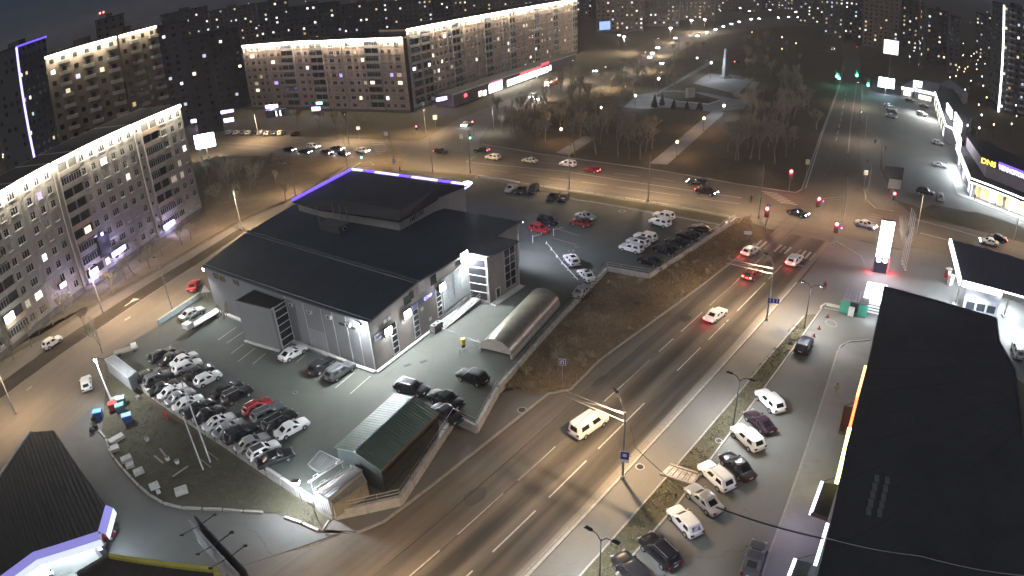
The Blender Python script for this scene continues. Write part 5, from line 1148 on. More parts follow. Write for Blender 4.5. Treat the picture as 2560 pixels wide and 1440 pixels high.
# park lamps: globes on posts
GK = 'globe lamps in the park'
def globe(px, py, col, mat, power, lab, hgt=4.2):
    top = at(px, py, hgt); t = thing('globe_lamp', lab, 'park lamp', (top.x, top.y, 0), group=GK)
    MB().tube((0, 0, 0), (0, 0, hgt - 0.3), 0.07, 0.05, 6, dark_metal).build('post', None, t); MB().ball((0, 0, hgt), 0.36, mat).build('globe', None, t)
    if power: lamp_light('POINT', 'lamp', t, (0, 0, hgt + 0.75), power, col, 0.3)
OR = (1.0, 0.62, 0.36)
globe(1760, 296, OR, led_orange, 1800, 'orange globe lamp at the upper bend of the park path')
globe(1693, 355, OR, led_orange, 1800, 'orange globe lamp at the lower end of the park path')
globe(1403, 323, OR, led_orange, 1500, 'orange globe lamp among the bare trees beside the short path')
globe(1810, 264, COLD, led_white, 1500, 'white globe lamp at the corner of the monument plaza')
globe(1589, 239, COLD, led_white, 900, 'white globe lamp at the left end of the monument plaza')
globe(1647, 197, COLD, led_white, 2500, 'glaring white park lamp left of the obelisk path', 6)
globe(1778, 157, COLD, led_white, 6000, 'brightest white park lamp just left of the obelisk', 7)
globe(1503, 269, COLD, led_far, 0, 'faint small lamp low among the park trees')
globe(1743, 145, COLD, led_far, 0, 'faint distant lamp above the brightest park lamp')
# boulevard lamps
GBV = 'lamps along the far boulevard'
for i, (px, py) in enumerate(((1676, 70), (1728, 50), (1762, 48), (1850, 20), (1873, 28), (1560, 92), (1548, 88), (1925, 25), (1990, 30), (2010, 22))):
    top = at(px, py, 9); t = thing('boulevard_lamp', 'bright white boulevard lamp, %s in the chain beyond the park' % ORD[i], 'street lamp', (top.x, top.y, 0), group=GBV)
    MB().tube((0, 0, 0), (0, 0, 9), 0.14, 0.1, 6, pole_grey).build('pole', None, t); MB().box((0, 0, 9.05), (1.3, 0.7, 0.35), led_white).build('lamp_head', None, t); MB().tube((0, 0, 8.6), (1.6, 0, 9.0), 0.06, 0.06, 5, pole_grey).build('arm', None, t)
    if i in (0, 1, 2, 5): lamp_light('POINT', 'lamp', t, (0.3, -0.3, 8.4), 16000, WARM, 0.4)
for i, (px, py) in enumerate(((1635, 140), (1600, 180), (1500, 225), (1330, 255), (1420, 205))):
    b = at(px, py); lamp_post('warm lamp pole %s along the boulevard kerb beside the park' % ORD[i], (px, py), 9, [(2.0, 0.6, 0.4)], 14000, (1.0, 0.78, 0.5), led_warm, GBV, 0, 0.9)
# scattered far lights of the sleeping city
fl = MB().ball((0, 0, 5.0), 0.42, E('lamp_far_b', (0.85, 0.9, 1.0), 5), 6, 4).tube((0, 0, 0), (0, 0, 4.4), 0.12, 0.12, 4, dark_metal).mesh('far_street_lamp')
fl2 = MB().ball((0, 0, 5.0), 0.42, E('lamp_far_warm', (1.0, 0.66, 0.36), 5), 6, 4).tube((0, 0, 0), (0, 0, 4.4), 0.12, 0.12, 4, dark_metal).mesh('far_street_lamp')
rf = random.Random(5); n_ = 0
def far_lamp(px, py, warm=False):
    d = ray(px, py)
    if d.z > -0.004: d.z = -0.004
    t = min(2600.0, (5.0 - CAM_H) / d.z); p = Vector((d.x * t, d.y * t, 0)); o = put('far_street_lamp', fl2 if warm else fl, None, p, label='tiny distant street lamp glowing in the dark city', category='street lamp', group='tiny lamps of the far city')
    s = max(0.8, p.length / 1100) * rf.uniform(0.6, 1.25); o.scale = (s, s, max(1.0, s * 0.7))
for x0, x1, ya, yb, n in ((5, 60, 165, 215, 9), (110, 160, 108, 140, 8), (330, 640, 4, 70, 46), (400, 600, 60, 290, 26), (600, 1000, 0, 95, 40), (1000, 1400, 0, 60, 22), (1500, 1900, 0, 40, 14), (2250, 2480, 20, 180, 34), (2380, 2560, 60, 320, 26), (2440, 2560, 20, 60, 12), (0, 110, 290, 440, 8)):
    for k in range(n):
        x = rf.uniform(x0, x1); y = rf.uniform(ya, yb)
        if x0 == 330: y = max(4, 62 - (x - 330) * 0.16 + rf.uniform(-14, 14))
        far_lamp(x, y, rf.random() < 0.4)
for px, py, w in ((843, 73, 1), (907, 60, 1), (1955, 93, 1), (1990, 108, 1), (1955, 122, 1), (2380, 112, 1), (2395, 118, 1), (2428, 140, 0), (2445, 150, 1), (2375, 193, 0), (2413, 224, 0), (2285, 127, 0), (2510, 213, 0), (2545, 250, 0), (2540, 263, 0), (570, 152, 1), (1880, 80, 1)): far_lamp(px, py, w)
# ================================================================ shop building on the right
roof_tar = M('roof_tar', (0.045, 0.048, 0.055), 0.85, var=0.25, scale=0.25, bmp=0.3)
facade_dark = M('facade_dark', (0.1, 0.1, 0.105), 0.6, var=0.2)
SZ = 6.0
sr = ats([(2212, 718), (2490, 797), (2497, 855), (2536, 926), (2556, 1090), (2600, 1700)], SZ) + ats([(1985, 1700), (2047, 1440), (2120, 1120), (2196, 800)], SZ)
sb_ = thing('shop_building', 'big flat roofed shop building with coloured light strips along its edge', 'building', (sr[0].x, sr[0].y, 0))
m = MB(); m.prism(sr, 0, SZ, roof_tar, facade_dark); m.build('wall', None, sb_, world=True)
for i in (0, 1, 2, 3, 6, 7, 8, 9):
    p, q = sr[i], sr[(i + 1) % len(sr)]; MB().bar(p, q, 0.35, 0.18, M('coping', (0.07, 0.07, 0.075), 0.6) if i == 0 else roof_tar).build('coping', None, sb_, world=True)
for k in range(9):
    a_, b_ = sr[9].lerp(sr[7], (k + 0.5) / 9), sr[2].lerp(sr[4], (k + 0.5) / 9); MB().bar(a_ - UPV * 0.005, b_ - UPV * 0.005, 0.16, 0.03, M('roof_seam', (0.045, 0.047, 0.052), 0.8) if k == 0 else bpy.data.materials['roof_seam']).build('roof_seam', None, sb_, world=True)
el = [sr[6], sr[7], sr[8], sr[9], sr[0]]
def edge_strip(pa, pb, mat, z=SZ - 0.35, w=0.3, h=0.35, name='light_strip'):
    a, b = at(*pa, SZ), at(*pb, SZ); d = (b - a).normalized(); n = Vector((-d.y, d.x, 0)); n = n if n.x < 0 else -n
    MB().bar(Vector((a.x, a.y, z)) + n * 0.3, Vector((b.x, b.y, z)) + n * 0.3, w, h, mat).build(name, None, sb_, world=True)
s_red = E('strip_red', (1.0, 0.16, 0.05), 4); s_org = E('strip_orange', (1.0, 0.5, 0.15), 4); s_yel = E('strip_yellow', (0.95, 1.0, 0.3), 4.0); s_vio = E('strip_violet', (0.75, 0.65, 1.0), 5.0); s_cyn = E('strip_cyan', (0.6, 1.0, 0.95), 5.0)
edge_strip((2170, 915), (2150, 990), s_org); edge_strip((2150, 992), (2133, 1062), s_red); edge_strip((2131, 1070), (2100, 1205), s_yel, w=0.4); edge_strip((2077, 1310), (2062, 1362), s_vio); edge_strip((2061, 1366), (2048, 1410), s_cyn)
lamp_light('AREA', 'lamp', sb_, at(2112, 1140, SZ) - sb_.location + Vector((-0.8, 0, -0.5)), 260, (1, 0.85, 0.4), (8, 0.4), 180, rot=(R(0), R(60), R(-58)))
def awning(px, lab, z, lit=None):
    t = thing('awning', lab, 'awning', (at(*px[0], z).x, at(*px[0], z).y, z)); c = ats(px, z); m = MB(); m.prism(c, z - 0.5, z, M('awning_dark', (0.04, 0.035, 0.033), 0.7), M('awning_side', (0.1, 0.07, 0.06), 0.6)); m.build('roof', None, t, world=True)
    if lit: MB().bar(c[0] - UPV * 0.45, c[1] - UPV * 0.45, 0.3, 0.55, lit).build('light_strip', None, t, world=True); lamp_light('POINT', 'lamp', t, (c[0] + c[1]) / 2 - t.location + Vector((-0.9, -0.3, -0.6)), 260, (0.7, 0.62, 1), 0.3)
    for i in (0, 1): MB().tube(c[i], Vector((c[2 - i + 1].x, c[2 - i + 1].y, z + 1.2)), 0.03, 0.03, 4, dark_metal).build('stay', None, t, world=True)
awning([(2110, 1015), (2098, 1075), (2132, 1085), (2146, 1020)], 'brown flat awning above the shop door midway along the edge', 4.4)
awning([(2055, 1205), (2028, 1280), (2070, 1294), (2094, 1212)], 'flat awning with violet lit front edge', 4.4, s_vio)
awning([(1988, 1398), (1972, 1440), (2010, 1460), (2030, 1408)], 'dark awning with blue white edge at the bottom border', 4.4, s_vio)
for row, (x0, y0, x1, y1) in enumerate(((2194, 1188, 2168, 1290), (2220, 1193, 2196, 1294))):
    t = thing('roof_slab_row', ['row of five pale slabs on the flat roof, nearer the lit edge', 'row of five pale slabs on the flat roof, further from the lit edge'][row], 'roof slabs', at(x0, y0, SZ + 0.02))
    for k in range(5): p = at(x0 + (x1 - x0) * (k + 0.5) / 5, y0 + (y1 - y0) * (k + 0.5) / 5, SZ); MB().box((p.x, p.y, SZ + 0.08), (0.5, 1.1, 0.12), M('slab_pale', (0.14, 0.145, 0.15), 0.9) if k == 0 and row == 0 else bpy.data.materials['slab_pale'], R(-26)).build('slab', None, t, world=True)
# cables: thick feed from the lamp post to the roof and thin ones over it
def cable(name, label, pts, r, mat):
    t = thing(name, label, 'cable', pts[0]); out = []
    for a, b in zip(pts, pts[1:]):
        n = 8
        for i in range(n): k = i / n; p = a.lerp(b, k); p.z -= math.sin(math.pi * k) * (b - a).length * 0.02; out.append(p)
    out.append(pts[-1]); MB().path(out, r, 5, mat).build('line', None, t, world=True); return t
cable('cable', 'thick black cable crossing from the silver sedan to the shop roof', [at(1790, 1268, 6.6), at(2060, 1347, 6.4)], 0.09, trim_black)
cable('cable', 'pair of grey cables running over the shop roof', [at(2065, 1345, 6.5), at(2300, 1390, 6.5), at(2600, 1442, 6.5)], 0.04, steel)
cable('cable', 'thin cable from the catenary pole down to the grass steps', [at(1575, 1062, 8.4) , at(1590, 1120, 7.6), at(1712, 1228, 6.7)], 0.03, trim_black)
# steps through the grass strip
sp = at(1660, 1180, 0.1); t = thing('steps', 'short flight of concrete steps crossing the grass strip', 'steps', sp)
s0, s1 = at(1650, 1186, .1), at(1730, 1212, .1); s2, s3 = at(1675, 1163, .1), at(1744, 1185, .1)
for k in range(6):
    a, b = s0.lerp(s1, k / 6 + 0.01), s2.lerp(s3, k / 6 + 0.01); c, d = s0.lerp(s1, (k + 1) / 6 - 0.01), s2.lerp(s3, (k + 1) / 6 - 0.01); m = MB(); m.prism([a, b, d, c], 0.03, 0.2 - k * 0.018, concrete); m.build('tread', None, t, world=True)
for a, b in ((s0, s1), (s2, s3)): MB().bar(a, b, 0.25, 0.22, kerb_mat).build('side_kerb', None, t, world=True)

# ---------------------------------------------------------------- green kiosk and lit box beside it
kp = ats([(2100, 782), (2163, 797), (2172, 766), (2110, 752)], 0.1); t = thing('kiosk', 'green metal kiosk with open counter beside the glowing white box', 'kiosk', kp[0])
m = MB(); m.prism(kp, 0.1, 2.6, corrugated('kiosk_roof', (0.14, 0.13, 0.16), (kp[0] - kp[3]), 0.5), green_paint); m.build('body', None, t, world=True)
kd_ = (kp[1] - kp[0]).normalized(); kn_ = Vector((kd_.y, -kd_.x, 0)); kc = kp[0].lerp(kp[1], 0.47)
panel(t, 'counter_opening', kc + UPV * 1.45, kd_, kn_, 1.7, 1.5, 0.05, trim_black); panel(t, 'vending_front', kc + UPV * 0.8 + kd_ * -0.2, kd_, kn_, 0.9, 1.5, 0.5, M('vending_white', (0.55, 0.57, 0.57), 0.5, var=0.3, scale=2), 0.05)
for s in (0.14, 0.84): panel(t, 'shutter', kp[0].lerp(kp[1], s) + UPV * 1.25, kd_, kn_, 1.5, 2.0, 0.06, M('shutter_green', (0.05, 0.24, 0.18), 0.5, var=0.15))
MB().bar(kp[0] + kn_ * 0.2 + UPV * 2.55, kp[1] + kn_ * 0.2 + UPV * 2.55, 0.6, 0.12, M('kiosk_eave', (0.2, 0.19, 0.22), 0.5)).build('eave', None, t, world=True)
bp = ats([(2152, 778), (2205, 790), (2210, 758), (2160, 748)], 0.1); t = thing('light_box', 'glowing white roofed stall behind the shop corner', 'stall', bp[0])
m = MB(); m.prism(bp, 2.3, 3.4, E('stall_white', (0.93, 0.96, 1.0), 3.0), E('stall_white_b', (0.93, 0.96, 1.0), 3.0)); m.build('lit_roof', None, t, world=True)
m = MB(); m.prism([p.lerp((bp[0] + bp[2]) / 2, 0.06) for p in bp], 0.1, 2.3, white_paint); m.build('body', None, t, world=True)
for z_ in (0.5, 1.0, 1.5): MB().bar(bp[0] + UPV * z_ + Vector((.05, -.15, 0)), bp[1] + UPV * z_ + Vector((.05, -.15, 0)), 0.1, 0.12, dark_metal).build('shelf', None, t, world=True)
lamp_light('POINT', 'lamp', t, (bp[0] - t.location).lerp(bp[1] - t.location, .5) + Vector((-1.2, -2.2, 2.2)), 700, COLD, 0.4)
# low wall with loose red cones
strip('low_wall', ats([(2052, 772), (2064, 764), (2098, 772)]), 0.35, 0.5, 0.02, concrete)
for i, (px, py) in enumerate(((2068, 793), (2047, 822), (2034, 842))):
    t = thing('traffic_cone', 'small red cone lying in the lot, %s from the green kiosk' % ORD[i], 'cone', at(px, py, 0.05), group='red cones in the right lot'); MB().tube((0, 0, 0.04), (0, 0, 0.6), 0.2, 0.05, 8, red_paint).build('cone', None, t); MB().box((0, 0, 0.03), (0.5, 0.5, 0.05), black_rubber).build('base', None, t)
m = MB(); c = at(2078, 808, 0.036)
for i in range(20): a0_, a1_ = i * math.pi / 10, (i + 1) * math.pi / 10; m.face([c + Vector((math.cos(a0_) * .9, math.sin(a0_) * 1.2, 0)), c + Vector((math.cos(a1_) * .9, math.sin(a1_) * 1.2, 0)), c + Vector((math.cos(a1_) * .7, math.sin(a1_) * 1.0, 0)), c + Vector((math.cos(a0_) * .7, math.sin(a0_) * 1.0, 0))], paint_worn)
struct('road_marking', m)

# ---------------------------------------------------------------- petrol station: pylon, flag poles, canopy
py_ = at(2198, 680); t = thing('price_pylon', 'tall glowing white price pylon on a dark base', 'pylon sign', py_); pz = 10.1; prz = R(-22); cx_, sx_ = math.cos(prz), math.sin(prz)
pyl = E('pylon_face', (0.97, 0.97, 1.0), 7.0)
MB().box((0, 0, 1.1), (2.5, 0.9, 2.2), M('pylon_base', (0.05, 0.055, 0.08), 0.5), prz).build('base', None, t); MB().box((0, 0, 6.5), (2.3, 0.7, 7.0), pyl, prz).build('light_face', None, t); MB().box((0, 0, 10.05), (2.4, 0.8, 0.12), dark_metal, prz).build('cap', None, t)
MB().box((0, 0, 2.6), (2.35, 0.75, 0.8), M('pylon_band', (0.05, 0.04, 0.14), 0.5), prz).build('band', None, t)
for s in (-0.6, 0.6): c = Vector((cx_ * s + sx_ * 0.4, sx_ * s - cx_ * 0.4, 2.5)); MB().tube(c, c + Vector((sx_ * 0.08, -cx_ * 0.08, 0)), 0.42, 0.42, 12, led_far).build('round_badge', None, t)
MB().box((cx_ * 1.32, sx_ * 1.32, 1.6), (0.18, 0.7, 3.0), sign_red, prz).build('red_edge', None, t)
lamp_light('AREA', 'lamp', t, (sx_ * 1.2, -cx_ * 1.2, 5.5), 1500, (0.85, 0.8, 1.0), (2, 6), 180, rot=aim(Vector((sx_, -cx_, -0.25)))); lamp_light('AREA', 'lamp', t, (-sx_ * 1.2, cx_ * 1.2, 5.5), 700, (0.85, 0.8, 1.0), (2, 6), 180, rot=aim(Vector((-sx_, cx_, -0.25))))
lamp_light('POINT', 'lamp', t, (cx_ * 2.2, sx_ * 2.2 - 0.3, 1.0), 260, (1.0, 0.12, 0.15), 0.3); lamp_light('POINT', 'lamp', t, (-cx_ * 2.2, -sx_ * 2.2 - 0.5, 0.8), 160, (1.0, 0.12, 0.15), 0.3)
for i in range(4):
    b = at(2254 + i * 3, 655 + i * 7); t = thing('flag_pole', 'slim bare flag pole beside the pylon, %s of four from the back' % ORD[i], 'flag pole', b, group='four flag poles'); MB().tube((0, 0, 0), (0, 0, 10.8), 0.08, 0.05, 6, steel).build('pole', None, t); MB().ball((0, 0, 10.85), 0.1, steel, 6, 4).build('finial', None, t); MB().box((0, 0, 0.1), (0.4, 0.4, 0.2), concrete).build('foot', None, t)
GZ = 5.6
gc = ats([(2376, 598), (2402, 702), (2580, 752), (2680, 780), (2680, 690), (2550, 646)], GZ); gst = thing('station_canopy', 'petrol station canopy with dark roof and glowing white edges', 'canopy', (gc[1].x, gc[1].y, 0))
m = MB(); m.prism(gc, GZ - 0.9, GZ, M('canopy_roof', (0.075, 0.078, 0.1), 0.7), M('canopy_under', (0.6, 0.6, 0.6), 0.5)); m.build('roof', None, gst, world=True)
ce = E('canopy_edge', (0.95, 0.96, 1.0), 6.0)
for i, (k0_, k1_) in enumerate(((0.0, 1.0),)):
    a, b = gc[0], gc[1]; MB().bar(a - UPV * 0.85, b - UPV * 0.85, 0.35, 1.0, ce).build('edge_light', None, gst, world=True)
for a, b in ((0.02, 0.19), (0.2, 1.0)): p, q = gc[1].lerp(gc[3], a), gc[1].lerp(gc[3], b); MB().bar(p - UPV * 0.85, q - UPV * 0.85, 0.35, 1.0, ce).build('edge_light', None, gst, world=True)
for px, py in ((2510, 790), (2388, 762), (2420, 690), (2560, 730)): b = at(px, py); MB().tube((b.x, b.y, 0), (b.x, b.y, GZ - 0.8), 0.2, 0.2, 8, steel).build('column', None, gst, world=True); MB().box((b.x, b.y, 0.15), (1.0, 1.0, 0.3), concrete).build('column_foot', None, gst, world=True)
gcc = (gc[0] + gc[1] + gc[3] + gc[4]) / 4
for px, py in ((2440, 680), (2440, 740), (2530, 720), (2560, 780)): q = at(px, py, GZ - 1.0); lamp_light('AREA', 'lamp', gst, q - gst.location, 2100, COLD, (3, 3), 170, rot=(0, 0, 0))
qa = at(2395, 715, 4.6); lamp_light('SPOT', 'lamp', gst, qa - gst.location + Vector((-0.8, 0.4, 0)), 3200, COLD, 0.3, 160, 0.7, aim(Vector((-0.55, 0.1, -1))))
sp_ = ats([(2402, 782), (2488, 800), (2500, 745), (2415, 730)]); t = thing('station_shop', 'low grey station shop under the canopy with wall bins', 'shop', sp_[0]); m = MB(); m.prism(sp_, 0, 3.2, M('station_roof', (0.2, 0.2, 0.23), 0.6), M('station_wall', (0.24, 0.25, 0.28), 0.6)); m.build('wall', None, t, world=True)
sd_ = (sp_[1] - sp_[0]).normalized(); sn_ = Vector((sd_.y, -sd_.x, 0))
for k in range(3): panel(t, 'window', sp_[0].lerp(sp_[1], 0.2 + 0.3 * k) + UPV * 1.7, sd_, sn_, 1.6, 1.3, 0.05, win_glass)
for k in (0.55, 0.8): c = sp_[0].lerp(sp_[1], k) + sn_ * 0.5; MB().tube((c.x, c.y, 0), (c.x, c.y, 0.9), 0.35, 0.35, 10, concrete_dark).build('bin', None, t, world=True)
for i, (px, py) in enumerate(((2368, 695), (2374, 712))):
    t = thing('fuel_pump', ['red and white fuel pump nearest the canopy edge', 'white fuel pump below the red one'][i], 'fuel pump', at(px, py)); MB().box((0, 0, 0.9), (1.0, 0.7, 1.7), red_paint if i == 0 else white_paint, R(10)).build('body', None, t); MB().box((0, -0.37, 1.3), (0.7, 0.05, 0.5), win_cool, R(10)).build('screen', None, t); MB().box((0, 0, 1.85), (1.2, 0.8, 0.25), white_paint, R(10)).build('cap', None, t); MB().path([(0.5, 0, 1.5), (0.85, 0, 1.0), (0.55, -0.2, 0.6)], 0.03, 5, black_rubber).build('hose', None, t)

# ---------------------------------------------------------------- electronics store
EZ = 4.8
F0, F1 = at(2421, 488), at(2640, 580); fu = (F1 - F0).normalized(); fn = Vector((fu.y, -fu.x, 0)); S1_ = at(2390, 402); su_ = (S1_ - F0).normalized(); snn = Vector((-su_.y, su_.x, 0)); snn = snn if snn.x < 0 else -snn
est = thing('electronics_store', 'electronics store with lit double cornice, colourful glass front and roof lettering', 'store', F0)
m = MB(); m.prism([F0, F1, F1 - fn * 22, S1_ - snn * 12, S1_], 0, EZ, roof_tar, M('store_wall', (0.3, 0.3, 0.32), 0.6)); m.build('wall', None, est, world=True)
U0, U1 = F0 - fn * 4.0 - snn * 2.5, F1 - fn * 4.0; m = MB(); m.prism([U0, U1, U1 - fn * 16, S1_ - snn * 9, S1_ - snn * 2.5], EZ, 8.0, roof_tar, M('store_upper', (0.17, 0.15, 0.17), 0.7)); m.build('upper_wall', None, est, world=True)
wl = E('cornice_white', (0.95, 0.97, 1.0), 6.0)
for z_ in (EZ - 0.05, EZ - 1.05):
    MB().bar(F0 + fn * 1.2 + UPV * z_, F1 + fn * 1.2 + UPV * z_, 0.25, 0.3, wl).build('cornice_light', None, est, world=True); MB().bar(F0 + snn * 0.6 + UPV * z_, S1_ + snn * 0.6 + UPV * z_, 0.25, 0.3, wl).build('cornice_light', None, est, world=True)
MB().bar(F0 + fn * 0.6 + UPV * (EZ - 0.8), F1 + fn * 0.6 + UPV * (EZ - 0.8), 1.2, 0.75, dark_metal).build('canopy', None, est, world=True)
shop_cols = [E('display_%d' % i, c, s) for i, (c, s) in enumerate((((1, .95, .85), 2.2), ((1, .5, .15), 1.4), ((.9, .25, .1), 1.1), ((.9, .85, .3), 1.4), ((.12, .12, .12), .05), ((.95, .97, 1), 2.4)))]
rs = random.Random(8); L_ = (F1 - F0).length; n_ = 30
for i in range(n_): panel(est, 'shop_window', F0 + fu * (1.8 + (L_ - 2) * (i + 0.5) / n_) + UPV * 1.9, fu, fn, (L_ - 2) / n_ * 0.86, 2.8, 0.06, rs.choice(shop_cols))
for i in range(5): panel(est, 'shop_window', F0 + su_ * (1.5 + i * ((S1_ - F0).length - 2) / 5) + UPV * 1.9, su_, snn, 2.0, 2.6, 0.06, win_glass if i % 2 else win_cool)
for i in range(4): c = F0 + fu * (1.0 + i * 6.0) + fn * 1.2; MB().box((c.x, c.y, 1.9), (0.3, 0.3, 3.8), white_paint).build('pillar', None, est, world=True)
lo = U0 - UPV * 0 + UPV * 0; a = onwall(2449, 408, U0, U1); dz = 8.15
text(est, 'roof_lettering', 'DNS', 1.9, E('letters_yellow', (1.0, 0.62, 0.1), 2.0), Vector((a.x, a.y, dz)) + fu * 0.3, fu, UPV, 0.12, bold=0.05, sx=1.25)
text(est, 'roof_lettering', 'ТЕХНОПОИНТ', 1.55, E('letters_white', (0.93, 0.88, 1.0), 2.0), Vector((a.x, a.y, dz)) + fu * 5.9, fu, UPV, 0.12, bold=0.03, sx=0.95)
MB().bar(Vector((a.x, a.y, dz + 0.15)) - fn * 0.5 + fu * 5.6, Vector((a.x, a.y, dz + 0.15)) - fn * 0.5 + fu * 17, 0.1, 1.6, E('backlight', (0.2, 0.12, 1.0), 0.8)).build('letter_backlight', None, est, world=True)
lamp_light('AREA', 'lamp', est, F0.lerp(F1, 0.5) - est.location + fn * 1.6 + UPV * 3.4, 3600, COLD, (L_, 0.5), 180, rot=aim(fn * 0.5 - UPV)); lamp_light('AREA', 'lamp', est, F0.lerp(S1_, 0.5) - est.location + snn * 1.6 + UPV * 3.4, 3600, COLD, (20, 0.5), 180, rot=aim(snn * 0.8 - UPV))
strip('store_pavement', [F0 + fn * 1.5 + su_ * 30 + snn * 1.2, F0 + fn * 1.5 + snn * 1.6, F1 + fn * 1.7], 3.0, 0.12, 0.03, slab_mat)
# second store block with bright roof panels
T_ = ats([(2334, 262), (2359, 353), (2396, 372), (2425, 330), (2380, 250)]); t = thing('white_store', 'narrow store with lit eaves and two blazing roof panels beyond the electronics store', 'store', T_[1]); m = MB(); m.prism(T_, 0, 5.5, roof_tar, M('store2_wall', (0.45, 0.45, 0.46), 0.6)); m.build('wall', None, t, world=True)
for a, b in ((T_[0], T_[1]), (T_[1], T_[2])): MB().bar(a + UPV * 5.3, b + UPV * 5.3, 0.5, 0.4, wl).build('cornice_light', None, t, world=True)
pw = E('roof_panel_white', (0.95, 0.95, 1.0), 7.0)
for (xa, ya, xb, yb) in ((2368, 262, 2380, 282), (2388, 285, 2404, 312), (2386, 310, 2402, 355)):
    a, b = at(xa, ya, 8.5), at(xb, yb, 8.5); MB().bar(Vector((a.x, a.y, 6.2)), Vector((b.x, b.y, 6.2)), 0.4, 3.0, pw).build('roof_panel', None, t, world=True)
for k in range(6): c = T_[0].lerp(T_[1], (k + 0.5) / 6); d_ = (T_[1] - T_[0]).normalized(); panel(t, 'shop_window', c + UPV * 2.2, d_, Vector((d_.y, -d_.x, 0)) if Vector((d_.y, -d_.x, 0)).x < 0 else Vector((-d_.y, d_.x, 0)), 4.0, 3.0, 0.06, win_cool if k % 2 else win_warm)
lamp_light('AREA', 'lamp', t, (T_[0] + T_[1]) / 2 - t.location + Vector((-2.0, 0.8, 4.0)), 6500, (0.95, 1, 0.95), (24, 0.6), 180, rot=aim(Vector((-0.9, -0.1, -1))))
# kiosks, screen and billboards up the avenue
for i, (pp, lab, z_, sm) in enumerate((([(2252, 238), (2282, 244), (2300, 226), (2275, 222)], 'flat roofed pavilion with a lit white fascia left of the round sign', 4.0, wl), ([(2285, 246), (2338, 258), (2350, 232), (2300, 222)], 'pavilion with pale roof and glowing shop front beside the white store', 4.5, wl), ([(2345, 235), (2400, 262), (2418, 258), (2372, 222)], 'plain dark roofed hall behind the lit pavilions', 5.0, None))):
    c = ats(pp); t = thing('pavilion', lab, 'pavilion', c[0]); m = MB(); m.prism(c, 0, z_, M('pavilion_roof%d' % i, (0.2, 0.21, 0.24), 0.7), M('pavilion_wall%d' % i, (0.22, 0.22, 0.25), 0.7)); m.build('wall', None, t, world=True)
    if sm: MB().bar(c[0] + UPV * (z_ - 1.1) + Vector((-.2, -.3, 0)), c[1] + UPV * (z_ - 1.1) + Vector((-.2, -.3, 0)), 0.2, 1.0, sm).build('fascia_light', None, t, world=True); d_ = (c[1] - c[0]).normalized(); panel(t, 'shop_window', c[0].lerp(c[1], 0.5) + UPV * 1.3, d_, Vector((d_.y, -d_.x, 0)), (c[1] - c[0]).length * 0.6, 2.0, 0.1, win_warm)
def billboard(label, px, py, w, h, zc, mat, rz, power=0, col=COLD, name='billboard', post=2):
    c = at(px, py, zc); t = thing(name, label, 'billboard', (c.x, c.y, 0), rz); MB().box((0, 0.12, zc), (w + 0.3, 0.2, h + 0.3), dark_metal).build('frame', None, t); MB().box((0, -0.02, zc), (w, 0.06, h), mat).build('face', None, t)
    for s in ((-0.3, 0.3) if post == 2 else (0,)): MB().tube((w * s, 0.15, 0), (w * s, 0.15, zc - h / 2), 0.16, 0.14, 6, pole_grey).build('post', None, t)
    if power: lamp_light('AREA', 'lamp', t, (0, -0.5, zc), power, col, (w, h), 180, rot=(R(80), 0, 0))
billboard('large glaring bluish white screen beside the avenue', 2216, 207, 7.0, 4.2, 5.5, E('screen_cyan', (0.6, 0.88, 1.0), 2.6), R(-30), 5000, (0.6, 0.7, 1.0), post=1)
billboard('bright white billboard on a tall mast above the avenue', 2228, 118, 7.5, 7.0, 17, E('board_white', (0.95, 0.97, 1), 1.6), R(-28), post=1)
billboard('round cornered white lit sign above the pavilion', 2294, 214, 4.0, 4.2, 5.0, wl, R(-32), post=1)
billboard('bright bluish billboard at the far left junction', 512, 352, 6.5, 4.6, 6.0, E('board_sky', (0.62, 0.86, 1.0), 1.1), R(22), 3500, (0.8, 0.9, 1.0), post=1)
billboard('blue lit sign panel at the end of the long wing', 1512, 64, 9.0, 6.0, 5.5, E('board_blue', (0.3, 0.45, 1.0), 1.2), R(20))
billboard('dark unlit advertising panel on a post beside the store lot', 2237, 460, 3.2, 2.4, 3.6, M('ad_grey', (0.3, 0.3, 0.31), 0.6), R(-20), post=1)
billboard('dark unlit screen above the grey panel beside the store lot', 2235, 432, 4.4, 2.6, 5.2, M('ad_dark', (0.09, 0.09, 0.1), 0.5), R(-20), post=1)
# shops glowing beyond the bright billboard at the far left
for i, (px, py, w, h, mt, lab) in enumerate(((498, 300, 7, 1.4, win_cool, 'white lit shop front at the far left junction'), (513, 293, 6, 1.2, sign_red, 'red lit sign over the far left shop front'), (560, 280, 8, 1.3, sign_violet, 'slanted blue violet sign beyond the far left junction'), (545, 303, 3, 2.4, win_cool, 'small lit kiosk window left of the brown wing'), (572, 300, 4, 1.6, win_cool, 'lit kiosk front beside the slanted violet sign'))):
    glowbox(px, py, 2.6 if i not in (1, 2) else 4.6, w, h, mt, 'shop_light', lab, rz=R(18), power=700 if i in (0, 2) else 0)

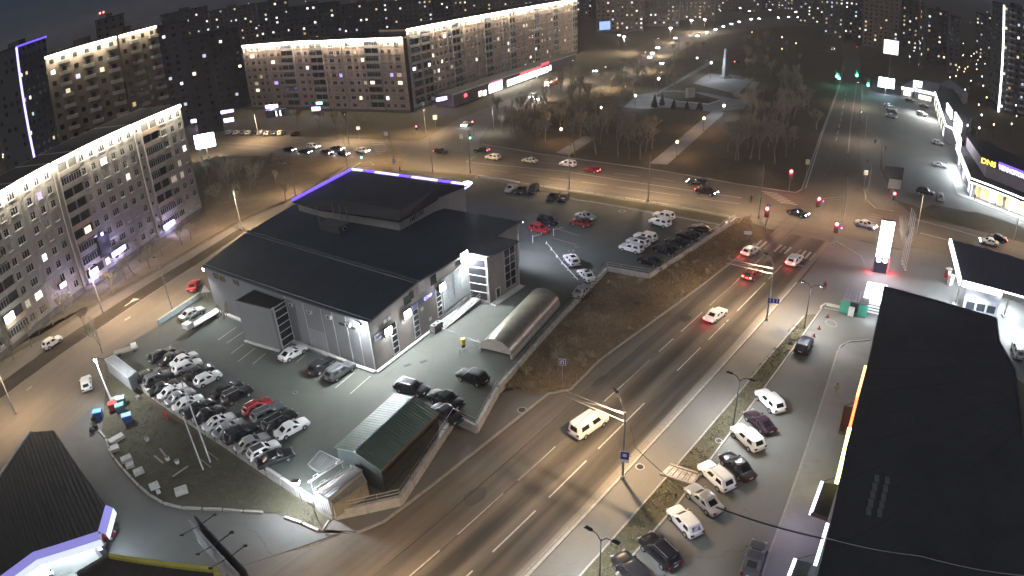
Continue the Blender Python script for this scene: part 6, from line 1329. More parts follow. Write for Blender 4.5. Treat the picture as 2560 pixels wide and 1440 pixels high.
# ---------------------------------------------------------------- buildings at the lower left
BZ = 5.0
bl = ats([(75, 1080), (135, 1076), (264, 1262), (245, 1328), (82, 1380), (-10, 1448), (-160, 1560), (-200, 1330), (-20, 1222)], BZ); t = thing('car_wash', 'low building with dark roof and violet lit fascia at the lower left', 'building', bl[0])
m = MB(); m.prism([p.lerp((bl[0] + bl[3] + bl[6]) / 3, 0.16) if i in (2, 3, 4, 5, 6) else p for i, p in enumerate(bl)], 0, BZ - 0.4, wall_light); m.build('wall', None, t, world=True)
m = MB(); m.prism(bl, BZ - 0.4, BZ, corrugated('wash_roof', (0.036, 0.033, 0.032), (bl[1] - bl[3]), 0.6, 0.7)); m.build('roof', None, t, world=True)
fv = E('fascia_violet', (0.3, 0.28, 0.75), 0.55); fw = E('fascia_white', (0.72, 0.78, 0.95), 0.75)
for a, b in zip(bl[2:6], bl[3:7]):
    d_ = (b - a).normalized(); n = Vector((d_.y, -d_.x, 0)); n = n if n.dot(a - bl[0]) > 0 and n.y < 0.9 else n
    if n.dot(a - (bl[0] + bl[4]) / 2) < 0: n = -n
    z = UPV
    MB().raw([a, b, b + n * 0.75 - z * 0.55, a + n * 0.75 - z * 0.55], [(0, 1, 2, 3)], fv).build('fascia', None, t, world=True); MB().raw([a + n * 0.75 - z * 0.55, b + n * 0.75 - z * 0.55, b + n * 0.85 - z * 1.35, a + n * 0.85 - z * 1.35], [(0, 1, 2, 3)], fw).build('fascia', None, t, world=True)
MB().bar(bl[8], bl[0], 0.3, 0.2, concrete).build('coping', None, t, world=True)
for k in range(3): p = at((60, 150, 205)[k], (1372, 1347, 1318)[k], BZ - 1.4); lamp_light('POINT', 'lamp', t, p - t.location + Vector((2.2, -2.0, 0.6)), 2000, (0.75, 0.92, 1.0), 0.3)
p = at(236, 1352, 2.5); t2 = thing('vending_lights', 'glowing violet white panel under the fascia corner', 'lit panel', (p.x, p.y, 0)); MB().box((0, 0, 1.9), (0.8, 0.25, 1.7), sign_violet, R(30)).build('face', None, t2); MB().box((0.1, 0.15, 1.2), (1.0, 0.3, 2.4), dark_metal, R(30)).build('cabinet', None, t2)
bm2 = ats([(274, 1392), (540, 1428), (552, 1470), (560, 1700), (150, 1700), (195, 1440)], 4.2); t = thing('yellow_edged_building', 'low building with yellow roof edge at the bottom border', 'building', bm2[0]); m = MB(); m.prism(bm2, 0, 4.2, M('yellow_roof', (0.06, 0.052, 0.048), 0.9), wall_beige); m.build('wall', None, t, world=True)
ye = M('edge_yellow', (0.6, 0.55, 0.1), 0.5)
for a, b in ((bm2[5], bm2[0]), (bm2[0], bm2[1]), (bm2[1], bm2[2])): MB().bar(a, b, 0.5, 0.35, ye if a is not bm2[5] else concrete_dark).build('roof_edge', None, t, world=True)
# two-faced billboard seen from above
a, b = at(478, 1291, 7.6), at(606, 1434, 7.2); d_ = (b - a).normalized(); d_.z = 0; n = Vector((d_.y, -d_.x, 0)); t = thing('tall_billboard', 'two faced billboard seen from above with lamp arms', 'billboard', (*((a + b) / 2).xy, 0)); L_ = min(10.0, (b - a).length)
for s, mt in ((-1, M('board_print', (0.5, 0.5, 0.52), 0.5, var=0.7, scale=0.9)), (1, M('board_back', (0.05, 0.05, 0.05), 0.7))):
    c = (a + b) / 2 + n * (s * -0.35); MB().bar(Vector((*(c - d_ * L_ / 2).xy, 4.2)), Vector((*(c + d_ * L_ / 2).xy, 4.2)), 0.18, 3.2, mt).build('face', None, t, world=True)
MB().tube((0, 0, 0), (0, 0, 5.5), 0.3, 0.3, 10, pole_grey).build('post', None, t)
for k in (-0.35, 0.0, 0.25):
    for s in (-1, 1): p = (a + b) / 2 + d_ * (L_ * k); q = p + n * (s * 1.9); MB().tube((p.x, p.y, 7.35), (q.x, q.y, 7.5), 0.05, 0.05, 5, dark_metal).build('lamp_arm', None, t, world=True); MB().box((q.x, q.y, 7.5), (0.35, 0.2, 0.15), dark_metal).build('lamp_head', None, t, world=True)
def car(rear, front, ty, col, label, z=0.03, group=None, head=False, tail=False, rails=False, roof=None, far=False, name=None, beam=0):
    a, b = at(rear[0], rear[1], z), at(front[0], front[1], z); d = b - a; rz = math.atan2(d.y, d.x); c = (a + b) / 2; L, W, H, belt, rh, fh, rr, fr, cl, bz = TYPES[ty]; M_ = car_meshes(ty, col)
    nm = name or {'suv': 'parked_car', 'van': 'van', 'pickup': 'pickup_truck'}.get(ty, 'parked_car')
    t = thing(nm, label, {'van': 'van', 'pickup': 'pickup'}.get(ty, 'car'), c, rz, group); X = L / 2
    if far: put('body', M_['far'], t)
    else:
        put('body', M_['body'], t)
        for k, nm_ in (('ws', 'windscreen'), ('rw', 'rear_window'), ('sl1', 'side_window'), ('sl2', 'side_window'), ('sr1', 'side_window'), ('sr2', 'side_window')): put(nm_, M_[k], t)
        for sx in (-1, 1):
            for s in (-1, 1):
                w = put('wheel', M_['wheel'], t, (sx * L * 0.29, s * (W / 2 - 0.09), 0.34)); r_ = put('rim', M_['rim'], w)
                if s < 0: r_.rotation_euler = (0, 0, math.pi)
        if rails:
            for s in (-1, 1): put('roof_rail', M_['rails'], t, (0, s * W * 0.33, 0))
        if roof == 'glass': put('roof_panel', M_['roofpanel'], t)
        if roof == 'black': put('roof_panel', M_['blackroof'], t)
    for s in (-1, 1):
        if not far or head:
            o = put('headlight', M_['headlight_on' if head else 'headlight'], t, (X - 0.1, s * W * 0.33, bz - 0.2), s * -0.25)
            if far: o.scale = (3.0, 1.6, 2.6)
        if not far or tail:
            o = put('taillight', M_['taillight_on' if tail else 'taillight'], t, (-X + 0.06, s * W * 0.36, belt - 0.2))
            if far: o.scale = (2.5, 1.4, 2)
    if tail and name == 'car' and not far and z < 0.015: lamp_light('POINT', 'lamp', t, (-X - 0.7, 0, 0.6), 90, (1.0, 0.1, 0.1), 0.3)
    if beam:
        lamp_light('SPOT', 'lamp', t, (X + 0.2, 0, 0.65), beam, (0.8, 0.87, 1.0), 0.15, 75, 0.8, aim(Vector((1, 0, -0.14))))
    return t
# -- right lot, angled row
GR = 'cars parked at an angle in the right lot'
for a in (((1950, 1040), (1898, 987), 'suv', 'white', 'white hatchback SUV at the upper end of the angled row'), ((1928, 1090), (1868, 1037), 'coupe', 'purple', 'dark plum coupe between two white cars in the angled row'), ((1898, 1134), (1838, 1078), 'suv', 'white', 'white SUV just below the dark plum coupe'), ((1874, 1206), (1810, 1146), 'sedan', 'black', 'black sedan between white SUVs in the angled row'), ((1824, 1234), (1756, 1170), 'suv', 'white', 'white SUV with roof rails beside the grass steps'), ((1796, 1292), (1722, 1226), 'sedan', 'silver', 'silver sedan under the thick black cable'), ((1742, 1348), (1680, 1280), 'hatch', 'white', 'white hatchback below the silver sedan'), ((1684, 1424), (1614, 1356), 'suv', 'black', 'black SUV with bright roof rails in the angled row'), ((1606, 1470), (1552, 1408), 'suv', 'black', 'black SUV cut by the bottom border')):
    car(*a, z=0.03, group=GR, rails=('rails' in a[4]), name='parked_car')
car((1868, 1452), (1897, 1364), 'sedan', 'grey', 'dark grey car alone by the shop kerb at the bottom', rails=False)
car((1994, 898), (2022, 848), 'suv', 'blue', 'dark blue SUV parked by the grass strip kerb')
car((2548, 912), (2536, 862), 'minivan', 'silver', 'silver minivan behind the shop building', z=0.0)
# -- main road
car((1768, 810), (1808, 780), 'sedan', 'white', 'white sedan with red tail lights driving up the main road', tail=True, name='car', z=0.01)
car((1858, 710), (1902, 677), 'suv', 'darkred', 'dark red SUV with glowing rear braking in the middle lane', tail=True, name='car', z=0.01, rails=True)
car((1966, 675), (2004, 642), 'suv', 'white', 'white SUV stopped in the right lane by the pylon', tail=True, name='car', z=0.01)
car((1856, 645), (1896, 624), 'hatch', 'white', 'white hatchback stopped in the left lane before the crossing', tail=True, name='car', z=0.01)
car((1430, 1102), (1512, 1046), 'van', 'white', 'white van under the catenary arms on the main road', name='van', z=0.01)
car((1966, 530), (2021, 546), 'sedan', 'blue', 'dark sedan turning through the junction', head=True, name='car', z=0.02)
car((2138, 560), (2188, 576), 'sedan', 'silver', 'pale sedan driving past the flag poles', head=True, name='car', z=0.02)
car((1770, 466), (1714, 459), 'suv', 'black', 'black SUV with headlights on driving left on the cross street', head=True, name='car', z=0.02, far=False)
car((1738, 479), (1794, 492), 'pickup', 'black', 'dark pickup with red tail and blue headlights on the cross street', head=True, tail=True, name='pickup_truck', z=0.02)
GX = 'cars queueing on the cross street'
for r_, f_, ty, co, lab, tl in (((1503, 434), (1456, 427), 'hatch', 'darkred', 'dark hatchback with red tail lights, last in the cross street queue', True), ((1445, 420), (1395, 412), 'minivan', 'white', 'white minivan with roof sign in the cross street queue', False), ((1350, 410), (1300, 403), 'sedan', 'sodiumwhite', 'sodium tinted white sedan between two taller cars in the queue', False), ((1258, 403), (1208, 395), 'suv', 'sodiumwhite', 'sodium tinted white SUV near the head of the cross street queue', False), ((1226, 382), (1182, 378), 'sedan', 'black', 'dark sedan with red lights ahead of the queue', True), ((1084, 382), (1122, 385), 'hatch', 'black', 'small dark hatchback alone in the middle of the junction', True)):
    car(r_, f_, ty, co, lab, 0.02, GX, tail=tl, name='car')
GJ = 'cars with headlights waiting at the left arm'
for i, (r_, f_, ty, co, lab) in enumerate((((706, 376), (742, 380), 'sedan', 'black', 'dark car at the back of the headlight group'), ((745, 382), (782, 386), 'sedan', 'black', 'dark maroon car second in the headlight group'), ((764, 369), (804, 374), 'suv', 'sodiumwhite', 'sodium tinted white SUV in the far lane of the headlight group'), ((806, 383), (830, 388), 'hatch', 'blue', 'blue glowing car in the middle of the headlight group'), ((826, 374), (862, 378), 'sedan', 'blue', 'dark blue car in the far lane beside the lamp pole'), ((842, 387), (872, 391), 'sedan', 'black', 'black car first at the stop line'), ((888, 378), (926, 384), 'sedan', 'sodiumwhite', 'sodium tinted white sedan rolling over the crossing'))):
    car(r_, f_, ty, co, lab, 0.02, GJ, head=True, name='car', far=False, beam=900 if i in (0, 3, 5) else 0)
for i, x in enumerate((574, 592, 610, 622, 636, 653, 670, 687, 703, 738)):
    car((x - 5, 339 + i * 0.3), (x + 5, 331 + i * 0.3), ('hatch', 'sedan', 'suv')[i % 3], ('silver', 'sodiumwhite', 'grey', 'sodiumwhite', 'black')[i % 5], 'small parked car, %s from the left in the row beyond the left arm' % ORD[i], 0.0, 'parked row beyond the left arm', far=True)
# -- car lot, upper part
GL = 'cars in the upper part of the fenced lot'
for r_, f_, ty, co, lab, kw in (((1292, 464), (1262, 490), 'sedan', 'silver', 'silver nosed car first in the upper lot row', {}), ((1318, 467), (1288, 495), 'sedan', 'black', 'black sedan between the silver car and the black van', {}), ((1352, 464), (1314, 500), 'minivan', 'black', 'tall black van in the upper lot row', {}), ((1398, 484), (1366, 512), 'sedan', 'black', 'black car next to the van in the upper lot row', {}), ((1424, 487), (1394, 516), 'hatch', 'black', 'last black car of the upper lot row', {}),
    ((1434, 540), (1494, 554), 'sedan', 'silver', 'silver blue sedan behind the dark red one', {}), ((1422, 557), (1482, 571), 'sedan', 'darkred', 'dark red sedan with black roof in the upper lot', {'roof': 'black'}), ((1338, 550), (1402, 571), 'minivan', 'black', 'black minivan next to the red SUV', {}), ((1318, 571), (1380, 589), 'suv', 'red', 'bright red SUV beside the lot railing', {}),
    ((1690, 554), (1630, 540), 'suv', 'white', 'white SUV further back of the pair near the far wall', {}), ((1680, 571), (1620, 556), 'suv', 'white', 'white SUV nearer of the pair near the far wall', {}), ((1645, 608), (1583, 593), 'suv', 'white', 'white SUV at the back of the white trio', {'rails': True}), ((1628, 622), (1563, 606), 'suv', 'white', 'white SUV with black roof in the white trio', {'roof': 'black'}), ((1612, 636), (1546, 620), 'suv', 'white', 'white SUV nearest of the white trio', {}),
    ((1447, 678), (1412, 640), 'suv', 'white', 'white SUV with glass roof at the head of the chain fence', {'roof': 'glass'}), ((1486, 714), (1447, 678), 'sedan', 'white', 'white sedan with sunroof behind the glass roofed SUV', {'roof': 'glass'}), ((1436, 752), (1472, 720), 'sedan', 'silver', 'pale car half hidden by the retaining wall', {}),
    ((1224, 967), (1142, 938), 'suv', 'black', 'black SUV alone near the corner of the wall', {}), ((988, 968), (1074, 990), 'wagon', 'black', 'black wagon with silver rails behind the green roof', {'rails': True}), ((1074, 992), (1160, 1030), 'pickup', 'black', 'black pickup behind the green roofed shed', {}), ((1098, 1030), (1140, 1058), 'sedan', 'black', 'black car squeezed between shed and wall corner', {}),
    ((701, 909), (766, 872), 'coupe', 'white', 'white coupe parked below the stair block panes', {}), ((778, 942), (832, 905), 'hatch', 'black', 'black hatchback parked by the warehouse front', {}), ((820, 958), (882, 918), 'suv', 'grey', 'dark grey SUV parked by the warehouse front', {'rails': True}),
    ((455, 805), (508, 778), 'sedan', 'silver', 'silver car behind the scrap trailer by the parapet wall', {})):
    car(r_, f_, ty, co, lab, LZ, GL, **kw)
GD = 'black cars in the shade of the far wall'
for i, (x, y) in enumerate(((1752, 582), (1722, 600), (1694, 615), (1664, 634), (1625, 662))): car((x + 20, y + 4), (x - 22, y - 8), ('sedan', 'suv')[i % 2], 'black', 'black car, %s along the dark strip under the far wall railing' % ORD[i], LZ, GD)
# -- packed rows in the lower left of the lot
GW = 'cars packed in rows behind the long wall'
def z7(x, y): return (340 + x / 4.235, 860 + y / 4.235)
rows = [((165, 225), (400, 90), 'suv', 'black', 'black SUV at the outer end of the top packed row', {}), ((280, 245), (500, 115), 'sedan', 'black', 'black sedan second in the top packed row', {}), ((385, 270), (655, 130), 'sedan', 'white', 'white sedan third in the top packed row', {}), ((395, 340), (710, 205), 'wagon', 'white', 'long white wagon in the middle of the top packed row', {}), ((545, 395), (800, 275), 'sedan', 'black', 'black sedan between the white wagon and white hatchback', {}), ((625, 475), (915, 330), 'hatch', 'white', 'white hatchback at the open end of the top packed row', {}),
    ((835, 590), (1110, 445), 'sedan', 'black', 'black sedan with glints left of the open wheel car', {}), ((940, 650), (1215, 510), 'suv', 'black', 'black SUV with rails beside the open aisle', {'rails': True}),
    ((1140, 790), (1440, 620), 'hatch', 'red', 'red hatchback in the packed rows', {'rails': True}), ((1270, 830), (1540, 700), 'wagon', 'grey', 'dark grey wagon next to the red hatchback', {'rails': True}), ((1370, 935), (1685, 765), 'wagon', 'black', 'black wagon between grey wagon and white sedan', {'rails': True}), ((1490, 1020), (1825, 840), 'sedan', 'white', 'white sedan at the open end of the middle packed row', {}),
    ((40, 420), (260, 320), 'hatch', 'green', 'dark olive hatchback at the outer end of the wall row', {}), ((110, 470), (370, 340), 'suv', 'grey', 'grey cluttered SUV second in the wall row', {'rails': True}), ((170, 560), (430, 440), 'sedan', 'black', 'black sedan third in the wall row', {}), ((265, 610), (530, 475), 'sedan', 'white', 'white sedan fourth in the wall row', {}), ((345, 670), (605, 530), 'sedan', 'silver', 'silver sedan fifth in the wall row', {}), ((415, 730), (710, 600), 'sedan', 'white', 'white sedan sixth in the wall row by the leaning poles', {}), ((560, 790), (800, 650), 'sedan', 'black', 'black sedan seventh in the wall row', {}), ((640, 860), (920, 710), 'sedan', 'black', 'black sedan eighth in the wall row with green reflections', {}), ((730, 950), (1050, 790), 'sedan', 'white', 'white sedan with sunroof ninth in the wall row', {'roof': 'glass'}), ((830, 1020), (1160, 850), 'sedan', 'silver', 'pale silver sedan tenth in the wall row', {}), ((950, 1080), (1290, 900), 'suv', 'black', 'black SUV eleventh in the wall row', {}), ((1080, 1160), (1395, 1015), 'sedan', 'silver', 'silver sedan with grey roof twelfth in the wall row', {}), ((1195, 1250), (1525, 1085), 'hatch', 'white', 'white hatchback with black roof thirteenth in the wall row', {'roof': 'black'}), ((1330, 1310), (1640, 1190), 'sedan', 'black', 'black sedan last in the wall row by the glaring lamp', {})]
for r_, f_, ty, co, lab, kw in rows: car(z7(*r_), z7(*f_), ty, co, lab, LZ, GW, **kw).scale = (0.95, 0.92, 0.95)
# -- streets at the left and lower left
car((110, 878), (156, 848), 'hatch', 'white', 'white hatchback parked on the verge before the nearest block', z=0.05)
car((480, 737), (493, 706), 'sedan', 'red', 'dark red car standing in the side street by the warehouse corner', z=0.02)
car((222, 990), (217, 944), 'hatch', 'white', 'white hatchback standing near the waste bins', z=0.03)
car((112, 1446), (176, 1398), 'sedan', 'white', 'white car under the violet lit fascia', z=0.03)
car((95, 1400), (140, 1376), 'suv', 'darkred', 'dark car with lit boot behind the white one', z=0.03, tail=True)
car((228, 1372), (276, 1340), 'hatch', 'darkred', 'dark red car nosing out below the fascia corner', z=0.03, tail=True)
# -- store lot, station, avenue, boulevard
GQ = 'cars on the store lot'
for i, (x, y, co) in enumerate(((2222, 268, 'silver'), (2228, 276, 'silver'), (2232, 284, 'grey'), (2228, 294, 'silver'), (2305, 290, 'silver'), (2345, 362, 'silver'), (2350, 418, 'silver'), (2312, 486, 'black'), (2275, 255, 'grey'), (2310, 268, 'grey'))): car((x - 16, y - 4), (x + 16, y + 4), ('sedan', 'suv', 'hatch')[i % 3], co, '%s car on the store lot, %s counted from the screen' % ({'silver': 'silver', 'grey': 'grey', 'black': 'black'}[co], ORD[i]), 0.03, GQ, far=y < 400)
car((2346, 488), (2352, 512), 'hatch', 'silver', 'silver hatchback at the kerb of the electronics store', z=0.03)
car((2496, 616), (2448, 606), 'sedan', 'white', 'white sedan with bright headlight passing the canopy', z=0.02, head=True, name='car'); car((2512, 606), (2472, 598), 'sedan', 'black', 'black sedan with red tail light behind the white one', z=0.02, tail=True, name='car')
GY = 'cars with lights on the far boulevard'
for i, (x, y, dx, dy, hd) in enumerate(((1632, 135, 4, -5, 1), (1645, 122, 4, -5, 1), (1625, 145, 4, -5, 1), (1690, 98, 7, -4, 1), (1655, 160, 4, -5, 1), (1745, 92, 8, -4, 1), (1768, 82, 8, -3, 1), (1790, 76, 9, -3, 1), (1810, 68, 9, -3, 1), (1830, 62, 9, -2, 1), (1850, 56, 9, -2, 1), (1880, 50, 9, -1, 1), (1900, 48, 9, -1, 1), (1950, 46, 9, 0, 1), (1975, 44, 9, 0, 1), (2000, 46, 9, 1, 1), (2030, 50, 9, 2, 1), (1332, 245, 6, -4, 1), (1346, 250, 6, -4, 1), (1490, 180, 6, -4, 1), (1165, 315, 8, -6, 1))):
    car((x + dx, y + dy), (x - dx, y - dy), ('sedan', 'suv')[i % 2], ('grey', 'black', 'sodiumwhite')[i % 3], 'far boulevard car with glaring headlights, %s in the list from the park' % (ORD[i] if i < 20 else 'twenty first'), 0.015, GY, head=True, far=True, name='car')
car((2142, 118), (2134, 124), 'sedan', 'red', 'small reddish car far up the avenue', 0.02, None, far=True, tail=True, name='car'); car((2080, 132), (2084, 120), 'van', 'white', 'white lit minibus far up the avenue kerb', 0.02, None, far=True, head=True, name='van')
car((1840, 158), (1852, 161), 'sedan', 'black', 'dark car with red tail lights beyond the obelisk', 0.02, None, far=True, tail=True, name='car')
# -- bus at the shop row
b0, b1 = at(1352, 226), at(1402, 200); d = (b1 - b0); rz = math.atan2(d.y, d.x); t = thing('bus', 'long city bus with bright roof stopped before the shop row', 'bus', (b0 + b1) / 2, rz)
MB().box((0, 0, 1.65), (11.5, 2.5, 2.6), M('bus_red', (0.35, 0.06, 0.05), 0.4)).build('body', None, t); MB().box((0, 0, 2.98), (11.2, 2.3, 0.12), white_paint).build('roof', None, t)
for s in (-1, 1):
    for k in range(6): MB().box((-4.6 + k * 1.75, s * 1.26, 2.0), (1.5, 0.03, 1.0), win_warm if s < 0 else win_glass).build('window', None, t)
    for x in (-3.4, 3.6): MB().tube((x, s * 1.0, 0.5), (x, s * 1.28, 0.5), 0.5, 0.5, 12, black_rubber).build('wheel', None, t)
    MB().box((-5.78, s * 0.8, 0.9), (0.06, 0.4, 0.3), head_on).build('headlight', None, t)
MB().box((-5.77, 0, 2.0), (0.05, 2.2, 1.3), win_warm).build('windscreen', None, t)
# ================================================================ trees
def bare_tree(seed, H, spread, broom=0.5, limbs=5):
    r = random.Random(seed); tr, cr = MB(), MB(); cnt = [0]
    def grow(p, d, L, rad, lev):
        n = 2 if lev < 2 else 1; q = p
        for _ in range(n):
            d = (d + Vector((r.gauss(0, .1), r.gauss(0, .1), r.gauss(0.04, .06)))).normalized(); q2 = q + d * (L / n)
            (tr if lev < 2 else cr).tube(q, q2, rad, rad * 0.78, 5 if lev < 2 else 3, bark if lev < 2 else twig, caps=False); q = q2; rad *= 0.78
        if lev >= 4 or cnt[0] > 560: return
        k = limbs if lev == 0 else r.choice((3, 4)) if lev < 3 else 3
        for i in range(k):
            cnt[0] += 1; a = 2 * math.pi * (i + r.random()) / k; tilt = spread * r.uniform(0.5, 1.2) * (1.0 if lev == 0 else 0.85)
            o = d.orthogonal().normalized(); o2 = d.cross(o); nd_ = (d * math.cos(tilt) + (o * math.cos(a) + o2 * math.sin(a)) * math.sin(tilt)); nd_.z += broom * 0.35; nd_.normalize()
            st = q if r.random() < 0.6 else p.lerp(q, r.uniform(0.55, 0.95)); grow(st, nd_, L * r.uniform(0.55, 0.85), max(0.034, rad * 0.62), lev + 1)
    grow(Vector((0, 0, 0)), Vector((r.gauss(0, .04), r.gauss(0, .04), 1)).normalized(), H * 0.3, 0.17 * H / 9, 0)
    return tr.mesh('trunk'), cr.mesh('crown')
TREES = [bare_tree(i, 9.5, s, b, l) for i, (s, b, l) in enumerate(((0.5, 0.6, 5), (0.6, 0.4, 4), (0.45, 0.8, 6), (0.7, 0.3, 5), (0.38, 0.9, 5)))]
SHR = [bare_tree(40 + i, 4.0, 0.55, 0.5, 7) for i in range(2)]
def tree(px, py, top, label, var, group, z=0.0, name='bare_tree', kind=None):
    b = at(px, py, z); h = height((px, py), (px, top), z) if top is not None else 9.0; h = max(3.0, min(15.0, h - z)); var = var % 5; tm, cm = TREES[var]
    t = thing(name, label, 'tree', b, rnd.uniform(0, 6.28), group); s = h / 8.6
    for n_, me in (('trunk', tm), ('crown', cm)): o = put(n_, me, t); o.scale = (s, s, s)
    return t
G1 = 'bare trees in the near rows of the park'
pk = [(1338, 373, 285), (1362, 352, 268), (1437, 392, 282), (1490, 386, 268), (1500, 360, 265), (1545, 392, 280), (1572, 396, 285), (1600, 398, 285), (1615, 380, 280), (1630, 372, 290), (1288, 352, 262), (1275, 330, 250), (1320, 318, 240), (1400, 330, 255), (1452, 345, 262), (1560, 362, 275)]
for i, (x, y, tp) in enumerate(sorted(pk)): tree(x, y, tp, 'broom shaped bare tree, %s from the left in the near park rows' % ORD[i], i, G1)
pk = [(1838, 401, 300), (1846, 404, 290), (1876, 398, 288), (1898, 400, 290), (1936, 408, 300), (1965, 392, 305), (1870, 372, 285), (1920, 368, 285), (1985, 372, 310), (1820, 380, 300)]
for i, (x, y, tp) in enumerate(sorted(pk)): tree(x, y, tp, 'bare tree, %s from the left in the clump beside the avenue kerb' % ORD[i], i + 2, 'bare trees beside the avenue kerb')
rt = random.Random(12); deep = []
for x0, x1, y0, y1, n in ((1950, 2075, 160, 330, 30), (1860, 2000, 90, 200, 20), (1500, 1700, 170, 235, 18), (1360, 1480, 205, 275, 14), (1840, 1990, 230, 340, 24), (1660, 1780, 120, 165, 8), (1240, 1560, 275, 345, 26)):
    for _ in range(n): deep.append((rt.uniform(x0, x1), rt.uniform(y0, y1)))
deep = [d for d in deep if d[0] < 2052 - (d[1] - 340) * -0.3 or d[1] < 0]
for i, (x, y) in enumerate(sorted(deep)):
    tm, cm = TREES[i % 5]; t = thing('bare_tree', 'dark leafless tree deep in the unlit park', 'tree', at(x, y), rt.uniform(0, 6.28), 'leafless trees deep in the park'); s = rt.uniform(0.75, 1.15)
    for n_, me in (('trunk', tm), ('crown', cm)): o = put(n_, me, t); o.scale = (s, s, s)
G2 = 'bare trees before the nearest panel block'
ak = [(258, 888, 786), (62, 845, 770), (100, 838, 760), (135, 815, 740), (165, 800, 725), (190, 785, 715), (315, 700, 640), (335, 690, 620), (375, 672, 600), (285, 740, 668), (478, 600, 552), (455, 612, 560), (35, 900, 800), (10, 905, 815), (80, 868, 790), (215, 830, 760), (350, 655, 590), (405, 640, 585)]
for i, (x, y, tp) in enumerate(sorted(ak)): tree(x, y, tp, 'bare tree, %s from the left edge before the nearest panel block' % ORD[i], i + 1, G2)
ck = [(525, 470, 395), (550, 455, 385), (575, 490, 400), (600, 480, 392), (625, 486, 398), (640, 468, 400), (560, 520, 440), (600, 520, 450), (528, 440, 390), (655, 445, 395), (690, 470, 420), (715, 500, 450), (570, 425, 385)]
for i, (x, y, tp) in enumerate(sorted(ck)): tree(x, y, tp, 'leafless thicket tree, %s from the left at the left street corner' % ORD[i], i, 'thicket at the left street corner')
tree(2250, 655, 545, 'bare tree behind the glowing price pylon', 2, None)
for i, (x, y, tp) in enumerate(((745, 318, 262), (800, 322, 268), (840, 325, 272), (900, 322, 275), (870, 318, 262), (640, 300, 255))): tree(x, y, tp, 'dim bare tree, %s from the left at the foot of the brown wing' % ORD[i] if i < 5 else 'dim bare tree beside the left end of the brown wing', i, 'dim trees at the brown wing')
# firs round the plaza
def fir(px, py, h, label):
    t = thing('fir_tree', label, 'tree', at(px, py), 0, 'small firs at the plaza'); MB().tube((0, 0, 0), (0, 0, h), 0.09, 0.03, 5, bark).build('trunk', None, t); r = random.Random(int(px)); c = MB()
    for k in range(11):
        z = h * (0.12 + 0.86 * k / 11); rad = h * 0.3 * (1 - k / 11.5)
        for j in range(11):
            a = 6.283 * (j + r.random()) / 11; q = Vector((math.cos(a), math.sin(a), 0)); w = q.orthogonal().normalized() if False else Vector((-q.y, q.x, 0)) * rad * 0.24; e = q * rad * r.uniform(.75, 1.15) + UPV * (z - rad * 0.35); b = UPV * (z + h * 0.05)
            c.face([b + w * .3, e + w, e - w, b - w * .3], needle); c.face([b, e + UPV * .12, e - UPV * .15], needle)
    c.build('crown', None, t)
for i, (x, y, h) in enumerate(((1636, 268, 5.0), (1655, 262, 4.2), (1684, 273, 4.0), (1717, 273, 3.4), (1749, 275, 4.6))): fir(x, y, h, 'small dark fir, %s from the left along the plaza edge' % ORD[i])
# obelisk and stone block
ob = at(1812, 195); t = thing('obelisk', 'pale stone obelisk on a stepped foot in the park', 'monument', ob); og = M('obelisk_stone', (0.14, 0.14, 0.145), 0.8, var=0.15)
MB().box((0, 0, 6.9), (2.2, 2.2, 12.4), og, R(20), 0.62).build('shaft', None, t); MB().box((0, 0, 13.4), (1.37, 1.37, 0.7), og, R(20), 0.05).build('tip', None, t); MB().box((0, 0, 0.55), (5.5, 5.5, 1.1), og, R(20), 0.55).build('foot', None, t)
t = thing('stele', 'squat stone stele at the edge of the round plaza', 'monument', at(1725, 246)); MB().box((0, 0, 2.0), (3.2, 2.0, 4.0), M('stele_stone', (0.3, 0.27, 0.25), 0.85), R(15)).build('block', None, t); MB().box((0, 0, 0.15), (4.2, 3, 0.3), concrete, R(15)).build('foot', None, t)
# shrubs and dry stalks
for i in range(34):
    k = rnd.random(); j = rnd.choice(BANK); sm = SHR[i % 2]; t = thing('bare_shrub', 'leafless shrub on the embankment below the car lot', 'shrub', (j.x, j.y, max(0, j.z - 0.05)), rnd.uniform(0, 6), 'leafless shrubs on the embankment'); s = rnd.uniform(0.25, 0.55)
    for n_, me in (('stem', sm[0]), ('twigs', sm[1])): o = put(n_, me, t); o.scale = (s, s, s)
for i in range(12):
    x, y = rnd.choice(((520, 405), (560, 410), (600, 402), (640, 398), (690, 400), (720, 405))); x += rnd.uniform(-25, 25); y += rnd.uniform(-4, 25); sm = SHR[i % 2]; t = thing('bare_shrub', 'low bush along the edge of the left street corner thicket', 'shrub', at(x, y), 0, 'low bushes at the left corner'); s = rnd.uniform(0.5, 0.8)
    for n_, me in (('stem', sm[0]), ('twigs', sm[1])): o = put(n_, me, t); o.scale = (s, s, s)
def tufts(name, label, pts, n, h, seed, mat=straw, jitter=0.6):
    r = random.Random(seed); m = MB()
    for _ in range(n):
        p = r.choice(pts); x, y, z = p.x + r.uniform(-jitter, jitter), p.y + r.uniform(-jitter, jitter), p.z - 0.03; a = r.uniform(0, 6.28); w = 0.05; hh = h * r.uniform(0.4, 1.3); lx, ly = r.gauss(0, .16), r.gauss(0, .16)
        m.face([(x - w * math.cos(a), y - w * math.sin(a), z), (x + w * math.cos(a), y + w * math.sin(a), z), (x + lx, y + ly, z + hh)], mat)
    m.build(name, None, None, label=label, category='grass', kind='stuff')
tufts('dry_grass', 'dry grass and weeds on the shrubby embankment', BANK, 14000, 0.4, 2, jitter=0.45)
gp = [rp(t, 23.1 - 2.6 * rnd.random(), 0.07) for t in [rnd.uniform(-5, 95) for _ in range(900)]]
gp2 = [a.lerp(b, rnd.random()) for a, b in [(rp(t, 23.2, .07), rp(t, 21.1, .07)) for t in [rnd.uniform(-8, 92) for _ in range(1400)]]]
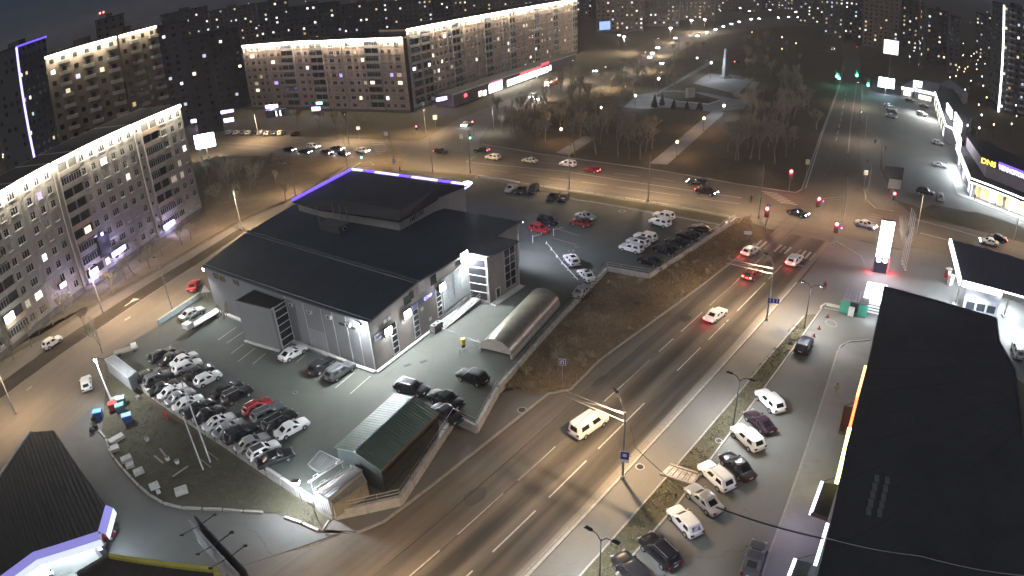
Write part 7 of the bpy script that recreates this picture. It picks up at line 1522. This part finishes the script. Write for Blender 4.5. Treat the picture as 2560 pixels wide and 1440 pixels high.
tufts('dry_grass', 'dry grass on the strip between walkway and right lot', gp2, 12000, 0.22, 3, M('strip_blade', (0.14, 0.13, 0.08), 0.95, var=0.5), 0.25)
gg = [at(rnd.uniform(300, 800), rnd.uniform(1000, 1320), 0.09) for _ in range(4000)]
poly = [(265, 1000), (282, 1135), (320, 1175), (400, 1248), (690, 1278), (800, 1322), (815, 1300), (320, 975)]
def inside(x, y, P):
    c = False
    for i in range(len(P)):
        (x1, y1), (x2, y2) = P[i], P[i - 1]
        if (y1 > y) != (y2 > y) and x < (x2 - x1) * (y - y1) / (y2 - y1) + x1: c = not c
    return c
gg = [at(x, y, 0.09) for x, y in [(rnd.uniform(265, 815), rnd.uniform(975, 1322)) for _ in range(5000)] if inside(x, y, poly)]
tufts('lawn_grass', 'sparse lawn grass on the plot below the long wall', gg, 9000, 0.13, 4, M('lawn_blade', (0.1, 0.1, 0.062), 0.95, var=0.4), 0.3)

# ================================================================ traffic lights, signs, small poles
tl_red = E('signal_red', (1.0, 0.06, 0.08), 30); tl_green = E('signal_green', (0.1, 1.0, 0.62), 22)
def signal(label, px, py, h, on, rz=0.0, extra=None, arm=None, big=1.0, power=0, hd_at=None):
    b = at(px, py); t = thing('traffic_light', label, 'traffic light', b, rz); MB().tube((0, 0, 0), (0, 0, h + 0.9), 0.08, 0.07, 6, pole_grey).build('pole', None, t)
    hx = Vector((0, 0, h))
    if arm: hx = Vector((arm, 0, h)); MB().tube((0, 0, h + 0.6), (arm, 0, h + 0.6), 0.07, 0.06, 6, pole_grey).build('arm', None, t); MB().tube((0, 0, h + 0.1), (arm * 0.9, 0, h + 0.15), 0.05, 0.05, 6, pole_grey).build('arm', None, t)
    MB().box((hx.x, -0.14, hx.z), (0.42 * big, 0.22, 1.15 * big), trim_black).build('housing', None, t)
    for k, c in enumerate(('red', 'off', 'green')):
        z = hx.z + (0.36 - 0.36 * k) * big; mt = tl_red if (c == 'red' and on == 'red') else tl_green if (c == 'green' and on == 'green') else trim_black
        MB().tube((hx.x, -0.26, z), (hx.x, -0.33, z), 0.16 * big, 0.16 * big, 10, mt).build('lens', None, t)
    if extra: MB().box((hx.x + extra, -0.1, hx.z + 0.1), (0.75, 0.05, 0.75), sign_blue).build('sign_plate', None, t); MB().raw([(hx.x + extra - .27, -0.14, hx.z - .15), (hx.x + extra + .27, -0.14, hx.z - .15), (hx.x + extra, -0.14, hx.z + .38)], [(0, 1, 2)], sign_white).build('sign_symbol', None, t)
    if power: lamp_light('POINT', 'lamp', t, (hx.x, -0.8, hx.z + (0.36 if on == 'red' else -0.36)), power, (1, .1, .12) if on == 'red' else (.15, 1, .65), 0.2)
signal('red traffic light on the kerb beside the park corner', 1972, 480, 4.4, 'red', R(-25), None, None, 2.2, 400)
signal('red traffic light on the pole at the start of the crossing', 1912, 575, 4.0, 'red', R(-30), None, None, 2.0, 300)
signal('red traffic light with crossing sign on the gantry arm', 2098, 560, 5.5, 'red', R(8), 1.2, -6.2, 2.0, 300)
signal('red traffic light with crossing sign before the plaza corner', 2083, 618, 4.2, 'red', R(-30), 1.0, None, 2.0, 250)
signal('red traffic light at the store lot entrance', 2230, 525, 3.4, 'red', R(-30), None, None, 1.8, 150)
signal('green traffic light behind the roof peak of the hall', 906, 411, 2.6, 'green', R(10), None, None, 1.3, 60)
signal('green traffic light beside the mouth of the boulevard', 1177, 375, 4.2, 'green', R(15), None, None, 1.3, 60)
signal('red traffic light at the corner of the brown wing', 1043, 338, 2.6, 'red', R(10), None, None, 1.2, 30); signal('red traffic light by the boulevard kerb with sign', 1183, 340, 4.2, 'red', R(12), None, None, 1.2, 30)
for i, (x, y, h) in enumerate(((2090, 215, 5.5), (2096, 212, 4.2), (2140, 212, 5.5), (2168, 235, 5.0))): signal('glowing green traffic light far up the avenue, %s from the park side' % ORD[i], x, y, h, 'green', R(-25), None, None, 3.2, 500)
signal('green traffic light at the far left border', 12, 330, 5.0, 'green', R(30), None, None, 2.0)
def sign(label, px, py, h, w, hh, mat, rz, symbol=None, z=0.05, lean=0.0, sw=None):
    b = at(px, py, z); t = thing('road_sign', label, 'road sign', b, rz); MB().tube((0, 0, 0), (lean, 0, h), 0.045, 0.045, 6, steel).build('post', None, t); MB().box((lean, -0.06, h - hh / 2), (w, 0.04, hh), sign_white).build('plate_edge', None, t); MB().box((lean, -0.085, h - hh / 2), (w * 0.88, 0.03, hh * 0.88), mat).build('plate', None, t)
    for q in symbol or (): MB().box((lean + q[0], -0.106, h - hh / 2 + q[1]), (q[2], 0.02, q[3]), sign_white).build('symbol', None, t)
U_ = ((-0.17, -0.08, 0.1, 0.5), (0.17, -0.08, 0.1, 0.5), (0, 0.2, 0.44, 0.1))
sign('square blue sign with a white bent arrow on the road bend', 1407, 962, 4.2, 0.95, 1.0, sign_blue, R(-10), U_)
sign('round sign leaning at the lower corner of the long wall', 803, 1318, 3.4, 0.9, 0.5, sign_white, R(-35), None, 0.1, -0.5)
sign('white plate sign beside the embankment near the crossing', 1868, 600, 1.9, 1.5, 0.7, sign_white, R(-20))
sign('blue crossing sign on the pole at the crossing start', 1916, 560, 4.6, 0.8, 0.8, sign_blue, R(-25), ((0, -.05, .3, .4),)); sign('yellowish bus stop plate on the avenue kerb', 2015, 440, 4.4, 1.0, 1.3, M('sign_yellow', (0.6, 0.6, 0.25), 0.5), R(-25)); sign('stacked signs on the traffic island pole', 2158, 480, 5.5, 1.0, 1.2, sign_white, R(-20)); sign('blue plate on the junction pole behind the hall', 988, 425, 3.2, 0.9, 0.9, sign_blue, R(0), ((0, 0, .4, .4),)); sign('white route plate beside the brown wing corner', 1090, 320, 4.5, 1.4, 1.6, sign_white, R(10)); sign('small white plate near the far end of the brown wing', 968, 360, 4.0, 1.2, 1.4, sign_white, R(5)); sign('small white plate on a mast over the left arm', 900, 350, 4.5, 1.2, 1.0, sign_white, R(5)); sign('white sign plate at the mouth of the boulevard', 1155, 372, 4.5, 1.2, 1.4, sign_white, R(5)); sign('lane sign plate on the boulevard island', 1085, 270, 4.5, 1.3, 1.3, sign_white, R(10))
for lab, px, py, z0, blu in (('blue bus stop sign on the catenary pole by the walkway', 1562, 1139, 5.2, 1), ('blue lane sign board on the catenary pole near the red lights', 1934, 752, 4.3, 2)):
    p = at(px, py, z0); t = thing('pole_sign', lab, 'road sign', (p.x, p.y, z0), R(-18)); MB().box((0, 0, 0), (0.95 * blu * 0.9, 0.05, 1.0 if blu == 1 else 0.8), sign_blue).build('plate', None, t); MB().box((0, -0.035, -0.7 if blu == 1 else 0), (0.95 if blu == 1 else 0.12, 0.03, 0.35 if blu == 1 else 0.6), sign_white).build('plate_white', None, t); MB().box((0.45, 0.08, 0), (0.5, 0.06, 0.08), steel).build('bracket', None, t)
    if blu == 2:
        for x in (-0.5, 0.5): MB().box((x, -0.035, 0), (0.12, 0.02, 0.55), sign_white).build('arrow', None, t)
    else: MB().box((0, -0.035, 0.05), (0.4, 0.02, 0.4), sign_white).build('bus_symbol', None, t)
# thin overhead wires between poles
def wires(label, pts, r=0.022):
    t = thing('overhead_wire', label, 'wire', pts[0])
    out = []
    for a, b in zip(pts, pts[1:]):
        for i in range(6): k = i / 6; p = a.lerp(b, k); p.z -= math.sin(math.pi * k) * 0.5; out.append(p)
    MB().path(out + [pts[-1]], r, 4, dark_metal).build('wire', None, t, world=True)
wires('trolley wire over the left lanes of the main road', [rp(-20, 33.5, 7.9), rp(50, 33.5, 7.9), rp(90, 33.5, 7.9), rp(125, 33.5, 7.9)]); wires('trolley wire over the right lanes of the main road', [rp(-20, 31.0, 7.9), rp(50, 31.0, 7.9), rp(90, 31.0, 7.9), rp(125, 31.0, 7.9)])
# pair of tall bare poles before the long wall
for i, (b, tp) in enumerate((((508, 1174), (449, 1046)), ((526, 1155), (424, 939)))):
    p = at(*b, 0.1); h = height(b, tp, 0.1); t = thing('utility_pole', ['shorter white pole before the long wall', 'taller white pole before the long wall'][i], 'pole', p); MB().tube((0, 0, 0), (0, 0, min(12, h)), 0.1, 0.07, 8, white_paint).build('pole', None, t)
    MB().tube((0.9, 0.4, 0), (0, 0, 1.9), 0.04, 0.04, 5, steel).build('stay', None, t)
# white posts over the upper lot
for i, (x, y) in enumerate(((1332, 607), (1384, 590))): t = thing('chain_post', 'short white railing post by the red SUV, %s from the portico' % ORD[i], 'post', at(x, y, LZ)); MB().tube((0, 0, 0), (0, 0, 1.6), 0.07, 0.07, 6, white_paint).build('post', None, t); MB().tube((0, 0, 1.4), (2.0, 0.9, 1.4), 0.03, 0.03, 5, white_paint).build('rail', None, t)
ch = ats([(1366, 610), (1378, 625), (1392, 643), (1405, 660), (1420, 676), (1436, 694), (1445, 704)], LZ); t = thing('chain_fence', 'knobbly white chain barrier curving beside the white cars', 'barrier', ch[0])
for a, b in zip(ch, ch[1:]):
    MB().tube(a + UPV * .35, b + UPV * .35, 0.06, 0.06, 5, white_paint).build('chain', None, t, world=True); MB().box((a.x, a.y, LZ + 0.25), (0.3, 0.3, 0.5), white_paint, 0, 0.7).build('block', None, t, world=True)

# ================================================================ yard clutter at the lower left
def bin_(label, px, py, col, lid, rz):
    t = thing('waste_bin', label, 'waste bin', at(px, py, 0.1), rz, 'waste bins'); MB().box((0, 0, 0.62), (1.25, 0.95, 1.05), col, 0, 1.12).build('tub', None, t); MB().box((0, 0.05, 1.2), (1.4, 1.1, 0.1), lid).build('lid', None, t)
    for s in (-1, 1): MB().tube((s * 0.5, -0.45, 0.08), (s * 0.5, -0.35, 0.08), 0.09, 0.09, 6, black_rubber).build('wheel', None, t)
teal = M('bin_teal', (0.12, 0.26, 0.28), 0.5); lid_b = M('lid_blue', (0.12, 0.3, 0.6), 0.45)
bin_('blue waste bin standing apart at the left', 249, 1045, blue_paint, lid_b, R(20)); bin_('red waste bin in the middle of the bins', 287, 1025, red_paint, red_paint, R(30)); bin_('teal waste bin behind the red one', 304, 1030, teal, teal, R(30)); bin_('blue waste bin nearest the grass', 322, 1055, blue_paint, lid_b, R(30)); bin_('teal waste bin nearest the lamp pole', 306, 1012, teal, M('lid_teal', (0.25, 0.45, 0.48), 0.5), R(25))
t = thing('bin_cabinet', 'grey metal cabinet by the leaning lamp pole', 'cabinet', at(291, 1012, 0.1), R(30)); MB().box((0, 0, 0.6), (1.3, 0.9, 1.2), M('cabinet_grey', (0.3, 0.31, 0.3), 0.6)).build('body', None, t); MB().box((0, -0.46, 0.6), (0.55, 0.03, 1.0), concrete_dark).build('door', None, t)
for i, (x, y) in enumerate(((236, 1052), (232, 1080), (240, 1070))): t = thing('rubbish_bag', 'black rubbish bag %s from the top beside the blue bin' % ORD[i], 'bag', at(x, y, 0.1), 0, 'rubbish bags'); m = MB(); m.ball((0, 0, 0.35), 0.5, black_rubber, 8, 5, 0.75); m.build('sack', None, t, smooth=True); MB().tube((0, 0, 0.65), (0.05, 0, 0.85), 0.07, 0.12, 6, black_rubber).build('knot', None, t)
blk = [(292, 1100, 1.9, 0.9, 50), (288, 1124, 1.0, 1.0, 35), (317, 1150, 1.2, 0.8, 40), (326, 1166, 0.9, 0.7, 35), (348, 1182, 1.1, 0.8, 40), (387, 1218, 1.0, 0.8, 38), (454, 1230, 1.25, 1.0, 30), (397, 1232, 0.4, 0.3, 35)]
for i, (x, y, w, d, a) in enumerate(blk):
    t = thing('concrete_block', ['long concrete block at the upper end of the broken kerb', 'cracked square concrete block below the long one', 'flat concrete block, third down the broken kerb', 'small concrete block leaning on the third', 'square concrete block halfway down the kerb', 'pale square concrete block near the kerb bend', 'large white concrete block out on the grass', 'tiny concrete block beside the pale square one'][i], 'concrete block', at(x, y, 0.08), R(a)); MB().box((0, 0, 0.22), (w * 1.25, d * 1.25, 0.44), concrete, 0, 0.96).build('slab', None, t); MB().tube((w * .3, 0, .42), (w * .3, 0, .55), 0.03, 0.03, 5, dark_metal).build('lifting_loop', None, t)
for i, (x, y) in enumerate(((369, 1102), (444, 1158), (420, 1150), (346, 998))): t = thing('bucket', 'pale bucket on the grass plot, %s in size order' % ORD[i], 'bucket', at(x, y, 0.08), 0, 'buckets on the grass'); MB().tube((0, 0, 0), (0, 0, 0.5), 0.24, 0.32, 10, white_paint).build('tub', None, t); MB().tube((0, 0, 0.5), (0, 0, 0.53), 0.3, 0.3, 10, concrete_dark).build('lid', None, t)
for i, (a, b) in enumerate((((400, 1122), (418, 1145)), ((386, 1140), (408, 1158)), ((432, 1192), (470, 1166)))): p, q = at(*a, .1), at(*b, .1); t = thing('plank', 'loose plank on the grass plot, %s from the wall side' % ORD[i], 'plank', p, 0, 'loose planks'); MB().bar(p, q, 0.22, 0.08, bark_pale).build('board', None, t, world=True)
# scrap trailer and clutter by the parapet
t = thing('scrap_trailer', 'flat white trailer with hydraulic arm by the warehouse corner', 'trailer', at(505, 812, LZ)); a, b = at(482, 826, LZ), at(548, 785, LZ); MB().bar(a + UPV * .7, b + UPV * .7, 1.6, 0.15, white_paint).build('bed', None, t, world=True)
for k in (0.2, 0.7): c = a.lerp(b, k); MB().tube((c.x - .8, c.y - .5, LZ + .4), (c.x + .5, c.y + .6, LZ + .4), 0.38, 0.38, 10, black_rubber).build('wheel', None, t, world=True)
MB().path([a + UPV * .8, a + UPV * 2.2, a.lerp(b, .35) + UPV * 2.6], 0.12, 6, steel).build('arm', None, t, world=True); MB().bar(a + UPV * .85 + (a - b).normalized() * 1.3, a + UPV * .85, 1.5, 0.9, white_paint).build('cab', None, t, world=True)
t = thing('timber_pile', 'pile of boards and posts against the warehouse corner', 'timber', at(560, 800, LZ))
for k in range(7): p = at(552 + k * 3, 806 - k * 3, LZ); MB().tube(p, p + Vector((rnd.uniform(-1, 1), rnd.uniform(-.6, .8), rnd.uniform(1.4, 2.8))), 0.09, 0.08, 5, bark_pale).build('board', None, t, world=True)
t = thing('warning_board', 'white triangular warning board on the parapet end', 'sign', at(517, 742, LZ)); MB().raw([(-0.9, 0, 0.9), (0.9, 0, 0.9), (0.1, 0, 2.4), (-0.9, .08, 0.9), (0.9, .08, 0.9), (0.1, .08, 2.4)], [(0, 1, 2), (5, 4, 3), (0, 3, 4, 1), (1, 4, 5, 2), (2, 5, 3, 0)], sign_white).build('board', None, t); MB().tube((0, .1, 0), (0, .1, 1.2), 0.05, 0.05, 5, steel).build('post', None, t)
t = thing('debris_cart', 'low cart of scrap by the lot ramp', 'cart', at(318, 882, LZ), R(30)); MB().box((0, 0, 0.6), (4.2, 1.3, 0.25), bark_pale).build('bed', None, t); MB().box((1.4, 0, 0.95), (0.9, 1.0, 0.5), white_paint).build('crate', None, t)
for s in (-1.3, 1.3): MB().tube((s, -0.6, 0.35), (s, 0.6, 0.35), 0.33, 0.33, 10, black_rubber).build('wheel', None, t)
t = thing('red_board', 'small red board behind the long wall', 'board', at(418, 1050, 0.1), R(-35)); MB().box((0, 0, 0.8), (1.5, 0.12, 0.9), red_paint).build('board', None, t); MB().tube((0, 0, 0), (0, 0, .5), 0.05, 0.05, 5, steel).build('post', None, t)
# machines under the violet fascia
t = thing('motorcycle', 'dark motorcycle parked below the fascia corner', 'motorcycle', at(280, 1322, 0.03), R(40))
for s in (-0.7, 0.7): MB().tube((s, -0.06, .32), (s, .06, .32), 0.32, 0.32, 12, black_rubber).build('wheel', None, t)
MB().box((0, 0, .62), (1.0, .3, .4), trim_black, 0, .7).build('body', None, t); MB().box((-.3, 0, .88), (.7, .26, .12), black_rubber).build('seat', None, t); MB().path([(.55, 0, .4), (.4, 0, 1.05), (.4, .35, 1.1)], 0.03, 5, steel).build('handlebar', None, t)
# hut above the store lot
# ================================================================ people
def person(label, px, py, top, legs, rz, z=0.02, stride=0.25, hair=(0.02, 0.015, 0.012)):
    b = at(px, py, z); t = thing('person', label, 'person', b, rz); me = bpy.data.meshes.new('body')
    V_ = [(0, 0, .95), (0, 0, 1.2), (0, 0, 1.42), (0, 0, 1.5), (0, 0, 1.64), (.1, 0, .9), (.11, stride, .5), (.11, stride * .6, .08), (.11, stride * .6 + .16, .04), (-.1, 0, .9), (-.11, -stride * .4, .5), (-.11, -stride * 1.3, .1), (-.11, -stride * 1.3 + .15, .04), (.2, 0, 1.4), (.27, -.08, 1.13), (.26, .05, .88), (-.2, 0, 1.4), (-.27, .1, 1.13), (-.26, .2, .92)]
    E_ = [(0, 1), (1, 2), (2, 3), (3, 4), (0, 5), (5, 6), (6, 7), (7, 8), (0, 9), (9, 10), (10, 11), (11, 12), (2, 13), (13, 14), (14, 15), (2, 16), (16, 17), (17, 18)]
    R_ = [.15, .15, .15, .06, .11, .1, .075, .05, .045, .1, .075, .05, .045, .08, .058, .042, .08, .058, .042]
    me.from_pydata(V_, E_, []); o = put('body', me, t); o.modifiers.new('skin', 'SKIN'); sk = me.skin_vertices[0].data
    for s, r_ in zip(sk, R_): s.radius = (r_, r_)
    sk[0].use_root = True; sub = o.modifiers.new('sub', 'SUBSURF'); sub.levels = sub.render_levels = 1; me.materials.append(top)
    MB().ball((0, -0.015, 1.69), 0.115, M('hair', hair, 0.9) if 'hair' not in bpy.data.materials else bpy.data.materials['hair'], 8, 6, 0.95).build('hair', None, t, smooth=True)
    MB().box((0, 0, 1.13), (.4, .27, .55), top, 0, .95).build('jacket', None, t); 
    for x in (.1, -.1): pass
coat_dark = M('coat_dark', (0.02, 0.02, 0.024), 0.9); coat_red = M('coat_red', (0.09, 0.02, 0.025), 0.9); coat_tan = M('coat_tan', (0.3, 0.26, 0.2), 0.9); coat_grey = M('coat_grey', (0.2, 0.21, 0.23), 0.9)
person('person in a dark red hooded coat walking on the walkway', 2060, 726, coat_red, None, R(-40), 0.1)
person('person in a pale jacket walking on the shop pavement', 2088, 986, coat_tan, None, R(-20), 0.13)
person('person in black standing at the shop facade', 2106, 1148, coat_dark, None, R(60), 0.13, 0.05)
for i, (x, y) in enumerate(((2187, 362), (2197, 360), (2207, 380), (2213, 378))): person('person in a group on the avenue walkway, %s from the left' % ORD[i], x, y, (coat_dark, coat_tan, coat_grey, coat_dark)[i], None, R(30 * i), 0.03, 0.1)
person('person in black crossing behind the hall roof edge', 1001, 430, coat_dark, None, R(90), 0.02); person('person waiting at the kerb before the crossing', 1877, 506, coat_dark, None, R(20), 0.02, 0.05); person('person in grey by the store window pillar', 2486, 520, coat_grey, None, 0, 0.15, 0.05); person('two toned figure by the store entrance', 2436, 500, coat_dark, None, 0, 0.15, 0.05)
# ================================================================ night air
_hm = bpy.data.materials.new('haze_air'); _hm.use_nodes = True; _nt = _hm.node_tree; _nt.nodes.clear()
_o = _nt.nodes.new('ShaderNodeOutputMaterial'); _v = _nt.nodes.new('ShaderNodeVolumePrincipled'); _v.inputs['Color'].default_value = (0.9, 0.88, 0.86, 1); _v.inputs['Density'].default_value = 0.0005; _v.inputs['Anisotropy'].default_value = 0.3
_nt.links.new(_v.outputs[0], _o.inputs['Volume'])
MB().box((0, 3850, 48.5), (12100, 8400, 99.0), _hm).build('haze', None, None, kind='stuff', label='thin hazy night air over the whole district', category='haze')
